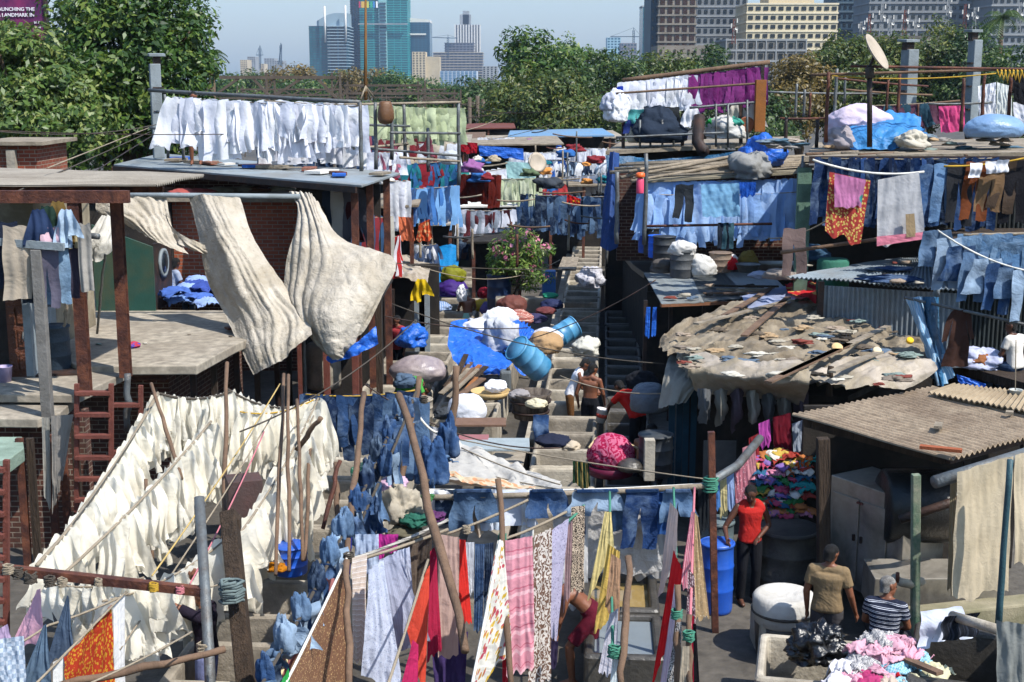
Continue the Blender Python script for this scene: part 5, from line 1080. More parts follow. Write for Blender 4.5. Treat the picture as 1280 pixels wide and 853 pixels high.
RB = [cloth('#a8a192'), cloth('#5f554a'), cloth('#7a4038'), cloth('#bdb8ac'), cloth('#5a6a7c'), cloth('#a88f70'), cloth('#37332e'), cloth('#7c8a84'), cloth('#98897a'), cloth('#7c7166')]
for i in range(75):
 u, v = rnd.random(), rnd.random(); px = 850 + 290 * u; py = 392 + 80 * v + (u - .3) * 18
 if px < 880 and py < 410: continue
 p = G(px, py, 2.88); crumple('rubbish', p, rnd.uniform(.03, .08), RB[i % 10], f'{["pale", "brown", "red", "white", "blue", "tan", "black", "green", "dun", "grey"][i % 10]} rubbish scrap on the rag roof, {ordw(i // 10 + 1)} of its colour', 'rubbish', 'rubbish on the rag roof', seed=i, flat=.4, sub=2, rough=1.2, scale=(1.7, 1, 1))
for i, (x0, y0, x1, y1) in enumerate(((960, 478, 1062, 430), (975, 470, 1110, 408), (905, 395, 965, 360), (870, 405, 990, 375), (930, 420, 985, 372), (1040, 465, 1100, 440))):
 mb = MB(); mb.beam(G(x0, y0, 3.0), G(x1, y1, 3.0), .12, .03); one('plank', mb, WOODG if i % 2 else WOODP, f'long weathered plank on the rag roof, {ordw(i + 1)} from its front', 'plank')
for i, (px, py, r_, m_) in enumerate(((1046, 436, .09, '#c9a878'), (1096, 440, .07, '#cdbb9a'), (1137, 427, .06, '#d8a81e'))):
 mb = MB(); mb.lathe([(r_, 0), (r_, .04), (r_ * .9, .05), (.01, .05)], G(px, py, 3.0), 14, Matrix.Rotation(.7, 3, 'X')); one('lid', mb, mat('lid' + m_[1:], m_, bump=0), f'{["tan", "cream", "small yellow"][i]} lid lying on the rag roof', 'lid')
post(1038, 458, 495, 20, .1, WOODD, 'dark stub of timber poking through the canvas edge')
for i, px in enumerate((838, 856, 848, 866)):
 a = G(px, 520, 1.8); mb = MB(); mb.span(a.x, a.x + .1, a.y + .2 + i * .02, a.y + .24 + i * .02, .0, 2.35); one('blue_board', mb, mat('teal_board', '#1d3f4f', dirt='#122430', dirt_amt=.5), f'narrow dark teal board under the rag roof corner, {["first", "third", "second", "fourth"][i]} from the left', 'board')
mb = MB(); a = P(880, 520, 20.5); mb.span(a.x, a.x + .5, 20.4, 20.46, .2, 1.7); one('metal_sheet', mb, mat('dull_sheet', '#4e4d4a', dirt='#2c2b2a', dirt_amt=.4), 'dull leaning metal sheet in the shade under the rag roof', 'sheet')
for i in range(7):
 px = 872 + i * 20; mb = sheetpx([[(px, 486 + i % 3 * 4, 20.4), (px + 10, 486, 20.2), (px + 18, 488, 20.4)], [(px + 2, 505, 20.3), (px + 10, 508, 20.1), (px + 16, 505, 20.3)], [(px + 4, 525 + 9 * (i % 3), 20.4), (px + 9, 530, 20.2), (px + 13, 522, 20.4)]], 12, 12, .08, 3, 'v', .03, i); one('rag', mb, [cloth('#56585a'), cloth('#77746c'), cloth('#4a4048'), cloth('#8d8980')][i % 4], f'torn grey rag hanging below the rag roof edge, {ordw(i + 1)} from the left', 'rag', 'rags hanging from the rag roof')
t = thing('corrugated_shack', 'blue grey corrugated shack with sloping sheet roof above the rag roof', 'building', P(1110, 415, 25))
a, b = P(1027, 400, 25.2), P(1198, 405, 24.2); corrwall(a, b, 2.2, 3.42, CORRB, t, .09)
a2 = P(1027, 400, 25.3); mb = MB(); mb.span(a2.x - .12, a2.x - .02, 25.1, 25.2, 2.4, 3.5); part('corner_post', mb, DARKS, t)
corr([G(984, 346, 3.5), G(1212, 364, 3.5), G(1178, 318, 3.62), G(1085, 328, 3.6)], CORRB, t, pitch=.09, amp=.018, seed=4)
for i, (px, py, s_) in enumerate(((1115, 338, .24), (1112, 352, .34))): p = G(px, py, 3.58); crumple('folded_jeans', p, s_, denim('#22385c'), f'dark jeans laid on the shack roof, {["upper", "lower"][i]} one', 'jeans', seed=i + 50, flat=.18, sub=3, rough=.5, scale=(1.5, .7, 1))
bag(1193, 347, 3.55, 15, mat('mustard_plastic', '#b5840f', rough=.4), 'mustard yellow bag on the shack roof under the jeans')
t = thing('ironing_shed', 'dark corrugated shed with a long work ledge at the right edge', 'building', P(1240, 480, 23)); a, b = P(1180, 300, 27.4), P(1330, 300, 27.4); corrwall(a, b, 1.5, 5.2, mat('dark_corrugated', '#2f3638', rough=.6, metal=.3, dirt='#22201d', dirt_amt=.5), t, .09)
c = [G(1182, 440, 2.35), G(1182, 452, 2.35), G(1300, 484, 2.35), G(1300, 444, 2.35)]; mb = MB(); mb.prism([(p.x, p.y) for p in c], 2.2, 2.35); part('ledge', mb, WOODD, t)
c = [G(1180, 452, 2.2), G(1300, 484, 2.2)]; mb = MB(); mb.slab4([c[0] + Vector((0, .5, 0)), c[1] + Vector((0, .5, 0)), c[1] + Vector((0, .6, 0)), c[0] + Vector((0, .6, 0))], 2.1); part('lower_wall', mb, DARKIN, t)
c = [P(1168, 300, 24), P(1330, 300, 24), P(1330, 300, 27), P(1168, 300, 27)]
for q in c: q.z = 4.3
mb = MB(); mb.slab4(c, .06); part('loft_floor', mb, WOODD, t)
t = thing('cement_sheet_roof', 'weathered corrugated roof on posts over the steel cabinet', 'roof', G(1140, 740, 0))
c = [G(990, 519, 2.62), G(1187, 573, 2.62), G(1345, 530, 2.62), G(1168, 484, 2.68)]; corr(c, CORRW, t, 'roof_sheet', .11, .024, along=1, seed=6, sag=.04)
c = [G(1160, 491, 2.74), G(1345, 527, 2.74), G(1345, 496, 2.8), G(1192, 480, 2.8)]; corr(c, mat('tan_cement_sheet', '#9a8a72', dirt='#6a5c48', dirt_amt=.5), t, 'roof_sheet', .085, .018, seed=7)
c = [G(1030, 532, 2.665), G(1125, 556, 2.665), G(1190, 548, 2.665), G(1095, 528, 2.665)]
mb = MB(); mb.beam(G(1008, 527, 2.5), G(1180, 573, 2.5), .09, .14); part('front_beam', mb, WOODD, t); mb = MB(); mb.beam(G(1185, 574, 2.5), G(1340, 532, 2.5), .08, .12); part('side_beam', mb, DARKS, t)
for px, y0, y1, Y, w_, m_, nm in ((1029, 540, 725, 17.6, .16, WOODD, 'post'), (1146, 575, 740, 15.9, .10, mat('green_white_post', '#3f5f4c', dirt='#8d8a78', dirt_amt=.6, dscale=2), 'post'), (1208, 565, 600, 17.5, .1, DARKS, 'post')):
 a, b = P(px, y0, Y), P(px + 3, y1, Y); b.z = 0; mb = MB(); mb.beam(b, (a.x, a.y, 2.5), w_, w_, up=(0, 1, 0)); part(nm, mb, m_, t, bevel=.01)
for i, (px, py, l, m_) in enumerate(((1176, 561, .5, mat('rusty_bit', '#8a4a2c')), (1173, 532, .25, WOODG), (1262, 516, .12, WOODG))): mb = MB(); mb.box(G(px, py, 2.72), (l, .1, .04), rz=-.4 if i == 0 else 1.2); one('roof_scrap', mb, m_, f'{["rusty flat bar", "short grey stick", "small stone"][i]} lying on the weathered corrugated roof', 'scrap')
STN = mat('dull_stainless_steel', '#a39c90', rough=.42, metal=.55, dirt='#4a443c', dirt_amt=.4, dscale=1.5, bump=.05)
t = thing('steel_cabinet', 'dull stainless steel cabinet with double doors behind the man in khaki', 'cabinet', P(1080, 745, 17.8)); a = P(1035, 700, 18.3); b = P(1124, 700, 17.2); ang = math.atan2(b.y - a.y, b.x - a.x); ctr = a.lerp(b, .5); wd = (b - a).length
R_ = Matrix.Rotation(ang, 3, 'Z'); o = Vector((ctr.x, ctr.y, 0)) + R_ @ Vector((0, .42, 0)); z0, z1 = P(1080, 742, 17.8).z, P(1080, 612, 17.8).z + .05; z0 = max(.25, z0)
mb = MB(); mb.box(o + Vector((0, 0, (z0 + z1) / 2)), (wd, .8, z1 - z0), rz=ang); part('body', mb, STN, t, bevel=.012)
for k in (-1, 1):
 mb = MB(); mb.box(o + R_ @ Vector((-.1 + k * wd * .19, -.415, 0)) + Vector((0, 0, (z0 + z1) / 2 - .05)), (wd * .36, .02, (z1 - z0) * .78), rz=ang); d_ = part('door', mb, STN, t, bevel=.006)
 mb = MB(); mb.box(o + R_ @ Vector((-.1 + k * wd * .05, -.44, 0)) + Vector((0, 0, (z0 + z1) / 2)), (.03, .03, .09), rz=ang); part('handle', mb, DARKS, d_)
mb = MB(); mb.box(o + R_ @ Vector((-.1 + .02, -.44, 0)) + Vector((0, 0, z1 - .25)), (.1, .03, .025), rz=ang); part('latch', mb, RUSTR, t)
for sx in (-1, 1):
 for sy in (-1, 1): mb = MB(); mb.box(o + R_ @ Vector((sx * wd * .45, sy * .34, 0)) + Vector((0, 0, z0 / 2)), (.07, .07, z0), rz=ang); part('leg', mb, DARKS, t)
t = thing('dye_machine', 'dark steel dyeing drum machine right of the steel cabinet', 'machine', P(1170, 720, 17)); p = P(1180, 650, 17.3); M_ = Matrix.Rotation(PI / 2, 3, 'Y'); mb = MB(); mb.lathe([(.01, 0), (.45, 0), (.5, .04), (.5, 1.5), (.45, 1.54), (.01, 1.54)], p + Vector((-.75, .3, .1)), 30, M_); part('drum', mb, mat('oily_steel', '#2c2f30', rough=.3, metal=.6, dirt='#4b4540', dirt_amt=.3), t)
mb = MB(); q = P(1180, 700, 16.6); mb.box((q.x, 17.0, .65), (1.7, .6, .5), rx=.1); part('trough', mb, STN, t, bevel=.01); mb = MB(); mb.tube([P(1125, 650, 16.6), P(1190, 628, 16.6), P(1240, 612, 16.8)], .06, 9); part('pipe', mb, DARKS, t)
mb = MB(); mb.box((q.x, 17.0, .2), (1.6, .5, .4)); part('plinth', mb, CONCW, t)
mb = MB(); mb.tube([P(1116, 722, 15.9), P(1126, 728, 15.8), P(1140, 731, 15.9), P(1152, 727, 16.1)], .055, 10); mb2 = one('valve_pipe', mb, mat('cream_pipe', '#a89f8c', dirt='#6d6455', dirt_amt=.4), 'short cream elbow pipe with valve beside the seated man', 'pipe'); mb = MB(); mb.tube([P(1122, 728, 15.8), P(1122, 716, 15.8)], .025, 8); part('valve', mb, RUST, mb2)
mb = MB(); a = P(1185, 770, 16.4); mb.box((a.x + .4, 16.5, .3), (2.2, .35, .6), rz=.25); one('low_wall', mb, mat('mossy_wall', '#88806a', dirt='#55543a', dirt_amt=.5), 'low mossy wall behind the draped white cloth at lower right', 'wall', bevel=.03)
mb = MB(); mb.span(P(870, 0, 21.6).x, P(1010, 0, 21.6).x, 21.9, 22.0, 0, 2.2); one('shade_wall', mb, DARKIN, 'added dark wall keeping the space below the rag roof shaded', 'wall')  # wall added to keep the rag shed interior dark
mb = MB(); mb.span(P(1035, 0, 19).x, P(1330, 0, 19).x, 19.4, 19.5, 0, 2.5); one('shade_wall', mb, DARKIN, 'added dark wall keeping the space behind the steel cabinet shaded', 'wall')  # wall added to keep the cabinet bay dark
mb = MB(); p = P(985, 700, 18.2); drum((p.x, 18.3, 0), .44, 1.02, mat('sooty_vat', '#2b2a28', rough=.8, dirt='#55514a', dirt_amt=.35), 'big sooty vat behind the white drum with coloured washing above', fill=None, name='vat')
p = P(983, 765, 16.2); t = thing('white_vat', 'wide white vat with cloth tied over its lid before the sooty vat', 'vat', (p.x, 16.3, 0)); mb = MB(); mb.lathe([(.34, 0), (.36, .3), (.37, .42), (.32, .46), (.01, .46)], (p.x, 16.35, 0), 28); part('base', mb, CONCW, t); mb = MB(); mb.lathe([(.35, .42), (.38, .45), (.40, .6), (.4, .76), (.37, .80), (.31, .81), (.25, .78), (.01, .77)], (p.x, 16.35, 0), 32, wob=.015); part('cover', mb, cloth('#cbc8c2', name='wet_white_cover', dirt='#8a857a', dirt_amt=.3), t)
mb = MB(); mb.lathe([(.40, .56), (.415, .57), (.415, .59), (.4, .6)], (p.x, 16.35, 0), 32); part('tie_cord', mb, ROPED, t)
t = thing('loft_platform', 'long loft platform of poles and matting at upper right', 'platform', P(1150, 200, 28)); c = [P(1005, 196, 26.8), P(1300, 190, 26.8), P(1330, 172, 33), P(1020, 178, 33)]
mb = MB(); mb.slab4(c, .1); part('deck', mb, WOODG, t); a, b = P(1010, 200, 29), P(1320, 200, 29); mb = MB(); mb.span(a.x, b.x, 29.3, 29.4, 0, 5.3); part('wall', mb, DARKIN, t)
mb = MB(); mb.beam(P(1012, 200, 26.6), P(1300, 200, 26.6), .1, .14); part('edge_beam', mb, DARKS, t)
for i in range(10):
 a = P(1008 + i * 22, 186 + random.uniform(0, 8), 26.6 + random.uniform(0, 1)); b = P(1100 + i * 24, 180 + random.uniform(0, 9), 27.5 + random.uniform(0, 2)); a.z = b.z = 5.75; mb = MB(); mb.tube([a, b], .035, 6, jit=.1); one('bamboo_pole', mb, WOODG if i % 3 else WOODP, f'bamboo laid along the upper right loft edge, {ordw(i + 1)} from the left', 'pole', 'bamboo on the loft edge')
mb = MB(); a = P(1008, 200, 26.9); mb.span(a.x - .15, a.x + .12, 26.9, 27.0, 2.6, 5.5); one('green_board', mb, mat('faded_green_paint', '#5d7a6a', dirt='#39463d', dirt_amt=.5), 'faded green upright board beside the blue shirts', 'board')
mb = MB(); a = P(1045, 320, 26.7); mb.lathe([(.3, 0), (.32, .05), (.32, .9), (.28, .95), (.01, .95)], (a.x, 26.9, 2.75), 20); one('green_tank', mb, mat('green_tank', '#2f6b58', dirt='#24483e', dirt_amt=.4), 'dark green tank behind the floral cloth', 'tank')
for i, (px, y0, y1, Y, m_, lb) in enumerate(((1036, 90, 178, 28.5, RUST, 'rusty post at the left end of the yellow roped rail'), (1205, 98, 165, 29, RUST, 'rusty post right of the pink cloth'), (1231, 92, 150, 29.5, RUST, 'rusty post behind the sack at upper right'), (1264, 95, 145, 29, RUST, 'rust brown post before the black cloth at upper right'), (983, 147, 190, 29, DARKS, 'thin dark post left of the blue bundle'), (1022, 150, 185, 29, DARKS, 'short dark post beside the pale sack'), (1046, 86, 150, 31, STEEL, 'thin grey post behind the rusty rail post'), (1125, 92, 145, 33, RUST, 'far rusty post near the first grey pillar'))): post(px, y0, y1, Y, .075, m_, lb)
t = thing('satellite_dish', 'tilted beige satellite dish on a dark pole at upper right', 'satellite dish', P(1087, 184, 28)); mb = MB(); mb.tube([P(1087, 184, 28), P(1087, 82, 28)], .055, 12); part('pole', mb, DARKS, t)
mb = MB(); mb.tube([P(1087, 98, 28), P(1087, 84, 28)], .09, 14); part('rope_binding', mb, ROPED, t)
M_ = Matrix.Rotation(.95, 3, 'Y') @ Matrix.Rotation(.45, 3, 'X'); mb = MB(); mb.lathe([(.02, .0), (.15, .01), (.3, .045), (.40, .09), (.41, .10), (.40, .11), (.3, .065), (.15, .03), (.02, .02)], P(1091, 68, 28), 30, M_); part('dish', mb, mat('beige_dish', '#a89c8c', rough=.6, dirt='#857a6a', dirt_amt=.3, bump=0), t)
mb = MB(); mb.beam(P(1087, 84, 28), P(1092, 72, 28), .05); part('bracket', mb, DARKS, t)
hpipe(1063, 83, 28.3, 1300, 87, 28.3, .055, RUST, 'rusty top rail across the upper right'); hpipe(1014, 94, 28.6, 1300, 86, 28.4, .06, WOODP, 'thin bamboo bar under the rusty top rail')
YR = mat('yellow_rope', '#a8862c', rough=.9); rope(P(1040, 95, 28.2), P(1245, 92, 28.2), .08, .014, YR, 'yellow rope wound along the upper right rail')
for i in range(8): a = P(1246 + i * 5, 91, 28.1); mb = MB(); mb.tube([a + Vector((0, 0, .06)), a + Vector((.05, -.05, -.1 - .05 * (i % 3))), a + Vector((.1, 0, .05))], .018, 6); one('rope_coil', mb, YR, f'loop of yellow rope knotted on the rail at far upper right, {ordw(i + 1)} from the left', 'rope', 'yellow rope loops')
for i, (x0, y0, Y0, x1, y1, Y1) in enumerate(((960, 115, 33, 1100, 117, 34), (1046, 98, 32, 1160, 108, 34), (1055, 112, 33, 1165, 119, 35), (1160, 130, 31, 1240, 128, 31), (975, 148, 31, 1040, 147, 31), (1090, 133, 34, 1200, 126, 34))): hpipe(x0, y0, Y0, x1, y1, Y1, .05, [STEEL, RUST, WOODP][i % 3], f'thin scaffold rail behind the blue bundle at upper right, {ordw(i + 1)} listed from the near side', sag=.02)
for i, (px, y0, y1) in enumerate(((1006, 112, 146), (1013, 116, 148), (996, 105, 146), (1110, 100, 140), (1057, 96, 130), (1148, 130, 160))): post(px, y0, y1, 31.5 + i * .3, .06, [STEEL, RUST][i % 2], f'thin scaffold upright at upper right, {ordw(i + 1)} of six behind the bundle', 'scaffold_post', group='thin uprights at upper right')
def Q(name, label, m, tl, tr, br, bl, Y, Y2=None, fold=.05, ff=3, nu=26, nv=30, wr=.025, seed=None, bulge=0, grp=None, cat=None, hem=.05, dY=0):
 """hanging cloth whose corners are seen at tl,tr,br,bl; Y left depth, Y2 right depth"""
 Y2 = Y if Y2 is None else Y2; f = lambda a, b, t: (a[0] + (b[0] - a[0]) * t, a[1] + (b[1] - a[1]) * t)
 k_ = min(1, max(.25, (abs(tr[0] - tl[0]) + abs(br[0] - bl[0])) * Y / 3400 / .4)); fold *= k_; wr *= k_; rows = []
 for v in (0, .5, 1):
  L, R = f(tl, bl, v), f(tr, br, v); rows.append([(*f(L, R, u), Y + (Y2 - Y) * u - dY * v - bulge * math.sin(PI * u)) for u in (0, .5, 1)])
 mb = sheetpx(rows, nu, nv, fold, ff, 'v', wr, seed if seed is not None else int(tl[0] * 3 + tl[1]) % 9973, True, 1.0, hem)
 return one(name, mb, m, label, cat or name.replace('_', ' '), grp)
IV = [cloth('#e9e3d3', name='ivory_cotton', trans=.38, bump=.35, bscale=7), cloth('#f0ece0', name='cream_cotton', trans=.38, bump=.35, bscale=7)]
WHI = [cloth('#e2e4ea', name='white_cotton', trans=.25), cloth('#d9dce8', name='bluish_white_cotton', trans=.25)]
def rw(name, kind, a, b, n, L, mats, label, cat, group, sag=.12, W_=1.0, **k):
 row(name, kind, P(*a), P(*b), n, sag, mats, label, cat, group, W_=W_, L_=L, **k)
RL = ' in the ivory washing at lower left'
rw('ivory_garment', 'cone', (197, 491, 19.5), (46, 707, 14.2), 27, .66, IV, 'ivory garment pinched on the leftmost slanting rope, {o} from its far end', 'garment', 'ivory garments on the leftmost slanting rope', sag=.15, W_=0.80, ang=PI / 1.55, nr=18, nc=18, rr=.022, aj=.65, amp=1.5, lj=.2)
rw('ivory_garment', 'cone', (199, 492, 19.4), (290, 489, 20), 11, .85, IV, 'ivory garment on the black top rope, {o} from the left', 'garment', 'ivory garments on the black top rope', sag=.1, rm=ROPED, nr=18, nc=18, rr=.022, aj=.65, amp=1.5, lj=.2, W_=.8)
rw('ivory_garment', 'cone', (264, 527, 18.8), (40, 752, 13.9), 20, .84, IV, 'ivory garment on the second slanting rope, {o} from its far end', 'garment', 'ivory garments on the second slanting rope', sag=.1, t0=0, t1=.66, ang=PI / 1.55, nr=18, nc=18, rr=.018, aj=.65, amp=1.5, lj=.2, W_=.8)
rw('ivory_garment', 'cone', (284, 486, 20.2), (400, 498, 20.6), 15, 1.05, IV, 'long ivory garment on the sagging black rope, {o} from the left', 'garment', 'ivory garments on the sagging black rope', sag=.22, rm=ROPED, nr=20, nc=18, rr=.02, aj=.65, amp=1.5, lj=.2, W_=.8)
rw('ivory_garment', 'cone', (300, 515, 19.2), (392, 500, 20), 10, .95, IV, 'ivory garment on the yellow rope behind the thin poles, {o} from the left', 'garment', 'ivory garments on the yellow rope', sag=.1, rm=YR, nr=18, nc=18, aj=.65, amp=1.5, lj=.2, W_=.8)
rw('ivory_garment', 'cone', (398, 498, 19.6), (296, 672, 15.4), 17, .86, IV, 'ivory garment on the rope reaching the timber post, {o} from its far end', 'garment', 'ivory garments on the rope to the timber post', sag=.12, W_=0.92, ang=PI / 1.5, nr=20, nc=20, rr=.016, aj=.65, amp=1.5, lj=.2)
rw('ivory_garment', 'cone', (392, 520, 19.0), (330, 650, 16.4), 8, 1.0, IV, 'ivory garment hanging low beside the wash pens, {o} from the far end', 'garment', 'ivory garments beside the left wash pens', sag=.1, W_=0.96, ang=PI / 1.5, nr=20, nc=20, aj=.65, amp=1.5, lj=.2)
rw('ivory_garment', 'cone', (298, 660, 15.2), (128, 752, 13.2), 13, .72, IV, 'ivory garment above the orange saree, {o} from the right', 'garment', 'ivory garments above the orange saree', sag=.14, W_=0.96, ang=PI / 1.3, nr=20, nc=20, aj=.65, amp=1.5, lj=.2)
rw('ivory_garment', 'cone', (180, 722, 13.6), (55, 728, 13.8), 6, .6, IV, 'ivory garment bunched behind the rusty angle bar, {o} from the right', 'garment', 'ivory garments behind the angle bar', sag=.08, W_=0.80, nr=18, nc=18, aj=.65, amp=1.5, lj=.2)
for i, (a, b, Ya, Yb, m_, lb) in enumerate((((199, 492), (98, 640), 19.4, 15.3, ROPE, 'thick pale rope'), ((240, 790), (-20, 905), 12.2, 10.4, ROPE, 'pale rope'), ((350, 480), (190, 720), 20, 14.2, mat('straw_rope', '#a8905a'), 'straw coloured rope'), ((340, 520), (150, 812), 18.5, 13, ROPE, 'grey rope'), ((330, 540), (232, 740), 18, 13.6, mat('pink_rope', '#b06a72'), 'pinkish rope'), ((250, 735), (300, 712), 13.6, 14.6, ROPE, 'short grey rope'))): rope(P(*a, Ya), P(*b, Yb), .06, .010, m_, f'{lb} crossing the ivory washing at lower left' + ('' if i < 4 else ' near the timber post'))
POLES = [(190, 480, 228, 600, 19, 17.5, .055), (284, 455, 278, 720, 19.4, 16.5, .065), (355, 468, 345, 720, 18.5, 15.5, .05), (360, 468, 361, 715, 18.2, 15.3, .05), (372, 500, 378, 700, 19, 16, .05), (390, 512, 381, 700, 19.5, 16.2, .05), (402, 522, 372, 562, 18, 18.2, .07), (425, 575, 404, 660, 17.5, 17, .06), (418, 578, 424, 660, 18, 17.2, .07), (455, 490, 432, 700, 17.5, 14.4, .075), (524, 470, 492, 650, 18, 17, .08), (500, 492, 583, 815, 16.6, 13, .10), (570, 460, 563, 570, 18.5, 18.4, .10), (623, 598, 640, 870, 14.6, 13.4, .07), (787, 695, 775, 860, 13.6, 12.6, .075), (848, 730, 846, 870, 13, 12.6, .065), (861, 768, 862, 870, 12.8, 12.4, .06), (248, 420 + 230, 262, 860, 13.8, 13.2, .0), (182, 600, 190, 700, 17, 16.5, .05), (434, 700, 437, 880, 14, 12.5, .075)]
for i, (x0, y0, x1, y1, Ya, Yb, w_) in enumerate(POLES):
 if w_: pole(x0, y0, x1, y1, Ya, Yb, w_, WOODP if i not in (7,) else RUST, f'bamboo prop holding washing ropes, {ordw(i + 1)} of those listed from left to right' if False else f'bamboo prop {["leaning among the far ivory washing", "upright by the second slanting rope", "thin and tall amid the ivory washing", "twin of the thin tall prop in the ivory washing", "thin beside the right ivory washing", "slanted beside the right ivory washing", "short and slanting at the end of the ivory rope", "dark and leaning before the left wash pens", "thin and broken behind the dark leaning one", "tall left of the bunched jeans", "leaning left above the jeans column", "long and leaning right across the hung clothes", "upright through the pale denim bundle", "upright at the pink checked saree", "split and upright beside the grey water tank", "green-roped beside the blue drum clothes", "short green-roped at the lower right clothes", "x", "low under the second slanting rope", "upright between the brown saree and striped scarf"][i]}')
mb = MB(); mb.tube([P(249, 622, 13.9), P(262, 830, 12.9), P(264, 900, 12.6)], .055, 14); one('steel_pipe', mb, STEEL, 'thick grey steel pipe standing open topped among the ivory washing', 'pipe')
mb = MB(); mb.beam(P(286, 640, 14.9), P(312, 900, 13.4), .19, .17, up=(0, 1, 0)); v_ = mb.v; one('timber_post', mb, WOODD, 'massive rotten timber post beside the ivory washing', 'post', bevel=.025)
mb = MB(); mb.box(P(290, 655, 14.86), (.20, .19, .18), rz=.1); one('timber_block', mb, WOODD, 'worn square block capping the massive timber post', 'block', bevel=.02)
mb = MB(); a, b = P(-10, 712, 13.4), P(256, 742, 13.3); mb.beam(a, b, .012, .085); mb.beam(a + Vector((0, .04, .04)), b + Vector((0, .04, .04)), .09, .012); one('angle_bar', mb, RUST, 'long rusty angle bar tied across the lower left washing', 'bar')
pole(283, 812, 70, 858, 12.6, 11.8, .075, WOODP, 'weathered bamboo tied low across the bottom left corner')
def knot(px, py, Y, r, m, label, n=9):
 rnd = random.Random(int(px)); c = P(px, py, Y); mb = MB(); pts = []
 for i in range(n * 6): t = i / 6 * 2 * PI; pts.append(c + Vector((math.cos(t) * r * .75, math.sin(t) * r * .75, (i / (n * 6) - .5) * r * 1.5)) + Vector((rnd.uniform(-.1, .1) * r,) * 3))
 mb.tube(pts, r * .12, 6); return one('rope_knot', mb, m, label, 'rope', 'knots of rope')
GRR = mat('green_rope', '#3b7460', rough=.85)
for i, (px, py, Y, r_, m_) in enumerate(((10, 712, 13.3, .07, ROPE), (22, 716, 13.35, .07, ROPED), (38, 722, 13.35, .08, ROPED), (62, 727, 13.3, .07, ROPED), (78, 728, 13.3, .06, ROPE), (123, 728, 13.3, .05, ROPE), (192, 734, 13.3, .06, YR), (225, 738, 13.3, .05, mat('pink_rope', '#b06a72')), (290, 738, 14.0, .16, mat('blue_grey_rope', '#5d6a6a')), (255, 812, 13, .09, ROPE), (846, 768, 12.9, .07, GRR), (861, 795, 12.6, .07, GRR), (888, 606, 17, .12, GRR), (436, 697, 14.2, .07, ROPED), (583, 662, 15, .06, ROPE), (628, 672, 14.4, .055, GRR), (768, 815, 12.9, .085, GRR), (562, 545, 18.3, .08, ROPED), (530, 500, 17, .06, ROPED))):
 knot(px, py, Y, r_, m_, f'{["pale", "grey", "dark", "brown", "short", "thin", "yellow", "pink", "bulky grey green", "frayed", "green", "lower green", "big green", "dark", "loose pale", "small green", "wide green", "brown", "thin dark"][i]} rope lashing ' + ['at the left end of the angle bar', 'second from the left on the angle bar', 'third from the left on the angle bar', 'fourth on the angle bar', 'fifth on the angle bar', 'midway on the angle bar', 'toward the right of the angle bar', 'nearest the pipe on the angle bar', 'round the massive timber post', 'on the low bamboo at the steel pipe', 'on the prop with red and white clothes', 'on the shortest prop at lower right clothes', 'on the rusty post by the blue drum', 'beside the brown saree', 'on the long leaning prop', 'at the pink checked saree', 'on the split prop by the grey tank', 'under the pale denim bundle', 'above the jeans column'][i])
SAR = cloth('#a8361f', 'floral', '#c08a2c', pscale=3.2, name='orange_red_floral')
T_ = lambda *a, **k: Q(*a, **k)
T_('shirt', 'pink shirt hanging at the bottom left corner', cloth('#d8a4b4'), (46, 738), (50, 736), (56, 800), (8, 822), 12.6, 12.4, fold=.03); T_('dress', 'slate blue garment right of the pink shirt at bottom left', cloth('#49596e'), (84, 744), (86, 746), (94, 830), (56, 830), 12.4, fold=.05)
T_('shirt', 'faded blue shirt below the pink one in the bottom left corner', cloth('#5c7186'), (54, 782), (58, 780), (66, 870), (20, 870), 12.1, fold=.06); T_('cloth', 'pale blue checked cloth at the very bottom left', cloth('#9fb0c4', 'check', '#c9d2de'), (-10, 800), (30, 795), (34, 880), (-10, 880), 11.8, fold=.05)
T_('saree', 'orange red saree with yellow flowers slanting at bottom left', SAR, (80, 822), (141, 756), (142, 900), (80, 900), 11.9, 12.9, fold=.015, nu=30, nv=30, hem=0); T_('saree_border', 'white end of the orange saree beside its flowers', cloth('#dcdcdc'), (142, 756), (156, 742), (157, 900), (143, 900), 12.9, 13.1, fold=.01, hem=0, cat='saree'); T_('cloth', 'white strip left of the orange saree', cloth('#d5d5d2'), (66, 828), (79, 822), (79, 900), (66, 900), 11.8, 11.9, fold=.01, hem=0)
T_('shirt', 'lilac shirt at the extreme left bottom', cloth('#b8a0c0'), (-8, 790), (10, 780), (22, 835), (-8, 850), 12.6, fold=.04); T_('towel', 'yellow scrap of cloth at the left edge by the steel ladder', cloth('#c9a61e'), (-6, 790), (4, 788), (8, 830), (-6, 835), 13.2, fold=.03)
rope(P(-20, 826, 11.8), P(60, 782, 12.3), .02, .012, ROPE, 'short line over the slate blue garments'); rope(P(60, 782, 12.3), P(160, 742, 13.2), .02, .012, ROPE, 'line rising right above the orange saree'); rope(P(40, 860, 11.4), P(158, 740, 13.1), .0, .012, ROPE, 'line along the slanting edge of the orange saree')
T_('cloth', 'long dirty white strip hanging from the lower landing', cloth('#9c988f', 'vstripes', '#7a756d', pscale=1.2), (52, 522), (62, 522), (64, 640), (55, 620), 18.9, fold=.02); T_('cloth', 'frayed grey cloth hanging beside the ladder', cloth('#85807a'), (64, 520), (92, 518), (78, 600), (66, 640), 18.8, fold=.05, ff=5)
DN = [denim('#34507a'), denim('#587394'), denim('#1d2c46'), denim('#93a9c2')]
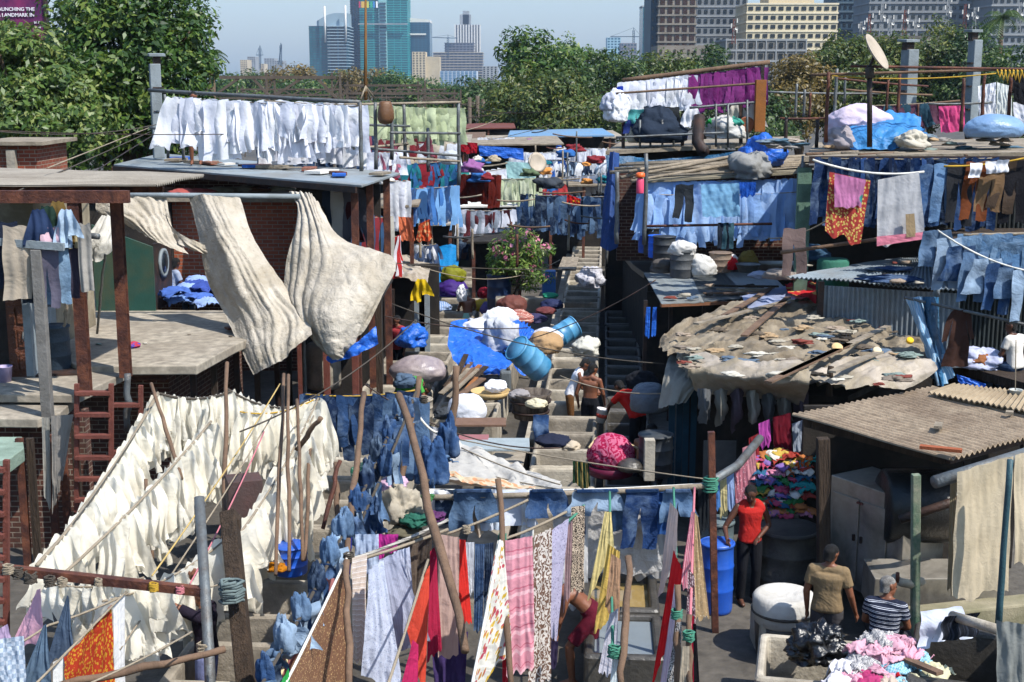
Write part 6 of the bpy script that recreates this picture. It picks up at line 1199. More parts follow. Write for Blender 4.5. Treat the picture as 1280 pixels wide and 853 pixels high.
def bunch(a, b, Ya, Yb, n, label, group, size=.17, drop=.4, mats=None, sag=.05):
 A, B = P(*a, Ya), P(*b, Yb); rope(A, B, sag, .02, ROPED, f'twisted rope through the {group}'); rnd = random.Random(n)
 for i in range(n):
  t = (i + .5) / n; p = at_line(A, B, sag, t); m_ = rnd.choice(mats or DN)
  if i % 4 != 1: garment('hanging_jeans', rnd.choice(['wisp', 'cone', 'trouser']), p + Vector((rnd.uniform(-.05, .05), 0, .03)), rnd.uniform(-1, 1), m_, label.format(o=ordw(i + 1)), 'jeans', group, rnd.uniform(.35, .75), drop * rnd.uniform(.7, 1.3) // .05 * .05 + .02, rnd.randrange(4), 14, 12, 1.0)
  else: crumple('bunched_jeans', p - Vector((0, 0, size * .6)), size * rnd.uniform(.8, 1.2), m_, label.format(o=ordw(i + 1)), 'jeans', group, seed=i * 3 + n, flat=1.9, sub=3, rough=.8, freq=1.3, zs=.3, scale=(.8, .8, 1))
bunch((502, 505), (318, 872), 17.8, 11.6, 44, 'jeans bunched on the diagonal rope, {o} from its far end', 'jeans bunched on the diagonal rope', .085, .32, sag=.15)
bunch((520, 490), (452, 650), 17.6, 15.5, 9, 'jeans twisted on the short rope above the striped shirts, {o} from the far end', 'jeans twisted on the short steep rope', .085, .5)
rw('hanging_jeans', 'trouser', (382, 493, 21), (520, 488, 21), 9, .95, [DN[0], DN[2], denim('#1e3050')], 'blue jeans on the yellow line before the left wash pens, {o} from the left', 'jeans', 'jeans on the yellow line', sag=.06, rm=YR, amp=1.2)
rw('hanging_jeans', 'trouser', (494, 500, 18.6), (522, 502, 18.6), 3, 1.25, [DN[1], DN[0]], 'long faded jeans in the steep column of jeans, {o} from the left', 'jeans', 'long faded jeans', sag=.02)
crumple('bundle', P(500, 650, 16.6), .2, cloth('#a39a8a'), 'beige and pink bundle hanging beside the jeans column', 'bundle', seed=4, flat=1.3, rough=.8); crumple('bundle', P(492, 612, 16.9), .16, cloth('#c7a6bd'), 'small lilac bundle above the beige one', 'bundle', seed=5, rough=.6)
crumple('bundle', P(455, 610, 17), .14, cloth('#3c7a5c', 'stripes', '#a9b8a0'), 'small green striped cloth tied on the tall bamboo', 'bundle', seed=6, flat=1.4, rough=.5)
for i, (x, y, r_, c_) in enumerate(((520, 655, .14, '#2c5f50'), (545, 650, .1, '#57305a'), (505, 672, .16, '#5f5a4a'), (535, 625, .07, '#3a6a40'))): crumple('bundle', P(x, y, 16.4), r_, cloth(c_), f'{["dark green", "plum", "khaki", "bright green"][i]} knotted cloth near the striped rope', 'bundle', seed=i + 30, rough=.7)
rope(P(437, 700, 14.3), P(560, 650, 15.2), .03, .02, cloth('#b0aca4', 'stripes', '#3a3430', name='striped_rope', pscale=3), 'black and white striped rope above the pale shirts'); rope(P(430, 705, 14.2), P(560, 662, 15), .02, .018, ROPE, 'grey line carrying the long pale kurta')
C = cloth
LST = [
 ('saree', 'brown saree with gold specks in a broad triangle at the bottom', C('#7b5a45', 'dots', '#c9a878', pscale=4), (352, 862), (436, 692), (442, 960), (352, 960), 11.9, 14.2, .03, 3),
 ('saree', 'dusty rose saree slanting behind the brown one', C('#a86e6c'), (335, 862), (414, 690), (424, 800), (345, 940), 12.4, 14.9, .05, 2),
 ('cloth', 'bright green cloth corner at the foot of the rose saree', C('#2f9c4a'), (352, 852), (361, 835), (364, 880), (350, 880), 11.9, 12.1, .02, 2),
 ('cloth', 'dark plum cloth hanging beside the blue one under the bamboo', C('#352a44'), (408, 670), (432, 668), (430, 735), (412, 740), 15.2, 15.2, .04, 2),
 ('cloth', 'bright blue violet strip hanging left of the tall bamboo', C('#3c3cae'), (431, 668), (440, 668), (438, 720), (430, 722), 14.9, 14.9, .02, 2),
 ('shirt', 'blue and white striped shirt under the striped rope', C('#b9c6da', 'vstripes', '#7f95b8', pscale=5), (444, 668), (473, 668), (474, 720), (443, 722), 14.8, 14.8, .03, 3),
 ('cloth', 'magenta cloth hanging from the striped rope', C('#b8338a'), (473, 668), (498, 668), (496, 690), (474, 700), 14.9, 14.9, .03, 3),
 ('scarf', 'beige and white striped scarf hanging by the bamboo', C('#c9b8aa', 'stripes', '#e0dad6', pscale=1.6), (440, 698), (459, 693), (456, 832), (441, 826), 14.0, 14.2, .025, 3),
 ('kurta', 'long pale blue dotted kurta hanging in the middle of the row', C('#b9c0d2', 'dots', '#8d97b4', pscale=5), (461, 712), (478, 700), (504, 862), (452, 850), 13.8, 14.0, .06, 2.5),
 ('shirt', 'grey shirt with a dark pocket hanging right of the long kurta', C('#9a9fb4', 'vstripes', '#aab0c4', pscale=4), (474, 700), (497, 690), (538, 795), (480, 823), 14.2, 14.3, .06, 2.5),
 ('shirt', 'pale lavender shirt with white collar behind the grey one', C('#b4bacd'), (492, 690), (512, 684), (516, 740), (496, 748), 14.5, 14.5, .04, 2.5),
 ('trousers', 'brown trousers hanging right of the grey shirt', C('#5d5147'), (502, 680), (524, 672), (516, 800), (500, 795), 14.9, 15, .05, 2),
 ('trousers', 'second dark brown trousers beside the crimson cloth', C('#4d443d'), (522, 674), (541, 664), (534, 780), (518, 770), 15.2, 15.2, .05, 2),
 ('saree', 'coral orange cloth gathered down the slanting rope', C('#cf4a38'), (532, 716), (537, 706), (531, 880), (508, 790), 13.9, 14, .05, 2),
 ('saree', 'deep pink cloth hanging in front of the coral one', C('#b62a5c'), (516, 800), (523, 806), (520, 900), (498, 870), 13.4, 13.5, .04, 2),
 ('saree', 'crimson cloth hanging right of the coral one', C('#9c2140'), (538, 690), (545, 680), (552, 812), (533, 830), 14.3, 14.4, .05, 3),
 ('kurta', 'beige pink kurta hanging across the leaning bamboo', C('#b0958c'), (548, 668), (574, 672), (573, 822), (547, 826), 14.5, 14.6, .05, 2.5),
 ('shirt', 'scarlet shirt hanging right of the leaning bamboo', C('#c42e28'), (566, 674), (582, 675), (590, 778), (575, 780), 14.8, 14.9, .04, 2.5),
 ('towel', 'white towel between the scarlet shirt and the jeans', C('#cfd4da'), (582, 678), (593, 678), (592, 740), (583, 742), 15.1, 15.1, .02, 2),
 ('jeans', 'dark faded jeans hanging right of the scarlet shirt', DN[0], (594, 680), (606, 680), (603, 790), (592, 792), 15.2, 15.2, .03, 2),
 ('jeans', 'blue jeans next to the floral saree', DN[2], (606, 680), (617, 678), (614, 770), (604, 780), 15.3, 15.3, .03, 2),
 ('cloth', 'purple cloth low behind the kurtas', C('#3d2f5c'), (538, 790), (585, 790), (580, 880), (545, 880), 15, 15, .05, 3),
 ('saree', 'white saree with yellow and red flowers in a long triangle', C('#d8d6cc', 'floral', '#c9a83c', '#b5485a', 1.6), (622, 676), (629, 676), (640, 800), (580, 900), 13.6, 13.8, .04, 3),
 ('saree', 'red cloth hanging behind the flowered saree', C('#a3202e'), (628, 780), (640, 780), (636, 900), (628, 900), 14.2, 14.2, .03, 2),
 ('saree', 'pink checked saree hanging beside the upright bamboo', C('#cf8f9c', 'stripes', '#b8687a', '#dfb0b8', .45), (632, 676), (666, 670), (668, 832), (633, 848), 13.9, 14.0, .045, 4),
 ('shawl', 'brown and white patterned shawl right of the pink saree', C('#c9c2bb', 'paisley', '#6d5448', pscale=1.0), (668, 670), (690, 660), (688, 850), (660, 862), 14.2, 14.4, .035, 3),
 ('scarf', 'lavender mottled scarf right of the patterned shawl', C('#b0abc4', 'dots', '#6f6a86', pscale=4), (688, 664), (711, 648), (696, 800), (684, 796), 14.5, 14.8, .03, 3),
 ('scarf', 'dark violet end of the lavender scarf', C('#322a44'), (682, 800), (698, 802), (696, 835), (678, 830), 14.4, 14.4, .02, 2),
 ('cloth', 'mauve grey strip between the lavender and black patterned scarves', C('#9a7e80'), (708, 660), (716, 650), (714, 740), (704, 760), 15, 15, .02, 2),
 ('scarf', 'black and cream patterned scarf hanging above the stooping man', C('#c9b7a2', 'paisley', '#241c1c', pscale=2.4), (714, 634), (731, 632), (730, 740), (713, 742), 15.0, 15.1, .02, 3),
 ('sheet', 'large grey crinkled sheet hanging behind the jeans line', C('#b6b4b2', bump=.8, bscale=16, name='crinkled_grey'), (733, 625), (806, 622), (830, 716), (733, 718), 17.4, 17.3, .03, 7),
 ('sheet', 'pale grey sheet partly in shade left of the blue drum', C('#a9a7a5'), (800, 622), (842, 618), (838, 724), (790, 720), 17.5, 17.3, .02, 3),
 ('sheet', 'white sheet showing behind the patterned scarf', C('#c4c3c2'), (690, 640), (735, 640), (735, 760), (700, 760), 17.2, 17.2, .03, 4),
 ('saree', 'pale yellow cloth trailing down to a point', C('#d2c084'), (756, 640), (764, 640), (768, 690), (734, 748), 14.6, 14.6, .03, 2),
 ('saree', 'mustard yellow cloth bunched over the green rope', C('#c2a558'), (760, 680), (775, 690), (770, 770), (742, 790), 14.2, 14.2, .06, 2),
 ('saree', 'tan brown cloth hanging below the yellow one', C('#a58368'), (764, 692), (776, 700), (774, 780), (756, 760), 14.0, 14.0, .04, 2),
 ('shirt', 'pale grey lilac shirt tied to the split bamboo', C('#b9b8c4'), (762, 768), (773, 760), (770, 850), (748, 838), 13.4, 13.4, .05, 2),
 ('cloth', 'pale blue white cloth at the foot of the split bamboo', C('#c6d0d4'), (766, 818), (774, 815), (776, 900), (758, 900), 12.9, 12.9, .04, 2),
 ('saree', 'pale pink cloth in a narrow wedge left of the red one', C('#c9b2a8'), (838, 628), (848, 640), (846, 700), (822, 750), 14.6, 14.4, .03, 2),
 ('saree', 'bright red cloth wedge running down left of the green knots', C('#b3181f'), (842, 688), (853, 712), (842, 790), (814, 860), 13.8, 13.5, .04, 2),
 ('saree', 'lilac and white striped cloth beside the red wedge', C('#c0a8bc', 'vstripes', '#e0dade', pscale=3), (843, 730), (849, 735), (838, 870), (822, 880), 13.3, 13.2, .03, 2),
 ('scarf', 'black and white paisley scarf hanging from the lower green knot', C('#d2d0ce', 'paisley', '#26222a', pscale=2.6), (846, 778), (852, 778), (850, 862), (828, 880), 12.8, 12.8, .03, 2),
 ('saree', 'pink and white cloth stretched along the right green rope', C('#c76a80', 'vstripes', '#e6c4c6', pscale=3), (864, 640), (868, 640), (862, 740), (850, 730), 14.4, 14.4, .02, 2),
 ('saree', 'black flowered scarf right of the pink and white one', C('#6a5158', 'floral', '#cdbcc0', pscale=5), (860, 710), (868, 720), (870, 790), (858, 780), 13.7, 13.7, .03, 2),
 ('saree', 'crimson cloth hanging at the right end of the bottom clothes', C('#8f1830'), (862, 770), (868, 770), (874, 880), (858, 870), 13, 13, .03, 2),
 ('cloth', 'beige cloth under the lower green knot', C('#a09482'), (852, 808), (862, 808), (862, 900), (846, 900), 12.5, 12.5, .03, 2),
 ('cloth', 'black cloth strip at the right edge of the bottom clothes', C('#17151a'), (866, 780), (870, 780), (876, 880), (868, 880), 12.9, 12.9, .02, 2),
 ('saree', 'tan cloth with fine dots hanging before the blue drum', C('#b29670', 'dots', '#cdb796', pscale=4), (868, 640), (872, 645), (887, 772), (866, 776), 14.8, 14.8, .03, 2),
]
for e in LST: Q(e[0], e[1], e[2], e[3], e[4], e[5], e[6], e[7], e[8], fold=e[9], ff=e[10], cat={'kurta': 'kurta'}.get(e[0], e[0]))
for a, b, Ya, Yb, m_, lb in (((535, 700), (470, 900), 14.2, 11.8, ROPE, 'white rope under the coral cloth'), ((660, 625), (558, 668), 15.4, 15, ROPE, 'thick rope from the jeans line to the leaning bamboo'), ((628, 675), (708, 640), 14.4, 15.4, ROPE, 'rope carrying the pink saree and patterned shawl'), ((625, 676), (580, 905), 13.6, 11.6, mat('white_rope', '#c8c6be'), 'white twisted rope along the flowered saree'), ((436, 692), (348, 872), 14.25, 11.8, mat('white_rope', '#c8c6be'), 'thick white rope edging the brown saree'), ((416, 690), (338, 872), 14.9, 12.3, mat('cream_rope', '#c9b890'), 'cream rope edging the rose saree'), ((762, 615), (766, 815), 16.6, 12.9, GRR, 'green and white rope down the yellow cloths'), ((842, 610), (848, 775), 16.6, 12.9, GRR, 'green rope down the red wedge'), ((868, 610), (862, 795), 16.6, 12.6, mat('pink_rope', '#b06a72'), 'pink and green rope beside the tan cloth'), ((730, 632), (690, 668), 15.2, 14.6, GRR, 'green rope holding the scarves')): rope(P(*a, Ya), P(*b, Yb), .02, .016, m_, lb)
JL = 17.0; mb = MB(); mb.tube(linepts(P(528, 622, JL), P(892, 607, JL), .03), .04, 8); one('bamboo_bar', mb, WOODG, 'long grey bar carrying the jeans line before the blue drum', 'bar'); rope(P(530, 612, JL + .15), P(892, 604, JL + .1), .05, .014, mat('white_rope', '#c8c6be'), 'white pegged rope above the jeans bar')
mb = MB(); a = P(889, 540, JL); b = P(893, 822, JL); mb.beam(Vector((b.x, JL, 0)), a, .085, .085, up=(0, 1, 0)); one('rusty_post', mb, RUST, 'tall rusty square post in front of the blue drum', 'post')
for k, (kind, x, L_, W__, m_, lb) in enumerate((('shorts', 592, .52, 1.1, DN[1], 'light denim shorts with a white patch on the jeans bar'), ('shorts', 684, .42, 1.0, DN[0], 'blue denim shorts left of the patterned scarf on the jeans bar'), ('shorts', 746, .34, 1.3, DN[3], 'pale denim garment bunched in the middle of the jeans bar'), ('trouser', 802, .85, 1.05, denim('#26406e'), 'dark jeans folded over the jeans bar before the grey sheet'), ('shorts', 847, .42, .8, DN[1], 'light denim leg folded at the right end of the jeans bar'), ('towel', 565, .52, .9, DN[2], 'dark denim panel hanging at the left of the jeans bar'), ('towel', 612, .6, .55, C('#b9c6d6'), 'pale blue towel in the middle left of the jeans bar'), ('shirtup', 640, .5, .9, C('#c4cad6'), 'pale grey blue shirt hanging beside the upright bamboo'), ('towel', 661, .62, .35, C('#d9d9d6'), 'narrow white towel left of the blue denim shorts'), ('towel', 578, .62, .5, C('#2c4a6a'), 'dark navy cloth behind the light denim shorts'), ('cone', 606, .55, .6, C('#b9a894'), 'beige cloth tied below the jeans bar'), ('towel', 772, .62, .5, denim('#5d7896'), 'grey blue jeans behind the yellow cloth'), ('towel', 828, .58, .6, C('#2a4d84'), 'plain blue cloth behind the folded jeans'), ('towel', 724, .7, .3, denim('#1d3766'), 'narrow dark jeans leg behind the patterned scarf'), ('cone', 548, .3, .9, WHI[0], 'white cloth bunched at the left end of the jeans bar'))):
 p = P(x, 616, JL - .06 + (.12 if k > 4 else 0)); g_ = garment({'trouser': 'jeans', 'towel': 'hanging_cloth', 'shorts': 'denim_shorts'}.get(kind, 'shirt'), kind, p + Vector((0, 0, .04)), .05, m_, lb, 'washing', None, W__, L_, k % 4, 20, 20)
 if kind in ('shorts', 'trouser'):
  w_ = .41 * W__; mb = MB(); mb.box(p + Vector((0, -.02, .03)), (w_, .04, .045)); part('waistband', mb, denim('#223a5e'), g_, bevel=.008)
ragsheet([[(574, 553, 20.5), (640, 580, 19.6), (700, 603, 18.6)], [(556, 578, 19.4), (630, 597, 18.6), (702, 609, 17.9)], [(530, 603, 18.2), (610, 613, 17.6), (700, 614, 17.3)]], 60, 40, C('#b4b1ab', name='grey_white_sheet', bump=.8), 'white_sheet', None, 21, .05, 'wide off-white sheets slung nearly flat above the jeans bar', 'sheet', 1.3, .07)
ragsheet([[(548, 588, 18.3), (600, 600, 17.9), (668, 612, 17.4)], [(556, 600, 17.9), (610, 608, 17.5), (668, 616, 17.2)]], 40, 12, C('#c9b79c', 'floral', '#c9906a', pscale=1), 'printed_sheet', None, 22, .05, 'cream sheet printed with peach patches on the flat sheets', 'sheet')
for i, (a, b) in enumerate((((577, 560), (700, 606)), ((556, 578), (700, 612)), ((566, 548), (890, 600)))): rope(P(*a, 20), P(*b, 17.2), .04, .01, ROPE, f'thin line over the flat white sheets, {["highest", "lowest", "longest"][i]} of three')
bunch((566, 548), (534, 602), 18.3, 17.2, 7, 'denim piled down the left edge of the flat sheets, {o} from the top', 'denim piled by the flat sheets', .16, .2, [DN[1], DN[3], DN[0]])
Q('cloth', 'grey white cloth sagging between two bamboos', C('#a8aab0'), (530, 530), (562, 540), (545, 590), (528, 600), 18.8, fold=.04, cat='cloth'); rope(P(522, 518, 18.2), P(562, 540, 18.3), .12, .02, mat('white_rope', '#c8c6be'), 'thick white rope sagging between two bamboos')
PB = [C('#8fb4e6', name='pale_blue_cotton', trans=.25), C('#a3c2ec', name='sky_blue_cotton', trans=.25)]
rw('blue_shirt', 'shirtup', (806, 227, 31.6), (1003, 224, 31.6), 26, 1.05, PB, 'pale blue shirt in the back row on the shed line, {o} from the left', 'shirt', 'pale blue shirts, back row', sag=.03, amp=1.1); rw('blue_shirt', 'shirtup', (808, 243, 31.1), (1000, 240, 31.1), 20, .95, PB, 'pale blue shirt in the front row under the bamboo roof, {o} from the left', 'shirt', 'pale blue shirts, front row', sag=.05, amp=1.2)
Q('cloth', 'blue and white checked cloth hung over the pale blue shirts', C('#3f86b8', 'check', '#9cc4dc', pscale=3), (876, 231), (924, 229), (925, 270), (878, 273), 30.4, fold=.02, ff=2, cat='cloth'); Q('towel', 'royal blue towel at the right of the checked cloth', C('#1d4fa8'), (924, 228), (945, 228), (944, 247), (926, 249), 30.3, fold=.02, cat='towel')
for i, (x, L_, m_, lb) in enumerate(((856, .85, C('#2e3236'), 'black trousers hanging in front of the pale blue shirts'), (911, .6, C('#3a5a66'), 'dark teal trousers low in front of the blue shirts'), (904, .6, C('#1c2430'), 'black leggings beside the teal trousers'))): garment('trousers', 'trouser', P(x, 231 if i == 0 else 279, 30.5), 0, m_, lb, 'trousers', None, 1.0 if i == 0 else .6, L_, i)
t = thing('pink_bottle', 'orange and pink plastic bottle hanging by the pale blue shirts', 'bottle', P(800, 242, 30.6)); mb = MB(); mb.lathe([(.01, 0), (.08, 0), (.085, .02), (.085, .3), (.06, .34), (.04, .36)], P(800, 242, 30.6), 16); part('body', mb, mat('pink_plastic', '#d24a6a', rough=.4, bump=0), t); mb = MB(); mb.lathe([(.10, .36), (.11, .38), (.1, .45), (.05, .47)], P(800, 242, 30.6), 16); part('cap', mb, mat('orange_plastic', '#d2602a', rough=.4, bump=0), t)
rw('white_shirt', 'shirtup', (781, 104, 37.5), (868, 94, 37.7), 17, .82, WHI, 'white shirt on the upper right rack, {o} from the left', 'shirt', 'white shirts on the upper right rack', sag=.02, mk_rope=False); PUR = [C('#66225f', name='purple_cotton', trans=.1), C('#74306e', name='violet_cotton', trans=.1)]
rw('purple_shirt', 'shirtup', (869, 94, 37.7), (952, 84, 37.8), 16, .9, PUR, 'purple shirt on the upper right rack, {o} from the left', 'shirt', 'purple shirts on the upper right rack', sag=.02, mk_rope=False)
for i, (x, y, k_, L_, m_, lb) in enumerate(((795, 137, 'shorts', .35, C('#4f9a9a'), 'teal shorts under the white shirts on the rack'), (818, 136, 'trouser', .75, denim('#2f5570'), 'blue trousers under the white shirts on the rack'), (840, 134, 'trouser', .55, C('#2a2d30'), 'black trousers under the white shirts on the rack'), (790, 150, 'trouser', .4, C('#20306a'), 'navy trousers left under the rack'), (865, 133, 'cone', .55, WHI[0], 'white cloth bunch right under the rack'), (775, 108, 'wisp', .4, C('#1e3aa0'), 'royal blue cloth at the left end of the rack'), (921, 131, 'cone', .5, C('#b5b0a6'), 'pale cloth under the purple shirts'), (944, 128, 'cone', .8, C('#b9b4ae'), 'cream cloth beside the orange post'))): garment('hanging_cloth', k_, P(x, y, 37.4), .1, m_, lb, 'washing', None, 1.0, L_, i % 4)
for x, y, r_, m_, lb, fl in ((770, 150, .3, WHI[0], 'white washing bunched at the left end of the rack', 1.4), (762, 138, .22, C('#b9bccb'), 'pale bundle above the left corner of the platform', 1.2)): crumple('bundle', P(x, y, 37.3), r_, m_, lb, 'bundle', seed=int(x), flat=fl, rough=.6)
for i, (x, y, r_, m_, lb, fl) in enumerate(((822, 177, .7, C('#26303f'), 'dark navy heap on the rack platform', .8), (845, 176, .3, C('#3a4a8a'), 'blue bag beside the dark heap on the platform', .8), (908, 172, .55, C('#c2c0bc'), 'white sack on the platform under the purple shirts', .6), (912, 160, .42, C('#3f8f7f'), 'sea green bag on top of the white sack', .5), (893, 160, .2, C('#2c9a4a'), 'small green bag beside the sea green one', .8), (797, 178, .25, C('#b8b3a4'), 'pale sack at the platform corner', 1.2))): crumple('bundle', P(x, y, 37.6), r_, m_, lb, 'bundle', seed=i + 70, flat=fl, rough=.35)
mb = MB(); mb.lathe([(.2, 0), (.22, .02), (.2, .04), (.17, .02)], P(933, 156, 37.3), 20, Matrix.Rotation(PI / 2, 3, 'X')); one('hose_ring', mb, mat('terracotta_hose', '#8a5238'), 'coiled terracotta ring beside the orange post', 'ring')
for i, (x, y, L_) in enumerate(((870, 142, .9), (884, 142, .4))): mb = MB(); mb.tube([P(874 + i * 2, 146, 37), P(872, 178, 36.6), P(880, 190, 36)], .16 - i * .08, 8); one('black_pipe', mb, DARKS, ['thick black pipe under the purple shirts', 'thin black pipe under the purple shirts'][i], 'pipe')
rw('dark_jeans', 'trouser', (1026, 198, 26.4), (1240, 198, 26.4), 26, 1.28, [denim('#1f3358'), denim('#2b4674'), denim('#16233c')], 'navy jeans in the long upper right row, {o} from the left', 'jeans', 'navy jeans in the upper right row', sag=.02, amp=1.2, aj=.6)
for i, (x, L_, m_, lb) in enumerate(((1165, 1.15, denim('#3f5f8c'), 'faded jeans right of the grey cloth at upper right'), (1183, 1.1, denim('#6f93bd'), 'pale faded jeans left of the black trousers'), (1200, 1.15, C('#26272b'), 'black trousers at upper right'), (1222, 1.15, C('#6b3a20'), 'rust brown trousers at upper right'), (1240, 1.05, C('#7a6046'), 'khaki brown trousers at upper right'), (1256, 1.0, C('#4d3f34'), 'dark brown trousers at upper right'), (1272, 1.2, C('#1d1c20'), 'black trousers at the right edge'))): garment('trousers', 'trouser', P(x, 206 - i, 25.4), .2 - i * .05, m_, lb, 'trousers', None, 1.15, L_, i % 5, 20, 18)
for i, x in enumerate((1221, 1240, 1254)): garment('pocket_lining', 'towel', P(x, 204 - i * 2, 25.2), .2, WHI[0], f'white pocket lining turned out above the brown trousers, {ordw(i + 1)} from the left', 'cloth', 'white pocket linings', .5, .25, i)
rope(P(1016, 200, 24.2), P(1155, 215, 24.4), .12, .022, mat('white_rope', '#c8c6be'), 'white sagging rope holding the floral cloth'); rope(P(1180, 208, 25.3), P(1290, 196, 25.3), .05, .02, YR, 'yellowish rope above the brown trousers')
Q('floral_cloth', 'pink, red and yellow floral cloth hanging at upper right', C('#9c3a34', 'floral', '#c4a85c', pscale=2.2, name='red_yellow_floral'), (1037, 215), (1088, 226), (1076, 306), (1031, 290), 24.0, 24.1, fold=.02, cat='cloth'); Q('cloth', 'pink upper panel with teal rings on the floral cloth', C('#b0709a', 'dots', '#3f8a8a', pscale=.35, name='pink_teal_rings'), (1043, 217), (1082, 225), (1076, 262), (1043, 258), 23.93, 24.03, fold=.02, cat='cloth')
Q('cloth', 'light grey cloth with pink hem and a tan patch at upper right', C('#a9a9ac'), (1097, 225), (1149, 215), (1156, 298), (1096, 308), 24.2, 24.3, fold=.03, ff=2, cat='cloth'); Q('patch', 'tan patch sewn on the light grey cloth', C('#8f7c60'), (1132, 268), (1143, 267), (1145, 296), (1133, 297), 24.12, 24.14, fold=.004, wr=.003, cat='patch', hem=0); Q('hem_strip', 'pink hem of the light grey cloth', C('#c9788a'), (1096, 296), (1156, 290), (1156, 299), (1096, 308), 24.1, 24.15, fold=.01, wr=.005, cat='hem', hem=0)
hpipe(976, 316, 24.6, 1098, 299, 24.8, .07, WOODP, 'bamboo rail below the floral cloth'); garment('trousers', 'trouser', P(993, 286, 26), .1, C('#6d5d5a'), 'faded mauve trousers hanging left of the floral cloth', 'trousers', None, 1.1, .95, 2)
rope(P(1172, 288, 22), P(1290, 340, 21.5), .10, .016, mat('white_rope', '#c8c6be'), 'thin white rope sagging under the light jeans'); rope(P(960, 298, 27), P(1035, 275, 26), .1, .014, ROPE, 'rope rising right past the blue shirts')
for i in range(8): t_ = i / 7.5; p = at_line(P(1172, 288, 22), P(1290, 340, 21.5), .10, t_); garment('light_jeans', ['shorts', 'trouser'][i % 2], p, .2, [DN[1], DN[3], DN[0]][i % 3], f'light jeans on the sagging white rope at right, {ordw(i + 1)} from the left', 'jeans', 'light jeans on the white rope', 1.1, .55 if i % 2 == 0 else .85, i % 5, 18, 16)
rw('light_jeans', 'trouser', (1204, 294, 23), (1300, 292, 23), 7, .9, [denim('#6f8fb0'), denim('#54789e')], 'faded jeans on the bamboo above the white rope, {o} from the left', 'jeans', 'faded jeans on the bamboo at right', sag=.0, rm=WOODG, rr=.03, aj=.1)
mb = sheetpx([[(1133, 374, 22.6), (1142, 372, 22.3), (1152, 371, 22.6)], [(1150, 420, 22.3), (1158, 420, 22.0), (1166, 418, 22.3)], [(1168, 470, 22.2), (1176, 482, 21.9), (1192, 470, 22.2)]], 18, 26, .09, 3, 'v', .04, 8); one('tarpaulin', mb, C('#7ba4c4', 'vstripes', '#b9c6cf', pscale=1.5), 'pale blue twisted tarpaulin falling beside the shack', 'tarpaulin'); mb = sheetpx([[(1152, 371, 22.4), (1162, 371, 22.2), (1173, 372, 22.5)], [(1160, 425, 22.3), (1167, 425, 22.0), (1173, 420, 22.3)], [(1168, 480, 22.2), (1178, 484, 21.9), (1184, 476, 22.2)]], 18, 26, .09, 3, 'v', .04, 9); one('tarpaulin', mb, TARPD, 'bright blue twisted strip beside the pale tarpaulin', 'tarpaulin')
post(1173, 315, 370, 22.4, .1, GREYP, 'short pale post holding the twisted tarpaulin'); hpipe(1130, 372, 22.4, 1300, 410, 21.4, .05, STEEL, 'thin steel pipe sloping down to the right edge'); garment('brown_coat', 'shirt', P(1200, 388, 21.9), .2, C('#3a2620'), 'dark brown garment hanging on the sloping pipe at right', 'garment', None, .9, .8, 1)
mb = MB(); mb.tube([P(1168, 603, 15.0), P(1300, 562, 15.6)], .075, 16); one('steel_pipe', mb, STEEL, 'thick grey pipe carrying the cream towels at lower right', 'pipe')
TW = C('#b9ab92', name='cream_terry', bump=.12, bscale=40, dirt='#a09278', dirt_amt=.25)
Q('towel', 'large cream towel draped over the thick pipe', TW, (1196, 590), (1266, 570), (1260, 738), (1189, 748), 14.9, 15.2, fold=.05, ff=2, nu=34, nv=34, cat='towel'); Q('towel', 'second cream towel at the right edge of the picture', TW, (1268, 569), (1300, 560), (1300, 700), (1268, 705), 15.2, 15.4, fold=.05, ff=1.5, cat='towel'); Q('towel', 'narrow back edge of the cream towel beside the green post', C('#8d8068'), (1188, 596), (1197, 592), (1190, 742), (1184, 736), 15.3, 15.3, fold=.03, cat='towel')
post(1262, 575, 790, 14.6, .075, mat('teal_pipe', '#2d4a52', rough=.5), 'dark teal pipe standing in front of the cream towels', 'pipe', 'pipe'); Q('towel', 'grey cloth hanging at the bottom right corner', C('#7c7f7c'), (1246, 776), (1300, 782), (1300, 900), (1247, 900), 12.8, fold=.04, ff=2, cat='towel')
mb = MB(); mb.tube([P(1190, 770, 14.1), P(1250, 788, 13.4)], .055, 10); one('rail_pipe', mb, CONCL, 'pale pipe along the dark pen carrying the white shirt', 'pipe')
garment('white_shirt', 'shirtup', P(1178, 762, 14.2), .3, C('#c9cfe0'), 'white shirt draped over the pale pipe at lower right', 'shirt', None, 1.0, .38, 1, 18, 18); garment('black_cloth', 'towel', P(1202, 768, 14.0), .3, C('#14171f', 'vstripes', '#2a2f3a'), 'black cloth with white edge beside the draped white shirt', 'cloth', None, .9, .3, 2)
rw('white_garment', ['swag', 'shirtup', 'cone', 'swag'], (213, 122, 31), (448, 133, 31), 30, 1.02, WHI, 'white garment on the left rooftop line, {o} from the left', 'shirt', 'white washing on the left roof, front row', sag=.03, W_=1.3, amp=1.8, rm=ROPED, nr=18, nc=18, lj=.22, aj=.5); rw('white_garment', 'towel', (330, 126, 31.8), (448, 131, 31.8), 9, 1.35, WHI, 'long white sheet behind the rooftop shirts, {o} from the left', 'sheet', 'white sheets on the left roof, back row', sag=.02, W_=1.2)
rw('blue_trousers', 'trouser', (325, 172, 32.5), (450, 176, 32.5), 10, .75, [DN[2], DN[0]], 'dark blue trousers under the white rooftop washing, {o} from the left', 'trousers', 'blue trousers under the white washing', sag=.02)
rw('green_garment', 'shirtup', (452, 131, 33), (573, 136, 33.6), 16, .72, [C('#b4be9c', name='pale_green_satin', rough=.5), C('#a9b48f', name='sage_satin', rough=.5)], 'pale green garment on the pipe scaffold, {o} from the left', 'garment', 'pale green garments on the scaffold', sag=.03, W_=1.0, amp=1.3)
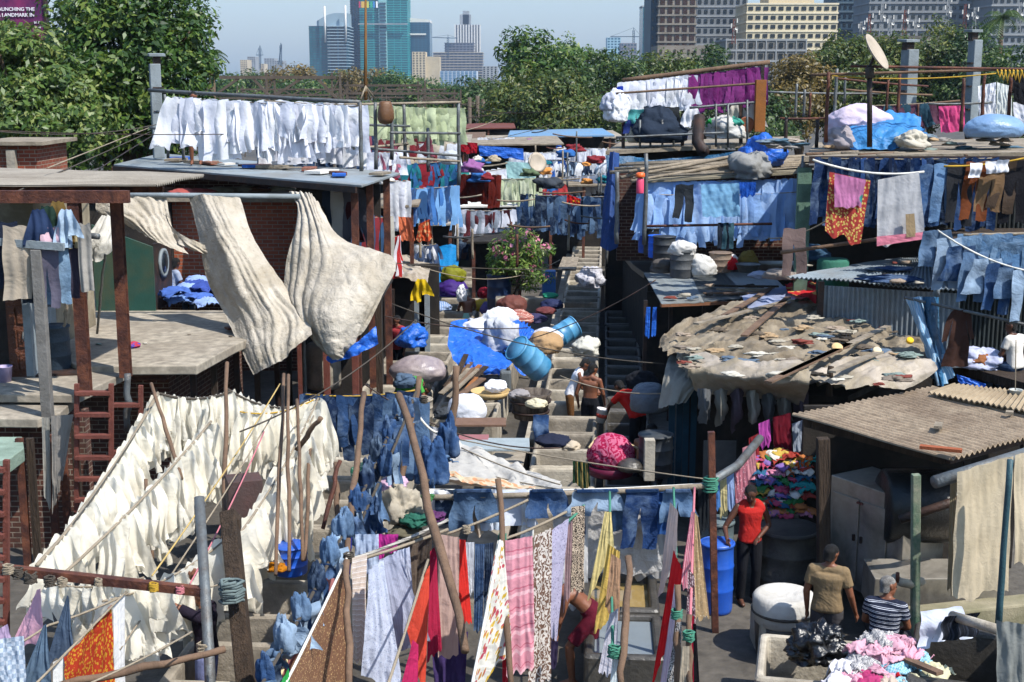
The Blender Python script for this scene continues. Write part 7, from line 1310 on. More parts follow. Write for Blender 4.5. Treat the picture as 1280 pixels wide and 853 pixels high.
hpipe(186, 113, 34.5, 450, 128, 31.2, .09, STEEL, 'long grey pipe from the pillar over the white washing'); hpipe(196, 140, 34, 222, 141, 33, .07, STEEL, 'short cross pipe at the left pillar'); hpipe(188, 160, 34, 226, 165, 33, .07, STEEL, 'lower cross pipe at the left pillar')
for x, y0, y1 in ((206, 118, 198), (228, 170, 200)): post(x, y0, y1, 33, .07, STEEL, f'thin upright pipe {"beside the left pillar" if x == 206 else "behind the man on the roof"}')
for i, (px, y0, y1, Y) in enumerate(((450, 128, 216, 30.5), (469, 128, 212, 31), (489, 128, 200, 32), (505, 130, 196, 33), (573, 128, 232, 33), (535, 160, 215, 33))): post(px, y0, y1, Y, .085, STEEL, f'upright pipe of the scaffold with pale green washing, {ordw(i + 1)} from the left', 'scaffold_post')
for i, (x0, y0, x1, y1) in enumerate(((430, 131, 575, 128), (445, 156, 512, 158), (442, 186, 510, 180), (488, 166, 575, 167), (500, 197, 575, 202), (440, 184, 575, 195))): hpipe(x0, y0, 31, x1, y1, 33, .06, STEEL if i % 2 else WOODG, f'cross pipe of the scaffold with pale green washing, {ordw(i + 1)} from the top')
t = thing('hanging_bag', 'brown leather like bag hanging on the scaffold by the pale green washing', 'bag', P(482, 155, 30.9)); mb = MB(); mb.lathe([(.02, 0), (.14, .03), (.19, .14), (.18, .3), (.15, .42), (.13, .5), (.1, .52)], P(482, 156, 30.9), 20, wob=.06); part('body', mb, mat('tan_leather', '#6a4a30', rough=.5, dirt='#4a3220', dirt_amt=.4), t)
for k in range(5): mb = MB(); a = P(457, -40, 33); b = P(457 + (k - 2) * 6, 124, 31.5 + k * .3); mb.tube([P(457, 108, 32), b], .02, 5) if k else mb.tube([a, P(457, 125, 32)], [.02, .045], 6); one('tall_mast' if k == 0 else 'stay_rope', mb, mat('rusty_mast', '#6a4a28') if k == 0 else ROPE, 'tall thin rusty mast rising before the teal tower' if k == 0 else f'stay at the foot of the rusty mast, {ordw(k)} from the left', 'mast' if k == 0 else 'rope')
def at(px, py, Y, z): a = P(px, py, Y); return (a.x, Y, z)
VEST = C('#a3231f', name='red_jersey', trans=0, bump=.5, bscale=8); BLK = C('#14151a', name='black_cotton', trans=0)
person(at(936, 700, 18.0, 0), PI + .15, 'young man in red sleeveless top and black trousers beside the blue drum', dict(elR=(.36, .02, 1.12), wrR=(.40, .26, 1.03), elL=(-.27, .0, 1.12), wrL=(-.05, .22, 1.02), head=(.02, .05, 1.57)), VEST, BLK, skin=SKIND, shirt_kind='vest', scale=1.02, build=.92, vox=.009, face=(.25, 1, -.15), hairlen=0)
person(at(1037, 690, 15.55, 0), -.35, 'man in khaki shirt seen from behind beside the white vat', dict(elL=(-.25, -.02, 1.12), wrL=(-.24, .02, .87), elR=(.27, .0, 1.12), wrR=(.33, .08, .88), head=(.02, .02, 1.59)), C('#75634a', name='khaki_cotton', trans=0, bump=.6, bscale=7), C('#3c3a3c', trans=0), build=1.12, vox=.009, face=(.55, 1, 0), scale=1.0)
sitp = dict(pelvis=(0, 0, .70), chest=(0, .06, 1.04), neck=(0, .10, 1.21), head=(0, .14, 1.35), shL=(-.18, .06, 1.17), shR=(.18, .06, 1.17), elL=(-.25, .12, .92), wrL=(-.16, .34, .80), elR=(.25, .12, .92), wrR=(.16, .34, .80), hiL=(-.1, .02, .68), knL=(-.16, .42, .68), anL=(-.14, .40, .24), hiR=(.1, .02, .68), knR=(.16, .42, .68), anR=(.14, .40, .24))
person(at(1107, 740, 15.0, 0), -.5, 'grey haired man in navy and white striped shirt sitting behind the heap of washing', sitp, C('#1e2333', 'zstripes', '#c9ccd6', pscale=1.9, name='navy_white_stripes', trans=0, bump=.5, bscale=8), C('#2a2a30', trans=0), hair=HAIRG, build=1.12, vox=.009, face=(.8, .8, 0), sleeve=.5)
mb = MB(); mb.box(at(1107, 740, 14.98, .3), (.5, .4, .5), rz=-.5); one('stone_block', mb, CONCW, 'stone block under the man in the striped shirt', 'block', bevel=.03)
person(at(742, 790, 15.5, 0), PI / 2, 'shirtless man in maroon shorts stooping over the pens behind the patterned scarf', dict(pelvis=(0, 0, .88), chest=(0, .26, 1.13), neck=(0, .40, 1.14), head=(0, .50, 1.02), shL=(-.18, .34, 1.14), shR=(.18, .34, 1.14), elL=(-.22, .42, .86), wrL=(-.12, .46, .64), elR=(.20, .40, .86), wrR=(.10, .44, .62), hiL=(-.10, .02, .85), knL=(-.12, .30, .50), anL=(-.12, .26, .07), hiR=(.10, .0, .85), knR=(.11, .02, .46), anR=(.12, -.16, .07)), None, C('#4f1020', name='maroon_shorts', trans=0), bottom_kind='shorts', vox=.010, face=(0, .7, -.8), build=.97)
person(at(738, 480, 25.6, .12), -.35, 'shirtless young man seen from behind standing among the wash pens', dict(elL=(-.27, -.03, 1.12), wrL=(-.26, .06, .90), elR=(.25, .03, 1.13), wrR=(.22, .22, .92), head=(.03, .05, 1.58)), None, BLK, face=(.7, 1, -.2), vox=.012)
person(at(712, 480, 26.4, .12), -PI / 2, 'boy in white vest and brown trousers leaning over a wash pen', dict(chest=(0, .14, 1.26), neck=(0, .22, 1.42), head=(0, .30, 1.52), shL=(-.17, .18, 1.37), shR=(.17, .18, 1.37), elL=(-.2, .26, 1.1), wrL=(-.1, .5, 1.0), elR=(.2, .24, 1.1), wrR=(.14, .48, .98)), C('#d5d5da', name='white_vest', trans=0), C('#5b3d22', trans=0), shirt_kind='vest', face=(0, 1, -.5), build=.85, vox=.012)
person(at(798, 510, 24.6, .1), .75, 'man in bright red shirt bending over a grey bundle by the rag roof', dict(pelvis=(0, 0, .93), chest=(0, .26, 1.22), neck=(0, .38, 1.36), head=(0, .48, 1.42), shL=(-.18, .32, 1.32), shR=(.18, .32, 1.32), elL=(-.26, .5, 1.1), wrL=(-.2, .62, .9), elR=(.42, .36, 1.34), wrR=(.64, .42, 1.36)), C('#c4231c', name='scarlet_shirt', trans=0, bump=.6), BLK, skin=SKIND, face=(0, 1, -.4), vox=.012)
person(at(803, 545, 22.6, -.05), -.6, 'shirtless man with back turned crouching by the black tub in the shade', dict(pelvis=(0, 0, .62), chest=(0, .12, .98), neck=(0, .2, 1.15), head=(.04, .24, 1.29), shL=(-.18, .14, 1.10), shR=(.18, .14, 1.10), elL=(-.26, .2, .85), wrL=(-.2, .42, .8), elR=(.24, .22, .85), wrR=(.2, .44, .8), hiL=(-.1, .0, .6), knL=(-.2, .38, .62), anL=(-.16, .1, .12), hiR=(.1, .0, .6), knR=(.2, .38, .62), anR=(.16, .1, .12)), None, BLK, face=(.2, 1, -.3), vox=.012)
person(at(499, 490, 26.6, .15), -PI / 2, 'man in green shirt doubled over a concrete tub with a blue bundle on his back', dict(pelvis=(0, 0, .95), chest=(0, .30, 1.10), neck=(0, .45, 1.08), head=(0, .52, .95), shL=(-.18, .40, 1.10), shR=(.18, .40, 1.10), elL=(-.2, .5, .82), wrL=(-.15, .55, .6), elR=(.2, .52, .82), wrR=(.18, .6, .58)), C('#3f8a3a', name='green_shirt', trans=0), C('#2b3442', trans=0), face=(0, .5, -1), vox=.012)
person(at(497, 420, 31.8, 0), PI - .5, 'youth in red and grey patterned shirt standing by the shed left of the pens', dict(elR=(.22, .02, 1.14), wrR=(.16, .16, .95)), C('#8a2f35', 'floral', '#8d8a88', pscale=.9, name='red_grey_shirt', trans=0), BLK, face=(.5, 1, -.2), vox=.012, build=.9)
person(at(585, 385, 37.6, -.05), .3, 'shirtless man with white towel on his shoulder sitting on the pens', sitp, None, C('#8fc0b4', trans=0), face=(0, 1, -.2), vox=.012, hair=HAIRG)
crumple('towel', P(577, 376, 37.35), .13, C('#d8d8dc'), 'white towel over the shoulder of the man sitting on the pens', 'towel', seed=3, flat=1.8, rough=.5)
person(at(243, 150, 32.4, 5.22), PI + .1, 'man in beige shorts standing behind the white rooftop washing', dict(elR=(.3, .1, 1.2), wrR=(.2, .2, 1.45), elL=(-.3, .1, 1.2), wrL=(-.2, .2, 1.45)), C('#6a5d50', trans=0), C('#a08f76', trans=0), bottom_kind='shorts', face=(0, 1, -.2), vox=.012)
person(at(213, 340, 29.0, 1.95), -.8, 'person in shade sitting by the blue clothes on the terrace', sitp, C('#8d96a8', trans=0), C('#39404a', trans=0), skin=SKIND, face=(-.3, 1, 0), vox=.012)
person(at(256, 760, 14.25, 0), PI * .45, 'man half hidden by ivory washing reaching one bare arm up to the rope', dict(elR=(.2, .36, 1.52), wrR=(.12, .20, 1.74), elL=(-.2, .34, 1.56), wrL=(-.05, .30, 1.32), head=(.02, .04, 1.57)), C('#1c1622', name='dark_purple_shirt', trans=0), C('#6a6f92', trans=0), face=(0, 1, .1), vox=.010)
person(at(1272, 425, 22.6, 1.72), .6, 'person in white shirt sitting on the ironing ledge at the right edge', sitp, C('#c9c4bc', trans=0), C('#31435c', trans=0), skin=SKIND, face=(-.6, 1, 0), vox=.012)
ragk = dict(freq=1.4)
ragsheet([[(236, 247, 26.0), (258, 245, 25.7), (300, 247, 25.8)], [(248, 295, 25.6), (283, 300, 25.0), (318, 300, 25.3)], [(258, 350, 25.2), (306, 352, 24.5), (356, 358, 24.7)], [(284, 402, 24.6), (335, 405, 24.0), (382, 392, 24.2)], [(316, 470, 23.6), (350, 452, 23.2), (390, 418, 23.4)]], 70, 80, TARPW, 'canvas', None, 31, .035, 'dirty white canvas hanging in long folds from the gutter over the terrace corner', 'canvas', 1.4, .07)
ragsheet([[(362, 240, 26.2), (385, 243, 26.0), (400, 256, 26)], [(372, 268, 25.8), (402, 290, 25.2), (425, 298, 25.4)], [(358, 330, 25.2), (415, 340, 24.3), (492, 324, 24.4)], [(356, 378, 24.6), (410, 395, 23.5), (478, 370, 24.0)], [(385, 415, 24.0), (415, 440, 23.4), (455, 412, 23.8)], [(416, 448, 23.6), (424, 450, 23.5), (432, 440, 23.7)]], 80, 90, TARPW, 'canvas', None, 33, .045, 'huge cream canvas billowing down right of the terrace', 'canvas', 1.3, .07)
ragsheet([[(120, 248, 26), (160, 246, 25.9), (208, 247, 26)], [(122, 266, 25.9), (165, 272, 25.6), (215, 285, 25.7)], [(150, 275, 25.8), (190, 300, 25.4), (236, 318, 25.3)]], 50, 30, TARPW, 'canvas', None, 35, .04, 'stained canvas swag under the gutter above the green kiosk', 'canvas', 1.4, .06)
ragsheet([[(205, 265, 25.8), (222, 292, 25.5), (262, 310, 25.4)], [(200, 285, 25.7), (236, 312, 25.4), (270, 322, 25.3)]], 34, 14, TARPW, 'canvas', None, 36, .04, 'twisted canvas tail linking the swag and the long folds', 'canvas', 1.4, .05)
ragsheet([[(128, 270, 24.8), (138, 272, 24.7), (143, 276, 24.8)], [(108, 300, 24.4), (128, 300, 24.2), (143, 300, 24.5)], [(108, 322, 24.3), (122, 328, 24.2), (142, 312, 24.5)]], 30, 24, C('#bdbab2', name='pale_tarp'), 'canvas', None, 37, .04, 'small pale tarpaulin tied up left of the green kiosk', 'canvas', 1.4, .06)
mb = sheetpx([[(408, 446, 23.8), (440, 432, 23.6), (470, 408, 23.6)], [(412, 455, 23.8), (442, 446, 23.5), (473, 430, 23.5)]], 30, 10, .05, 3, 'v', .05, 6); one('tarpaulin', mb, TARPB, 'bright blue tarpaulin edge beneath the billowing canvas', 'tarpaulin')
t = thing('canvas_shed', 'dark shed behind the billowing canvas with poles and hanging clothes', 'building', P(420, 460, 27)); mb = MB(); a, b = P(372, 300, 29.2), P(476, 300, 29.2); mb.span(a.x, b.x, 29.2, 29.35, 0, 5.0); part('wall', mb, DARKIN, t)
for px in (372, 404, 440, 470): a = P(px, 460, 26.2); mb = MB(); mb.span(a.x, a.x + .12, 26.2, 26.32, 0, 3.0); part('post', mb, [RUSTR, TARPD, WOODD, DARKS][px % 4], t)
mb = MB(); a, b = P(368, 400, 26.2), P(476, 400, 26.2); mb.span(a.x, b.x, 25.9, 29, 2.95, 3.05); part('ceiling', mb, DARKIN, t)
mb = MB(); mb.lathe([(.01, 0), (.33, 0), (.35, .1), (.35, .85), (.3, .9), (.01, .9)], P(405, 478, 26.8) - Vector((0, 0, .1)), 22); one('grey_tank', mb, CONC, 'grey cylindrical tank in the shed under the billowing canvas', 'tank')
t = thing('left_lane_shed', 'low dark shed with rag roof beside the head of the left pens', 'building', P(505, 400, 34)); mb = MB(); mb.span(P(470, 0, 35).x, P(545, 0, 35).x, 35, 35.2, 0, 2.5); part('wall', mb, DARKIN, t)
for px in (480, 518, 524): a = P(px, 400, 32.6); mb = MB(); mb.span(a.x, a.x + .25, 32.6, 32.8, 0, 2.2); part('post', mb, [DARKS, CONCL, GREYP][px % 3], t)
ragsheet([[(472, 327, 36), (500, 322, 36.5), (538, 330, 36.5)], [(484, 345, 33), (510, 350, 32.6), (534, 356, 32.6)]], 40, 24, SACK2, 'rag_roof', t, 41, .12)
garment('yellow_cloth', 'cone', P(527, 349, 32.3), 0, C('#c9a81a'), 'yellow cloth hanging off the low rag roof left of the lane', 'cloth', None, .8, .5, 2)
for i, (x, y, k_, W__, L_, m_, lb) in enumerate(((20, 283, 'towel', .8, 1.0, C('#a89c8c'), 'beige cloth hanging near the carved door'), (5, 278, 'trouser', .9, 1.0, C('#1f2636'), 'navy trousers at the left edge under the awning'), (40, 306, 'trouser', 1, .9, C('#26303f'), 'dark trousers behind the grey timber post'), (58, 312, 'trouser', .8, .9, C('#5d5a6a'), 'grey mauve trousers on the timber rail'), (70, 312, 'trouser', .9, .9, denim('#8fb0d0'), 'pale blue jeans hanging below the timber rail'), (84, 306, 'trouser', .8, .8, C('#383442'), 'charcoal trousers by the first brown post'), (62, 285, 'towel', .55, .35, C('#c9a9b4'), 'pink cloth folded on the timber rail'), (78, 283, 'towel', .5, .35, denim('#8fa8c4'), 'pale denim folded on the timber rail'), (88, 280, 'towel', .35, .4, C('#a39878'), 'khaki cloth folded on the timber rail'), (48, 262, 'cone', .7, .6, C('#2a3a5a'), 'navy shirt hanging high under the awning'), (58, 258, 'cone', .7, .6, C('#21352c'), 'dark green shirt hanging high under the awning'), (72, 252, 'cone', .7, .8, C('#7a6236'), 'ochre shirt hanging high under the awning'), (83, 262, 'cone', .6, .5, C('#9fb4c9'), 'light blue shirt hanging high under the awning'), (104, 280, 'towel', .4, 1.1, C('#9a9690'), 'long grey cloth behind the brown post'))): garment('hanging_clothes', k_, P(x, y, 19.5 + (i % 3) * .12), .1, m_, lb, 'washing', None, W__, L_, i % 5, 18, 16)
crumple('sack', G(66, 388, 2.6), .35, C('#b8b4ac'), 'white sack on the terrace behind the barrel', 'sack', seed=2, rough=.3); crumple('bag', G(87, 386, 2.6), .22, TARPB, 'blue plastic bag on the terrace by the first brown post', 'bag', seed=3, rough=.5); crumple('sack', G(167, 385, 2.6), .28, C('#5f564c'), 'dark brown sack in front of the green kiosk', 'sack', seed=8, flat=.5)
rnd = random.Random(9); BLU = [C('#6f8fc9'), C('#4a6ab4'), C('#8ea6d6'), C('#3a4f9a')]
for i in range(26):
 p = G(196 + 88 * rnd.random(), 366 + 20 * rnd.random(), 2.6); p.z = 2.6 + .3 * rnd.random() * (1 if p.y > 26 else .4); foldcloth('blue_shirt', p, .6, .6, rnd.uniform(0, 6), BLU[i % 4], f'crumpled blue shirt in the heap on the terrace, {ordw(i + 1)} of the heap', 'shirt', 'blue shirts heaped on the terrace', seed=i + 200, h=.08, n=20, amp=.06)
crumple('rag', G(165, 434, 2.6), .14, C('#a8364a', 'floral', '#3a4aa0'), 'small red and blue rag lying on the terrace', 'rag', seed=7, flat=.4)
ragsheet([[(563, 404, 29.5), (590, 400, 30), (615, 404, 30.2)], [(560, 430, 28.2), (590, 420, 28.8), (622, 430, 29)], [(568, 455, 27.5), (602, 455, 27.4), (640, 452, 28)], [(590, 466, 27.4), (620, 470, 27), (628, 467, 27.3)]], 50, 50, TARPB, 'tarpaulin', None, 51, .07, 'bright blue tarpaulin draped over the heap between the pens', 'tarpaulin', 1.3, .05)
ragsheet([[(640, 402, 29.5), (655, 406, 29.6), (670, 420, 29.4)], [(625, 425, 28.6), (645, 435, 28.4), (665, 440, 28.6)], [(640, 455, 28), (652, 470, 27.7), (668, 465, 28)]], 40, 40, TARPB, 'tarpaulin', None, 52, .08, 'second blue tarpaulin bunched behind the tilted drum', 'tarpaulin', 1.3, .05)
crumple('white_heap', P(612, 424, 29.6), .50, WHI[0], 'white washing heaped on the blue tarpaulin', 'heap', seed=61, flat=.75, sub=5, rough=.5, scale=(1.1, .8, 1)); crumple('bundle', P(625, 438, 28.6), .35, C('#b9bcc4'), 'grey white bundle between the two blue tarpaulins', 'bundle', seed=62, flat=1.2, rough=.5)
crumple('bundle', P(650, 404, 31), .3, C('#9c5a50', 'stripes', '#c9b0a4'), 'striped brown bundle above the blue tarpaulins', 'bundle', seed=63); drum(P(677, 463, 26.9), .28, .8, PLS, 'large sky blue drum lying tilted beside the tarpaulins', tilt=.85, rz=-1.05); drum(P(690, 426, 29.8), .25, .65, PLS, 'second sky blue drum leaning behind the white sack', tilt=1.1, rz=2.0)
crumple('sack', P(684, 428, 29.2), .33, C('#cfcdd0'), 'white sack right of the upper sky blue drum', 'sack', seed=64, rough=.25, flat=.6); crumple('sack', P(681, 440, 28.8), .35, C('#a88a66'), 'tan jute sack right of the tilted drum', 'sack', seed=65, rough=.2, flat=.8)
t = thing('jerrycan', 'grey plastic jerrycan standing below the tilted drum', 'jerrycan', P(632, 488, 25.9)); mb = MB(); p = P(632, 488, 25.9); mb.box(p + Vector((0, 0, .2)), (.22, .3, .4)); part('body', mb, mat('grey_plastic', '#55595a', rough=.5), t, bevel=.04); mb = MB(); mb.tube([p + Vector((.05, 0, .4)), p + Vector((.05, 0, .45))], .035, 10); part('cap', mb, DARKS, t)
mb = MB(); p = P(524, 474, 27.4); crumple('grey_sack', p, .5, mat('mauve_plastic_sack', '#7f7478', rough=.35, spec=.5, dirt='#a89a8e', dirt_amt=.35), 'big shiny mauve sack lying behind the man in green', 'sack', seed=71, flat=.62, sub=5, rough=.1, scale=(1.15, .8, 1))
for i in range(16): a = P(548 + rnd.uniform(0, 30), 500 - rnd.uniform(0, 6) - i * .8, 25.2 + i * .12); b = a + Vector((rnd.uniform(.25, .6), rnd.uniform(.7, 1.2), rnd.uniform(.1, .5))); mb = MB(); mb.beam(a, b, rnd.uniform(.06, .14), .03); one('plank', mb, [WOODP, WOODG, WOODD, mat('orange_wood', '#8a5a34')][i % 4], f'broken plank in the firewood stack between the pens, {ordw(i + 1)} from the front', 'plank', 'stacked broken planks')
t = thing('wicker_tray', 'shallow cane tray with white clothes before the jerrycan', 'tray', P(613, 496, 25)); mb = MB(); mb.lathe([(.01, .02), (.3, .02), (.36, .12), (.38, .12), (.31, 0), (.01, 0)], P(613, 496, 25), 26); part('basket', mb, mat('cane', '#b59a6a', bscale=60), t); crumple('white_cloth', P(620, 492, 25) + Vector((0, 0, .06)), .2, WHI[0], 'white clothes lying in the cane tray', 'clothes', seed=73)
t = thing('wooden_tub', 'wide old wooden tub with iron bands left of the boys', 'tub', P(663, 520, 24.4)); p = P(663, 522, 24.4); mb = MB(); mb.lathe([(.30, 0), (.36, .4), (.40, .48), (.37, .48), (.33, .38), (.01, .36)], p, 26); part('staves', mb, mat('wet_staves', '#3a322c', dirt='#7a6f64', dirt_amt=.35, stretch=(6, 6, .5)), t)
for z in (.1, .3): mb = MB(); mb.lathe([(.32 + z * .15, z), (.335 + z * .15, z), (.345 + z * .15, z + .04), (.33 + z * .15, z + .04)], p, 26); part('band', mb, DARKS, t)
crumple('cloth', P(650, 496, 24.3), .18, C('#8f8a8a'), 'grey cloth over the rim of the wooden tub', 'cloth', seed=75, flat=.4)
crumple('bundle', P(584, 524, 24), .34, WHI[0], 'round white bundle in clear plastic behind the denim', 'bundle', seed=76, flat=.9, rough=.12); drum(P(521, 524, 25.2) - Vector((0, 0, .1)), .3, .5, CONC, 'round concrete tub under the hands of the man in green', name='concrete_tub', fill=WATERD); crumple('cloth', P(557, 522, 24.6), .22, C('#3f4348'), 'dark wet cloth left of the round white bundle', 'cloth', seed=77, flat=.5)
crumple('bundle', P(506, 486, 26.4) + Vector((0, 0, .05)), .22, C('#4d5f74'), 'slate blue bundle on the back of the man in green', 'bundle', seed=78, flat=.7)
for i, (px, py, Y, w_, d_, m_, lb) in enumerate(((600, 528, 22.8, .9, .5, mat('brown_board', '#6a5142'), 'brown board below the round white bundle'), (592, 548, 21.8, .5, .35, mat('rose_board', '#8a5a5c'), 'rose coloured cloth on the grey slab'), (612, 556, 21.4, 1.3, .7, mat('pale_steel_sheet', '#8d9698', rough=.5), 'pale steel sheet under the rose cloth'), (607, 590, 20.9, .5, .1, DARKIN, 'dark box standing for the shaded opening below the pale steel sheet'))): mb = MB(); mb.box(P(px, py, Y), (w_, d_, .04 if i < 3 else .4)); one('board', mb, m_, lb, 'board', bevel=.005)  # last box is a solid near-black block painted as a shaded opening
crumple('blue_bag', P(515, 432, 31.5), .3, TARPB, 'bright blue plastic bundle beside the standing youth', 'bag', seed=80, flat=.9, rough=.5)
crumple('pink_bundle', P(763, 581, 21.2), .36, C('#981c44', 'paisley', '#b8607c', pscale=.6, name='pink_pattern'), 'big round deep pink bundle before the rag roof', 'bundle', seed=81, flat=.9, sub=6, rough=.12, scale=(1, .9, 1)); t = thing('cane_basket', 'low basket under the deep pink bundle', 'basket', P(763, 590, 21.2)); mb = MB(); mb.lathe([(.01, .0), (.36, 0), (.42, .16), (.40, .16), (.34, .02), (.01, .02)], P(763, 592, 21.2), 24); part('bowl', mb, mat('maroon_plastic', '#5a1230', rough=.5, bump=0), t)
mb = MB(); mb.tube([P(736, 560, 21), P(745, 548, 21.3), P(762, 545, 21.6), P(780, 552, 21.4), P(800, 562, 21.2)], .018, 7); one('hose', mb, mat('cream_hose', '#b59f78', rough=.6), 'cream hose curving over the deep pink bundle', 'hose')
crumple('grey_bundle', P(811, 512, 23.8), .36, mat('grey_plastic_bundle', '#5d636c', rough=.4, bump=.4), 'shiny grey bundle held by the man in the red shirt', 'bundle', seed=83, flat=.85, rough=.12, sub=5); crumple('bundle', P(803, 484, 24.4), .3, BLK, 'black bundle above the grey one', 'bundle', seed=84, flat=.6, rough=.3); drum(P(819, 594, 20.9), .27, .68, PLK, 'black plastic tub beside the crouching man', name='tub')
t = thing('paint_bucket', 'white and red paint bucket held by the shirtless young man', 'bucket', P(750, 528, 24.9)); p = P(750, 528, 24.9); mb = MB(); mb.lathe([(.01, 0), (.085, 0), (.105, .24), (.115, .25), (.115, .27), (.095, .26), (.09, .1), (.01, .1)], p, 20, Matrix.Rotation(.2, 3, 'Y')); part('body', mb, mat('white_plastic', '#cfc9c4', rough=.4, bump=0), t); mb = MB(); mb.lathe([(.096, .1), (.098, .1), (.104, .17), (.101, .17)], p, 20, Matrix.Rotation(.2, 3, 'Y')); part('red_band', mb, mat('red_label', '#b0402e', bump=0), t)
crumple('cloth', P(671, 508, 23.4), .17, C('#c9c0a4'), 'cream cloth on the pen wall end', 'cloth', seed=85, flat=.5); garment('jeans', 'towel', P(676, 519, 23.1), 0, denim('#2f4f80'), 'blue jeans folded over the pen wall', 'jeans', None, .55, .5, 1); crumple('clothes', P(691, 556, 22.2) , .26, C('#23283a'), 'navy clothes lying in a pen below the boys', 'clothes', seed=86, flat=.4); crumple('clothes', P(697, 552, 22.3), .16, denim('#5a7da8'), 'blue denim on top of the navy clothes in the pen', 'clothes', seed=87, flat=.4); crumple('clothes', P(713, 561, 22.1), .15, C('#b5a894'), 'beige cloth beside the navy clothes in the pen', 'clothes', seed=88, flat=.5)
crumple('white_cloth', P(733, 443, 29.5), .27, C('#c4c2b8'), 'white washing lump on a pen wall beyond the boys', 'clothes', seed=89, flat=.8, rough=.5); crumple('white_cloth', P(740, 358, 37), .32, C('#c4c4cc', 'dots', '#5a5a78', pscale=3), 'white spotted washing lump far up the lane', 'clothes', seed=90, flat=.9, rough=.6)
Q('cloth', 'dark green and gold striped cloth hanging on the pen front', C('#16301f', 'vstripes', '#8f7a4a', pscale=1), (716, 576), (736, 578), (738, 612), (716, 605), 20.6, fold=.03, cat='cloth'); crumple('board', P(788, 588, 20.8), .2, CONCW, 'dark wet stone block right of the deep pink bundle', 'stone', seed=92, rough=.1); post(812, 549, 600, 20.2, .16, CONCL, 'short concrete stub before the black tub', round_=False)
t = drum(P(364, 716, 16.6), .21, .38, PLB, 'blue plastic drum half hidden by ivory washing', lid=True, fill=None); crumple('orange_cloth', P(346, 712, 16.4), .12, C('#a86a14', 'dots', '#3a2a1a'), 'small orange and black cloth left of the blue plastic drum', 'cloth', seed=94, rough=.5); mb = MB(); a = P(306, 640, 17.2); mb.box(a + Vector((0, 0, .2)), (.45, .4, .55), rz=.3); one('red_box', mb, mat('faded_red_paint', '#4a3634', dirt='#3a3634', dirt_amt=.6), 'faded red and grey metal box behind the ivory washing', 'box', bevel=.01)
drum(P(624, 386, 37), .33, .95, PLN, 'navy drum holding the pink flowering shrub', name='planter')
ol = thing('oleander', 'pink flowering oleander shrub growing from the navy drum', 'shrub', P(624, 372, 37)); cs = []; r = np.random.RandomState(4); o_ = P(648, 325, 37)
for i in range(70):
 d = r.normal(size=3); d /= np.linalg.norm(d); cs.append(np.array(o_) + d * np.array([1.05, .7, .85]) * r.uniform(.3, 1) + np.array([0, 0, .0]))
cs = np.array(cs); V, tone = leaves(cs, np.full(70, .26), 5200, .17, 3, np.array(o_) - [0, 0, .5], asp=.2, droop=-.3); leaf_obj('foliage', V, tone, leafmat('oleander_leaves', '#33501f', '#5a7a30', '#93a050'), ol); V, tone = leaves(cs[:44] + np.array([0, -.1, .12]), np.full(44, .15), 420, .10, 5, np.array(o_), asp=.9); leaf_obj('blossom', V, tone, leafmat('oleander_blossom', '#b05a78', '#c97a94', '#d99ab0'), ol)
for k in range(7): mb = MB(); b = Vector(cs[k * 9]); a = P(624 + k * 3, 372, 37); mb.tube([a, a.lerp(b, .5) + Vector((0, 0, .2)), b], .025, 6); part('stem', mb, BARK, ol)
mb = MB(); mb.box(P(652, 380, 36) , (1.4, .5, .35)); one('planter_wall', mb, CONC, 'low concrete wall under the flowering shrub', 'wall', bevel=.02)
mb = sheetpx([[(549, 308, 41), (562, 306, 41), (573, 307, 41)], [(545, 335, 40), (556, 335, 40), (572, 335, 40)], [(538, 362, 39), (548, 370, 39), (556, 372, 39)]], 16, 20, .05, 2, 'v', .02, 3); one('tarpaulin', mb, mat('cyan_tarp', '#1576b0', rough=.4, bump=.3, cloth=True), 'cyan blue tarpaulin leaning left of the olive bag', 'tarpaulin')
for i, (px, py, Y, r_, c_, lb, fl) in enumerate(((566, 352, 38.6, .33, '#7a7a1e', 'olive yellow bag on top of the purple one', .9), (565, 369, 38.4, .42, '#3d2470', 'purple bag under the olive one', .7), (550, 388, 38, .3, '#5f7fae', 'blue and white striped cushion left of the sitting man', .5), (604, 388, 38, .28, '#b5982e', 'yellow bundle right of the sitting man', .7), (610, 392, 37.5, .22, '#6a5a94', 'lilac bundle beside the yellow one', .9), (606, 372, 38.3, .2, '#8f1a2a', 'red bundle above the yellow one', .9), (640, 392, 33, .35, '#6a4038', 'brown striped bundle by the white heap', .8), (668, 402, 33, .3, '#3d3a5a', 'dark mauve clothes right of the shrub', .4), (690, 385, 34, .28, '#2a3050', 'navy bundle at the foot of the shrub', .5), (682, 392, 33.6, .25, '#6a3a3a', 'maroon cloth at the foot of the shrub', .4), (688, 372, 35, .2, '#2c8a6a', 'green cloth by the pens at the shrub', .4))): crumple('bundle', P(px, py, Y), r_, C(c_, 'vstripes', '#d0d6e0', pscale=2) if i == 2 else C(c_, rough=.6), lb, 'bundle', seed=i + 100, flat=fl, rough=.25)
mb = MB(); a = P(686, 352, 40); mb.box(a, (.4, .4, .65)); one('blue_crate', mb, mat('blue_crate', '#2f5f9c', rough=.5), 'blue crate right of the flowering shrub', 'crate', bevel=.01)
for i in range(6): a = P(706 + i * 3, 322, 46); b = P(700 + i * 3.4, 338, 42); mb = MB(); mb.beam(a, b, .14, .04); one('plank', mb, WOODG, f'plank lying along the top of the far lane, {ordw(i + 1)} from the left', 'plank', 'planks on the far lane')
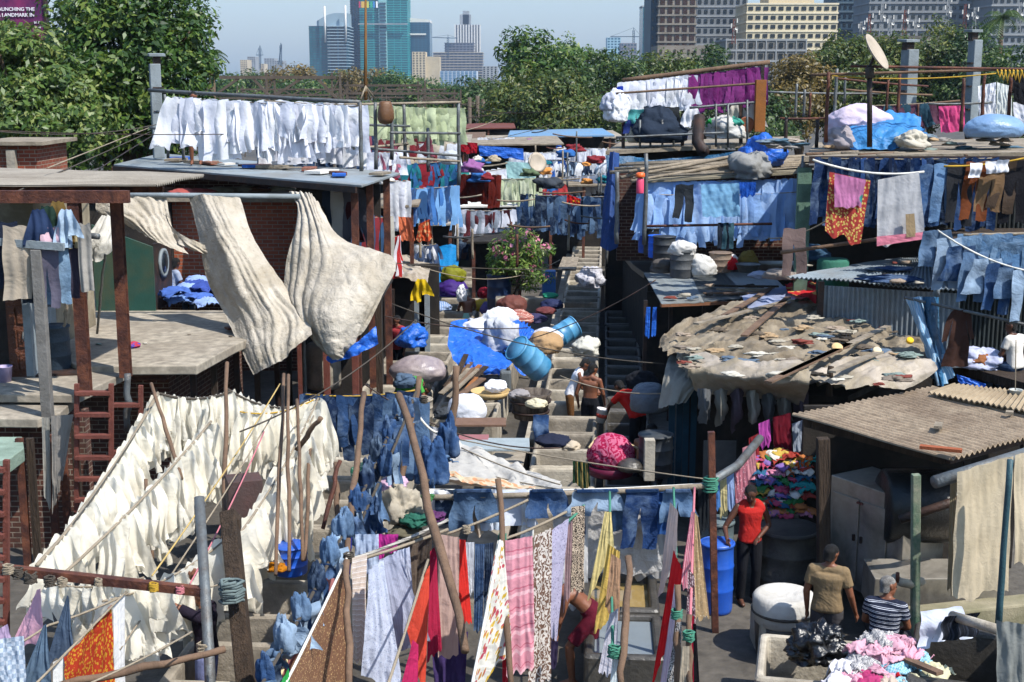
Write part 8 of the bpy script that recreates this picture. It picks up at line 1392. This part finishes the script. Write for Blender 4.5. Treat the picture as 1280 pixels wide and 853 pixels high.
def shed(px0, px1, Y, z, dep, lb, roofm=WOODG, wallm=DARKIN, nm='shack'):
 a, b = P(px0, 0, Y).x, P(px1, 0, Y).x; t = thing(nm, lb, 'building', ((a + b) / 2, Y, 0)); mb = MB(); mb.span(a, b, Y + dep * .6, Y + dep * .7, 0, z - .1); part('wall', mb, wallm, t); mb = MB(); mb.slab4([(a - .2, Y, z), (b + .2, Y, z + .05), (b + .1, Y + dep, z + .12), (a - .1, Y + dep, z)], .07); part('roof', mb, roofm, t, bevel=.01)
 for x in (a, (a + b) / 2, b): mb = MB(); mb.span(x - .05, x + .05, Y + .1, Y + .2, 0, z - .08); part('post', mb, RUST, t)
 return t
TINB = mat('blue_tin', '#5f86a8', rough=.5, dirt='#77736a', dirt_amt=.3)
shed(452, 510, 35, 4.0, 4, 'dark shack with coloured washing left of the dark red velvet'); shed(505, 560, 41, 2.9, 4, 'dark shack behind the orange cloth', SACK2); shed(560, 650, 46, 3.0, 5, 'low shack with a white roof under the dark red velvet', WHITEP); shed(570, 700, 56, 4.6, 6, 'far shack carrying the royal blue tarpaulin'); shed(480, 580, 50, 4.9, 6, 'far shack behind the scaffold with bundles', SLAB); shed(640, 765, 62, 4.7, 7, 'far shack with a pale blue tin roof below the trees', TINB); shed(690, 775, 50, 3.4, 5, 'shack at the end of the pen lane with white washing', SACK); shed(580, 640, 75, 4.6, 8, 'farthest brown roofed shack left of the trees', RUSTR); shed(590, 780, 72, 4.2, 8, 'farthest long shack under the tree line', SLAB); shed(430, 600, 64, 4.4, 8, 'distant long shack behind the pale green washing', WOODP); shed(590, 650, 40, 2.5, 2, 'black boarded hut behind the flowering shrub', DARKIN)
MW = [WHI[0], WHI[1]]; VEL = [C('#4a120e'), C('#5a1a12')]; BL2 = [C('#3f6fae'), denim('#2f4f80'), C('#6f9ccc')]
for a, b, n, L, ms, kd, lb, ct, gp, W__ in (((573, 218, 44), (622, 219, 44), 8, 1.0, VEL, 'towel', 'dark red velvet cloth, {o} from the left', 'cloth', 'dark red velvet cloths', .8), ((626, 224, 46), (675, 222, 46), 9, .95, [C('#b4be9c'), C('#c9cfb4')], 'towel', 'pale green cloth on the far row, {o} from the left', 'cloth', 'pale green cloths far', .6), ((650, 243, 46), (764, 246, 46), 19, 1.35, [DN[0], DN[2], DN[1]], 'trouser', 'blue jeans at the end of the pen lane, {o} from the left', 'jeans', 'jeans across the lane end', 1.0), ((706, 184, 58), (758, 186, 58), 14, 1.0, MW, 'towel', 'white garment in the far dense row, {o} from the left', 'garment', 'far dense white row', .6), ((704, 222, 52), (762, 216, 50), 12, .7, MW, 'cone', 'white garment before the lane end, {o} from the left', 'garment', 'white garments above the lane jeans', .9), ((598, 215, 50), (634, 210, 50), 5, 1.0, MW, 'towel', 'white sheet above the velvet, {o} from the left', 'sheet', 'white sheets above the velvet', 1.0), ((508, 236, 36), (572, 232, 38), 9, .95, BL2, 'shirtup', 'blue garment in the shack row, {o} from the left', 'garment', 'blue garments in the left shack row', .9), ((486, 226, 35), (508, 226, 35), 3, 1.1, MW, 'towel', 'white towel at the left shack, {o} from the left', 'towel', 'white towels at the left shack', .8), ((500, 205, 42), (572, 200, 43), 12, .7, [C('#7a1f2a'), C('#2a5a8a'), C('#c9c6c0'), C('#1f6a78'), C('#a89a84')], 'shirt', 'mixed shirt on the upper left row, {o} from the left', 'shirt', 'mixed shirts behind the scaffold', .9), ((455, 160, 46), (560, 166, 46), 13, .8, [C('#6a2a30'), C('#c4b8a4'), C('#8a4a5a'), C('#3a4a6a')], 'shirtup', 'reddish garment under the pale green row, {o} from the left', 'garment', 'reddish garments under the pale green row', .9), ((412, 240, 29), (446, 236, 28.6), 5, 1.1, [C('#3a1216'), C('#5a5a62'), C('#2a3444'), C('#b0aca4')], 'shirtup', 'dark garment in the brick building shade, {o} from the left', 'garment', 'dark garments under the tin roof', 1.0), ((446, 268, 28.6), (486, 272, 29.5), 6, 1.0, [C('#a09c92'), C('#2f4a6a'), C('#c9c8c4'), C('#7a2a30')], 'shirtup', 'garment below the tin roof posts, {o} from the left', 'garment', 'garments below the tin roof posts', 1.0), ((470, 290, 32), (500, 296, 33), 7, .9, [C('#1f2c44'), C('#a02a2a'), C('#c9c6cc'), C('#3a3a44')], 'shirt', 'small garment left of the orange cloth, {o} from the left', 'garment', 'small garments left of the orange cloth', .8), ((575, 300, 42), (620, 296, 42), 6, .7, [DN[2], C('#3a2a2a')], 'trouser', 'dark trousers behind the shrub, {o} from the left', 'trousers', 'dark trousers behind the shrub', .9), ((660, 198, 54), (704, 200, 54), 8, .9, [WHI[0], C('#2f5fae'), C('#b9b4ac')], 'shirt', 'garment right of the far dish, {o} from the left', 'garment', 'garments near the far dish', .9), ((1062, 132, 33), (1170, 128, 33), 10, .7, [C('#2c4a5a'), C('#5a3a4a')], 'cone', 'dark cloth behind the blue bundle, {o} from the left', 'cloth', 'dark cloths behind the blue bundle', .8)):
 rw('far_garment', kd, a, b, n, L, ms, lb, ct, gp, sag=.03, W_=W__, nvar=4, nr=10, nc=10)
Q('cloth', 'orange salmon cloth hanging left of the lane', C('#cf6f4c'), (498, 271), (514, 272), (519, 303), (500, 300), 34, fold=.06, cat='cloth'); Q('cloth', 'orange and red cloth slumped right of the salmon one', C('#b54a2a', 'floral', '#cf9a6a', pscale=1), (524, 280), (537, 274), (541, 300), (520, 302), 34.5, fold=.08, cat='cloth'); Q('tarpaulin', 'royal blue tarpaulin box cover in the middle distance', TARPB, (598, 182), (654, 186), (655, 200), (600, 195), 52, fold=.03, cat='tarpaulin'); Q('tarpaulin', 'blue edge of the far tin roof below the trees', TARPB, (636, 176), (702, 180), (702, 188), (636, 184), 60, fold=.03, cat='tarpaulin'); Q('sheet', 'pale teal sheet above the far pale green row', C('#8fb4b4'), (632, 202), (668, 204), (670, 224), (634, 224), 49, fold=.03, cat='sheet'); Q('cloth', 'red cloth with gold square above the lane jeans', C('#a81c1c', 'dots', '#c9902a', pscale=.8), (709, 243), (726, 249), (725, 258), (708, 254), 44, fold=.03, cat='cloth'); Q('cloth', 'crimson cloth left of the royal blue tarpaulin', C('#8a1220'), (571, 177), (597, 179), (596, 192), (572, 190), 50, fold=.03, cat='cloth')
crumple('white_bundle', P(563, 205, 36), .26, C('#b0b6bc'), 'round white bundle on the scaffold by the velvet', 'bundle', seed=140, flat=.9, rough=.15)
NM = ['white', 'mixed', 'blue', 'pale', 'red and white', 'dark', 'striped', 'faded', 'cream', 'grey', 'bright', 'plain']
for i, (a, b, n, L, ms, kd) in enumerate((((455, 190, 40), (505, 188, 40), 8, .7, MW + [C('#b0667a')], 'shirt'), ((510, 178, 46), (570, 180, 46), 9, .8, [C('#c9b9a0'), C('#7a2a30'), WHI[0]], 'shirtup'), ((600, 172, 60), (640, 172, 60), 7, .9, MW, 'towel'), ((640, 190, 56), (700, 190, 56), 12, .9, MW, 'shirtup'), ((576, 205, 48), (600, 206, 48), 4, .9, [C('#2f8a86'), WHI[0]], 'cone'), ((700, 200, 54), (758, 204, 54), 12, .7, [DN[2], DN[3], WHI[0]], 'shirt'), ((575, 262, 43), (640, 262, 43), 10, .8, [WHI[1], C('#8a93a0'), C('#5a2a30')], 'shirtup'), ((520, 305, 37), (545, 305, 37), 4, .6, [WHI[0], C('#4a5a7a')], 'shirt'), ((448, 300, 30), (480, 312, 31), 5, .8, [C('#a8a49a'), C('#c9c6c0')], 'towel'), ((625, 285, 42), (650, 280, 42), 5, .8, [DN[2], C('#2a2c34')], 'trouser'), ((660, 232, 48), (705, 230, 48), 8, .7, [C('#c9c6c0'), C('#a83a3a'), C('#3f6fae')], 'shirt'), ((715, 200, 64), (760, 196, 64), 9, .9, MW, 'towel'))):
 rw('far_garment', kd, a, b, n, L, ms, NM[i] + ' garment in an extra middle distance row, {o} from the left', 'garment', NM[i] + ' middle distance garments', sag=.05, W_=.8, nvar=4, nr=9, nc=9)
t = thing('satellite_dish', 'small beige satellite dish in the middle distance', 'satellite dish', P(672, 225, 45)); mb = MB(); mb.tube([P(672, 240, 45), P(672, 208, 45)], .05, 8); part('pole', mb, DARKS, t); mb = MB(); mb.lathe([(.02, 0), (.25, .04), (.34, .10), (.25, .07), (.02, .02)], P(670, 204, 44.8), 24, Matrix.Rotation(1.2, 3, 'X') @ Matrix.Rotation(.5, 3, 'Y')); part('dish', mb, mat('beige_dish', '#a89c8c'), t)
rnd = random.Random(77); PC = ['#c9c6c0', '#2f5f9c', '#7a2a30', '#3a3f46', '#a89a84', '#1f6a78', '#8a5a8a', '#c98a4a', '#5a6a50']
for i in range(36):
 px, py = rnd.uniform(456, 760), rnd.uniform(168, 235); Y = 36 + (235 - py) * .42 + rnd.uniform(-2, 2)
 if px > 560 and rnd.random() < .3: Y += 6
 crumple('clothes_bundle', P(px, py, Y), rnd.uniform(.12, .3), C(PC[i % 9]), f'{["white", "blue", "red", "dark", "tan", "teal", "mauve", "orange", "olive"][i % 9]} bundle on the middle distance shacks, {ordw(i // 9 + 1)} of its colour', 'bundle', 'bundles on the middle distance shacks', seed=i + 300, flat=.6, sub=2, rough=.9)
for i in range(46):
 px, py = rnd.uniform(450, 765), rnd.uniform(150, 300); Y = 34 + (300 - py) * .14 + rnd.uniform(-1, 3); L = rnd.uniform(20, 70)
 if rnd.random() < .35: post(px, py, py + rnd.uniform(25, 60), Y, .07, [STEEL, RUST, WOODG][i % 3], f'thin upright in the middle distance clutter, {ordw(i + 1)} of the uprights', 'scaffold_post', group='middle distance uprights')
 else: hpipe(px, py, Y, min(px + L, 790), py + rnd.uniform(-5, 5), Y + rnd.uniform(-1, 1), .05, [STEEL, WOODG, WOODP, RUST][i % 4], f'thin pole across the middle distance clutter, {ordw(i + 1)} of the poles', 'bamboo_pole', 'pole', 'middle distance poles', sag=.05)
for i, (px, py, Y, r_, h_, m_, lb) in enumerate(((804, 316, 31.5, .12, .5, PLB, 'slim blue drum at the left corner of the drum platform'), (815, 318, 31.2, .2, .62, PLK, 'grey black drum behind the bright blue one'), (806 + 14, 322, 30.3, .18, .5, mat('bright_blue_drum', '#1a5fd0', rough=.4), 'bright blue drum among the dark drums'), (830, 326, 30.1, .25, .55, PLK, 'squat black drum right of the bright blue one'), (852, 347, 28.6, .25, .58, mat('grey_drum', '#4a4c4e', rough=.6), 'dark grey drum at the back of the tin sheet'), (900, 340, 28.8, .24, .42, mat('brown_drum', '#6a5a4e', dirt='#8a7a6a', dirt_amt=.4), 'brown drum with a red bundle beside it'))): p = P(px, py, Y); drum(p, r_, h_, m_, lb, fill=None)
for i, (px, py, Y, r_, c_, lb, fl) in enumerate(((852, 318, 28.6, .26, '#cfccc8', 'white sack tied on top of the dark grey drum', .7), (877, 343, 28.6, .28, '#c9c7c2', 'white sack between the dark grey and brown drums', .95), (911, 336, 28.8, .2, '#b01820', 'red bundle right of the brown drum', .8), (912, 325, 28.9, .15, '#c9c5c5', 'white cloth on the red bundle', .5), (935, 333, 29, .2, '#6a5a2a', 'olive cloth above the metal bowl', 1.0), (828, 340, 29, .25, '#55504c', 'grey cloth slumped left of the dark grey drum', .7), (953, 347, 27.6, .25, '#8f96a8', 'grey blue cloth at the right of the tin sheets', .3), (1010, 325, 27.6, .4, '#34506a', 'slate blue sack in the shade by the green tank', .5), (975, 348, 27, .3, '#8a8078', 'dun rags right of the metal bowl', .4))): crumple('sack', P(px, py, Y), r_, C(c_), lb, 'sack', seed=i + 160, flat=fl, rough=.3)
mb = MB(); mb.lathe([(.01, 0), (.2, 0), (.26, .16), (.28, .17), (.24, .15), (.01, .03)], P(935, 340, 28.4), 22); one('metal_bowl', mb, STEEL, 'metal bowl right of the red bundle', 'bowl')
for i in range(7): mb = MB(); mb.box(G(906 + i * 9, 366 - (i % 3) * 4, 2.78 + .03 * i), (rnd.uniform(.5, 1.1), .12, .03), rz=rnd.uniform(-.4, .5)); one('timber_offcut', mb, [WOODP, WOODG, WOODD][i % 3], f'timber offcut on the low tin roof, {ordw(i + 1)} from the left', 'board', 'timber offcuts on the tin roof')
for i, px in enumerate((700, 712)): Q('tarpaulin', ['blue plastic strip', 'second blue plastic strip'][i] + ' hanging below the low tin roof', TARPB, (808 + i * 8, 384), (813 + i * 8, 384), (812 + i * 8, 420), (806 + i * 8, 420), 27.6, fold=.02, cat='plastic')
ragsheet([[(1057, 150, 29.5), (1110, 142, 30), (1150, 148, 29.8)], [(1056, 172, 28.6), (1110, 165, 28.4), (1158, 168, 28.8)], [(1062, 188, 28.2), (1110, 188, 28.1), (1166, 184, 28.4)]], 70, 40, mat('azure_tarpaulin', '#3578b0', rough=.5, bump=.5, bscale=6, cloth=True, trans=.1, bdist=.04), 'tarpaulin', None, 54, .06, 'bright blue tarpaulin wrapped over a long bundle at upper right', 'tarpaulin', 1.2, .05)
crumple('pale_bundle', P(1072, 168, 29.6), .55, C('#c9bcd0'), 'large pale lilac bundle left of the blue tarpaulin', 'bundle', seed=180, flat=.7, rough=.2, sub=5, scale=(1.2, 1, 1)); crumple('bundle', P(1050, 186, 28.6), .3, C('#9c9498'), 'grey pink bundle at the foot of the pale one', 'bundle', seed=181, flat=.9, rough=.4); crumple('cloth', P(1139, 184, 27.9), .3, C('#b8b2a4'), 'cream cloth in front of the blue tarpaulin', 'cloth', seed=182, flat=.6, rough=.5)
crumple('blue_sack', P(1242, 171, 28), .52, mat('shiny_blue_sack', '#6f8db0', rough=.35, spec=.5, bump=.3), 'shiny pale blue sack at upper right', 'sack', seed=183, flat=.55, rough=.08, sub=5, scale=(1.15, .8, 1)); Q('cloth', 'bright pink cloth hanging at upper right', C('#c4487a'), (1173, 133), (1206, 132), (1206, 165), (1176, 166), 30, fold=.06, ff=4, cat='cloth')
Q('cloth', 'white cloth hanging behind the pillar at upper right', WHI[0], (1222, 108), (1245, 103), (1245, 150), (1224, 152), 31, fold=.06, ff=4, cat='cloth'); Q('cloth', 'white cloth hanging above the blue sack', C('#cfd3cf'), (1246, 103), (1264, 108), (1266, 150), (1246, 148), 30.6, fold=.06, ff=4, cat='cloth'); Q('cloth', 'black cloth hanging at the upper right edge', BLK, (1266, 94), (1300, 92), (1300, 128), (1267, 130), 28.8, fold=.05, ff=4, cat='cloth'); Q('cloth', 'white cloth below the black one at the upper right edge', WHI[1], (1266, 128), (1300, 128), (1300, 160), (1268, 162), 29.2, fold=.05, cat='cloth')
for i in range(16): crumple('roof_clothes', P(962 + i * 5 if i < 8 else 1160 + (i - 8) * 15, 178 + (i % 3) * 4 if i < 8 else 172 + (i % 4) * 5, 28.5), .12, C(['#6f7f8c', '#8f8a86', '#a59a90', '#4f6a7c'][i % 4]), f'rumpled cloth on the upper right loft, {ordw(i + 1)} from the left', 'cloth', 'rumpled cloths on the upper right loft', seed=i + 190, flat=.35, sub=2, rough=.8, scale=(1.5, 1, 1))
crumple('blue_bundle', P(953, 206, 32), .42, TARPB, 'bright blue plastic bundle at the right end of the bamboo roof', 'bundle', seed=210, flat=.9, rough=.5); crumple('grey_bundle', P(937, 222, 31.6), .4, C('#8a8a88'), 'grey sacking below the bright blue bundle', 'sack', seed=211, flat=.9, rough=.5)
for i, (px, py, r_, c_, lb) in enumerate(((1226, 436, .3, '#b9bdd6', 'pale lilac shirts heaped on the ironing ledge'), (1200, 448, .16, '#d0cec8', 'white cloth on the ironing ledge'), (1226, 452, .25, '#8a5a3a', 'brown cloth on the ironing ledge'), (1194, 452, .08, '#a81c24', 'red scrap on the ironing ledge'), (1250, 456, .2, '#5a3a2c', 'dark brown cloth on the ironing ledge'))): p = P(px, py, 22.9); p.z = 2.36; crumple('ledge_clothes', p, r_, C(c_), lb, 'clothes', seed=i + 220, flat=.6, rough=.6)
mb = MB(); mb.lathe([(.01, 0), (.07, 0), (.09, .13), (.1, .14), (.085, .13), (.07, .03), (.01, .03)], P(1269, 499, 19), 16); one('hanging_pail', mb, mat('clear_plastic_pail', '#a8aaa4', rough=.3), 'small pale pail hanging near the right edge above the tan sheet', 'pail'); rope(P(1270, 425, 19), P(1269, 488, 19), 0, .008, ROPE, 'string holding the small pale pail'); Q('tarpaulin', 'blue tarpaulin below the ironing ledge', TARPB, (1196, 468), (1232, 480), (1232, 492), (1198, 478), 21, fold=.02, cat='tarpaulin')
drum((P(896, 700, 17.75).x, 17.75, 0), .23, 1.0, PLB, 'tall bright blue drum full of pale washing behind the rusty post', fill=C('#c9b4c4', 'dots', '#7a4a5a')); drum((P(897, 670, 18.7).x, 18.75, 0), .24, .98, mat('grey_green_drum', '#59666a', rough=.5), 'grey green drum behind the bright blue one', fill=mat('orange_water', '#a8704a', rough=.3))
mb = MB(); mb.tube([P(888, 603, 17.3), P(922, 582, 18.2), P(950, 548, 19)], .06, 12); one('steel_pipe', mb, STEEL, 'pipe rising right from the rusty post under draped towels', 'pipe')
for i, (x0, y0, x1, yb, Y, c_, lb, pt) in enumerate(((918, 578, 934, 640, 18.0, '#b9707e', 'pink spotted towel over the rising pipe', 'dots'), (928, 560, 944, 610, 18.6, '#c98a94', 'rose towel above the pink spotted one', None), (936, 548, 948, 590, 18.9, '#8a2a30', 'dark red towel at the top of the rising pipe', None), (906, 590, 917, 640, 17.8, '#8fa6d0', 'pale blue cloth over the rising pipe', None), (898, 596, 908, 650, 17.6, '#b9ac7c', 'khaki cloth over the rising pipe', None), (888, 600, 899, 640, 17.4, '#4a78b4', 'blue cloth at the foot of the rising pipe', None), (872, 606, 886, 668, 17.2, '#1c2024', 'dark cloth behind the rusty post', None), (966, 522, 988, 580, 19.2, '#6a1626', 'dark red cloth hanging by the roof corner', None), (948, 530, 962, 560, 19.2, '#b04aa0', 'magenta cloth bunched by the roof corner', None), (990, 530, 1006, 570, 19.3, '#9aa4b4', 'pale torn cloth under the corrugated roof edge', None), (1006, 540, 1020, 580, 19.0, '#b0a898', 'dun torn cloth at the roof edge', None))): Q('cloth', lb, C(c_, pt, '#e0b4bc', pscale=3) if pt else C(c_), (x0, y0), (x1, y0 - 6), (x1 + 2, yb - 6), (x0 + 2, yb), Y + .6, fold=.05, cat='cloth', nu=18, nv=20)
PCS = ['#2f8a8a', '#963a30', '#b59a4a', '#7d62a0', '#b9788f', '#c8c4bc', '#2f6a3c', '#a8683c', '#2b5878', '#a84460']; PN = ['turquoise', 'brick red', 'yellow', 'violet', 'pink', 'white', 'green', 'orange', 'deep blue', 'rose']
for i in range(70):
 px, py = rnd.uniform(946, 1012), rnd.uniform(596, 658); p = P(px, py, 18.9 + (650 - py) * .012); p.z = 1.02 + (655 - py) * .012; foldcloth('wet_garment', p, .3, .3, rnd.uniform(0, 6), C(PCS[i % 10]), f'{PN[i % 10]} garment in the coloured pile on the sooty vat, {ordw(i // 10 + 1)} of its colour', 'garment', 'coloured garments on the sooty vat', seed=i + 240, h=.04, n=16, amp=.04, fr=2.0)
Q('umbrella_cloth', 'orange and teal cloth standing behind the coloured pile', C('#b5541c', 'paisley', '#2a7a84', pscale=.6), (978, 588), (1012, 570), (1016, 610), (985, 612), 19.3, fold=.06, cat='cloth')
BKP = mat('black_bin_plastic', '#08080a', rough=.3, spec=.6, bump=.3, bscale=20)
for i, (px, py, r_, fl) in enumerate(((1020, 812, .27, .8), (1004, 806, .16, .7), (1034, 800, .16, .9))): crumple('black_plastic', P(px, py, 14.6) - Vector((0, 0, .1)), r_, BKP, ['large', 'smaller left', 'smaller right'][i] + ' mass of black plastic in the pen before the man in khaki', 'plastic bag', seed=i + 600, flat=fl, sub=5, rough=.6, freq=1.6)
KK = [1, 0, 1, 0, 0, 5, 0, 2, 2, 5, 7, 8, 3, 3, 6, 4, 4, 3, 0, 4, 2, 2, 0]
PP = [('#cf9fae', 'dots', '#7a4a5a', 'pink dotted'), ('#c9c6c4', 'paisley', '#7a7a80', 'grey and white swirled'), ('#d8d6da', None, '', 'white'), ('#6fa6ba', 'check', '#a8c9d4', 'sky blue'), ('#c4c0a0', None, '', 'pale yellow'), ('#d49aac', None, '', 'rose pink'), ('#a81c24', None, '', 'red'), ('#a83a6a', None, '', 'magenta'), ('#b9a89a', None, '', 'beige')]
for i, (px, py, r_, k) in enumerate(((1095, 800, .20, 1), (1085, 812, .17, 0), (1075, 830, .18, 1), (1105, 818, .22, 0), (1120, 806, .18, 0), (1135, 815, .19, 5), (1100, 838, .2, 0), (1060, 836, .16, 2), (1045, 848, .16, 2), (1062, 850, .15, 5), (1083, 850, .18, 7), (1110, 855, .18, 8), (1130, 835, .2, 3), (1148, 828, .18, 3), (1124, 845, .1, 6), (1150, 848, .2, 4), (1165, 838, .15, 4), (1133, 858, .16, 3), (1092, 868, .2, 0), (1160, 868, .18, 4), (1060, 872, .18, 2), (1030, 868, .15, 2), (1125, 880, .25, 0))):
 c_, pt, c2_, nm = PP[k]; p = P(px, py, 13.6 + (855 - py) * .011); foldcloth('garment', p + Vector((0, 0, -.04)), r_ * 2.2, r_ * 2.0, i * 1.7, C(c_, pt, c2_, pscale=4) if pt else C(c_), f'{nm} garment in the lower right heap, {ordw([0, 2, 5, 7, 8, 3, 6, 4, 1].count(-1) + [j for j, w__ in enumerate(KK) if w__ == k].index(i) + 1)} of its colour down', 'garment', 'heap of washing at lower right', seed=i + 400, h=.06, n=34, amp=.06, fr=1.5)
mb = MB(); c_ = [P(1045, 830, 14.3), P(1170, 815, 14.4), P(1180, 880, 12.9), P(1020, 890, 12.9)]; mb.slab4([q + Vector((0, 0, -.2)) for q in c_], .5); one('work_slab', mb, CONCL, 'concrete slab under the heap of washing at lower right', 'slab', bevel=.03)
mb = MB(); mb.beam(P(1118, 818, 14), P(1175, 842, 13.4), .1, .04); one('wooden_edge', mb, WOODP, 'wooden tray edge right of the heap of washing', 'board')
for i, (a, Ya, b, Yb, sg) in enumerate((((-20, 163), 26, (640, 140), 40, .3), ((-20, 133 + 30), 25, (200, 155), 33, .15), ((60, 210), 22, (186, 160), 33, .0), ((90, 232), 22, (190, 170), 33, .0), ((20, 240), 20, (188, 165), 33, .0), ((430, 130), 31, (620, 150), 40, .5), ((560, 125), 40, (780, 102), 38, .6), ((470, 327), 30, (760, 335), 36, .1), ((610, 175), 50, (800, 110), 38, .2), ((480, 395), 25, (660, 410), 27, .1), ((490, 380), 24, (830, 455), 23, .2), ((530, 335), 30, (700, 325), 40, .4), ((455, 480), 20, (700, 560), 20, .3), ((300, 540), 17, (520, 400), 25, .2), ((700, 470), 24, (880, 485), 22, .2), ((640, 430), 28, (820, 350), 28, .15))): rope(P(*a, Ya), P(*b, Yb), sg, .011, [DARKS, ROPED, ROPE][i % 3], f'thin wire or line stretched over the scene, {ordw(i + 1)} from upper left downward', 'overhead_wire', 20, 'overhead wires')
rnd = random.Random(5)
for i in range(40):
 k = i % 4; px, py, z = [(rnd.uniform(830, 985), rnd.uniform(345, 376), 2.75), (rnd.uniform(1010, 1270), rnd.uniform(176, 192), 5.8), (rnd.uniform(995, 1190), rnd.uniform(328, 360), 3.62), (rnd.uniform(90, 330), rnd.uniform(395, 452), 2.61)][k]
 p = G(px, py, z) if k != 1 else P(px, py, 28.3)
 crumple('litter', p, rnd.uniform(.03, .09) if k != 3 else rnd.uniform(.015, .03), RB[i % 10], f'{["pale", "brown", "dull red", "white", "blue grey", "tan", "black", "greenish", "dun", "grey"][i % 10]} litter on the {["low tin roof", "upper right loft", "shack roof", "terrace"][k]}, {ordw(i // 20 + 1)} such scrap', 'litter', 'litter on the roofs', seed=i + 700, flat=.5, sub=1, rough=.9, scale=(1.5, 1, 1))
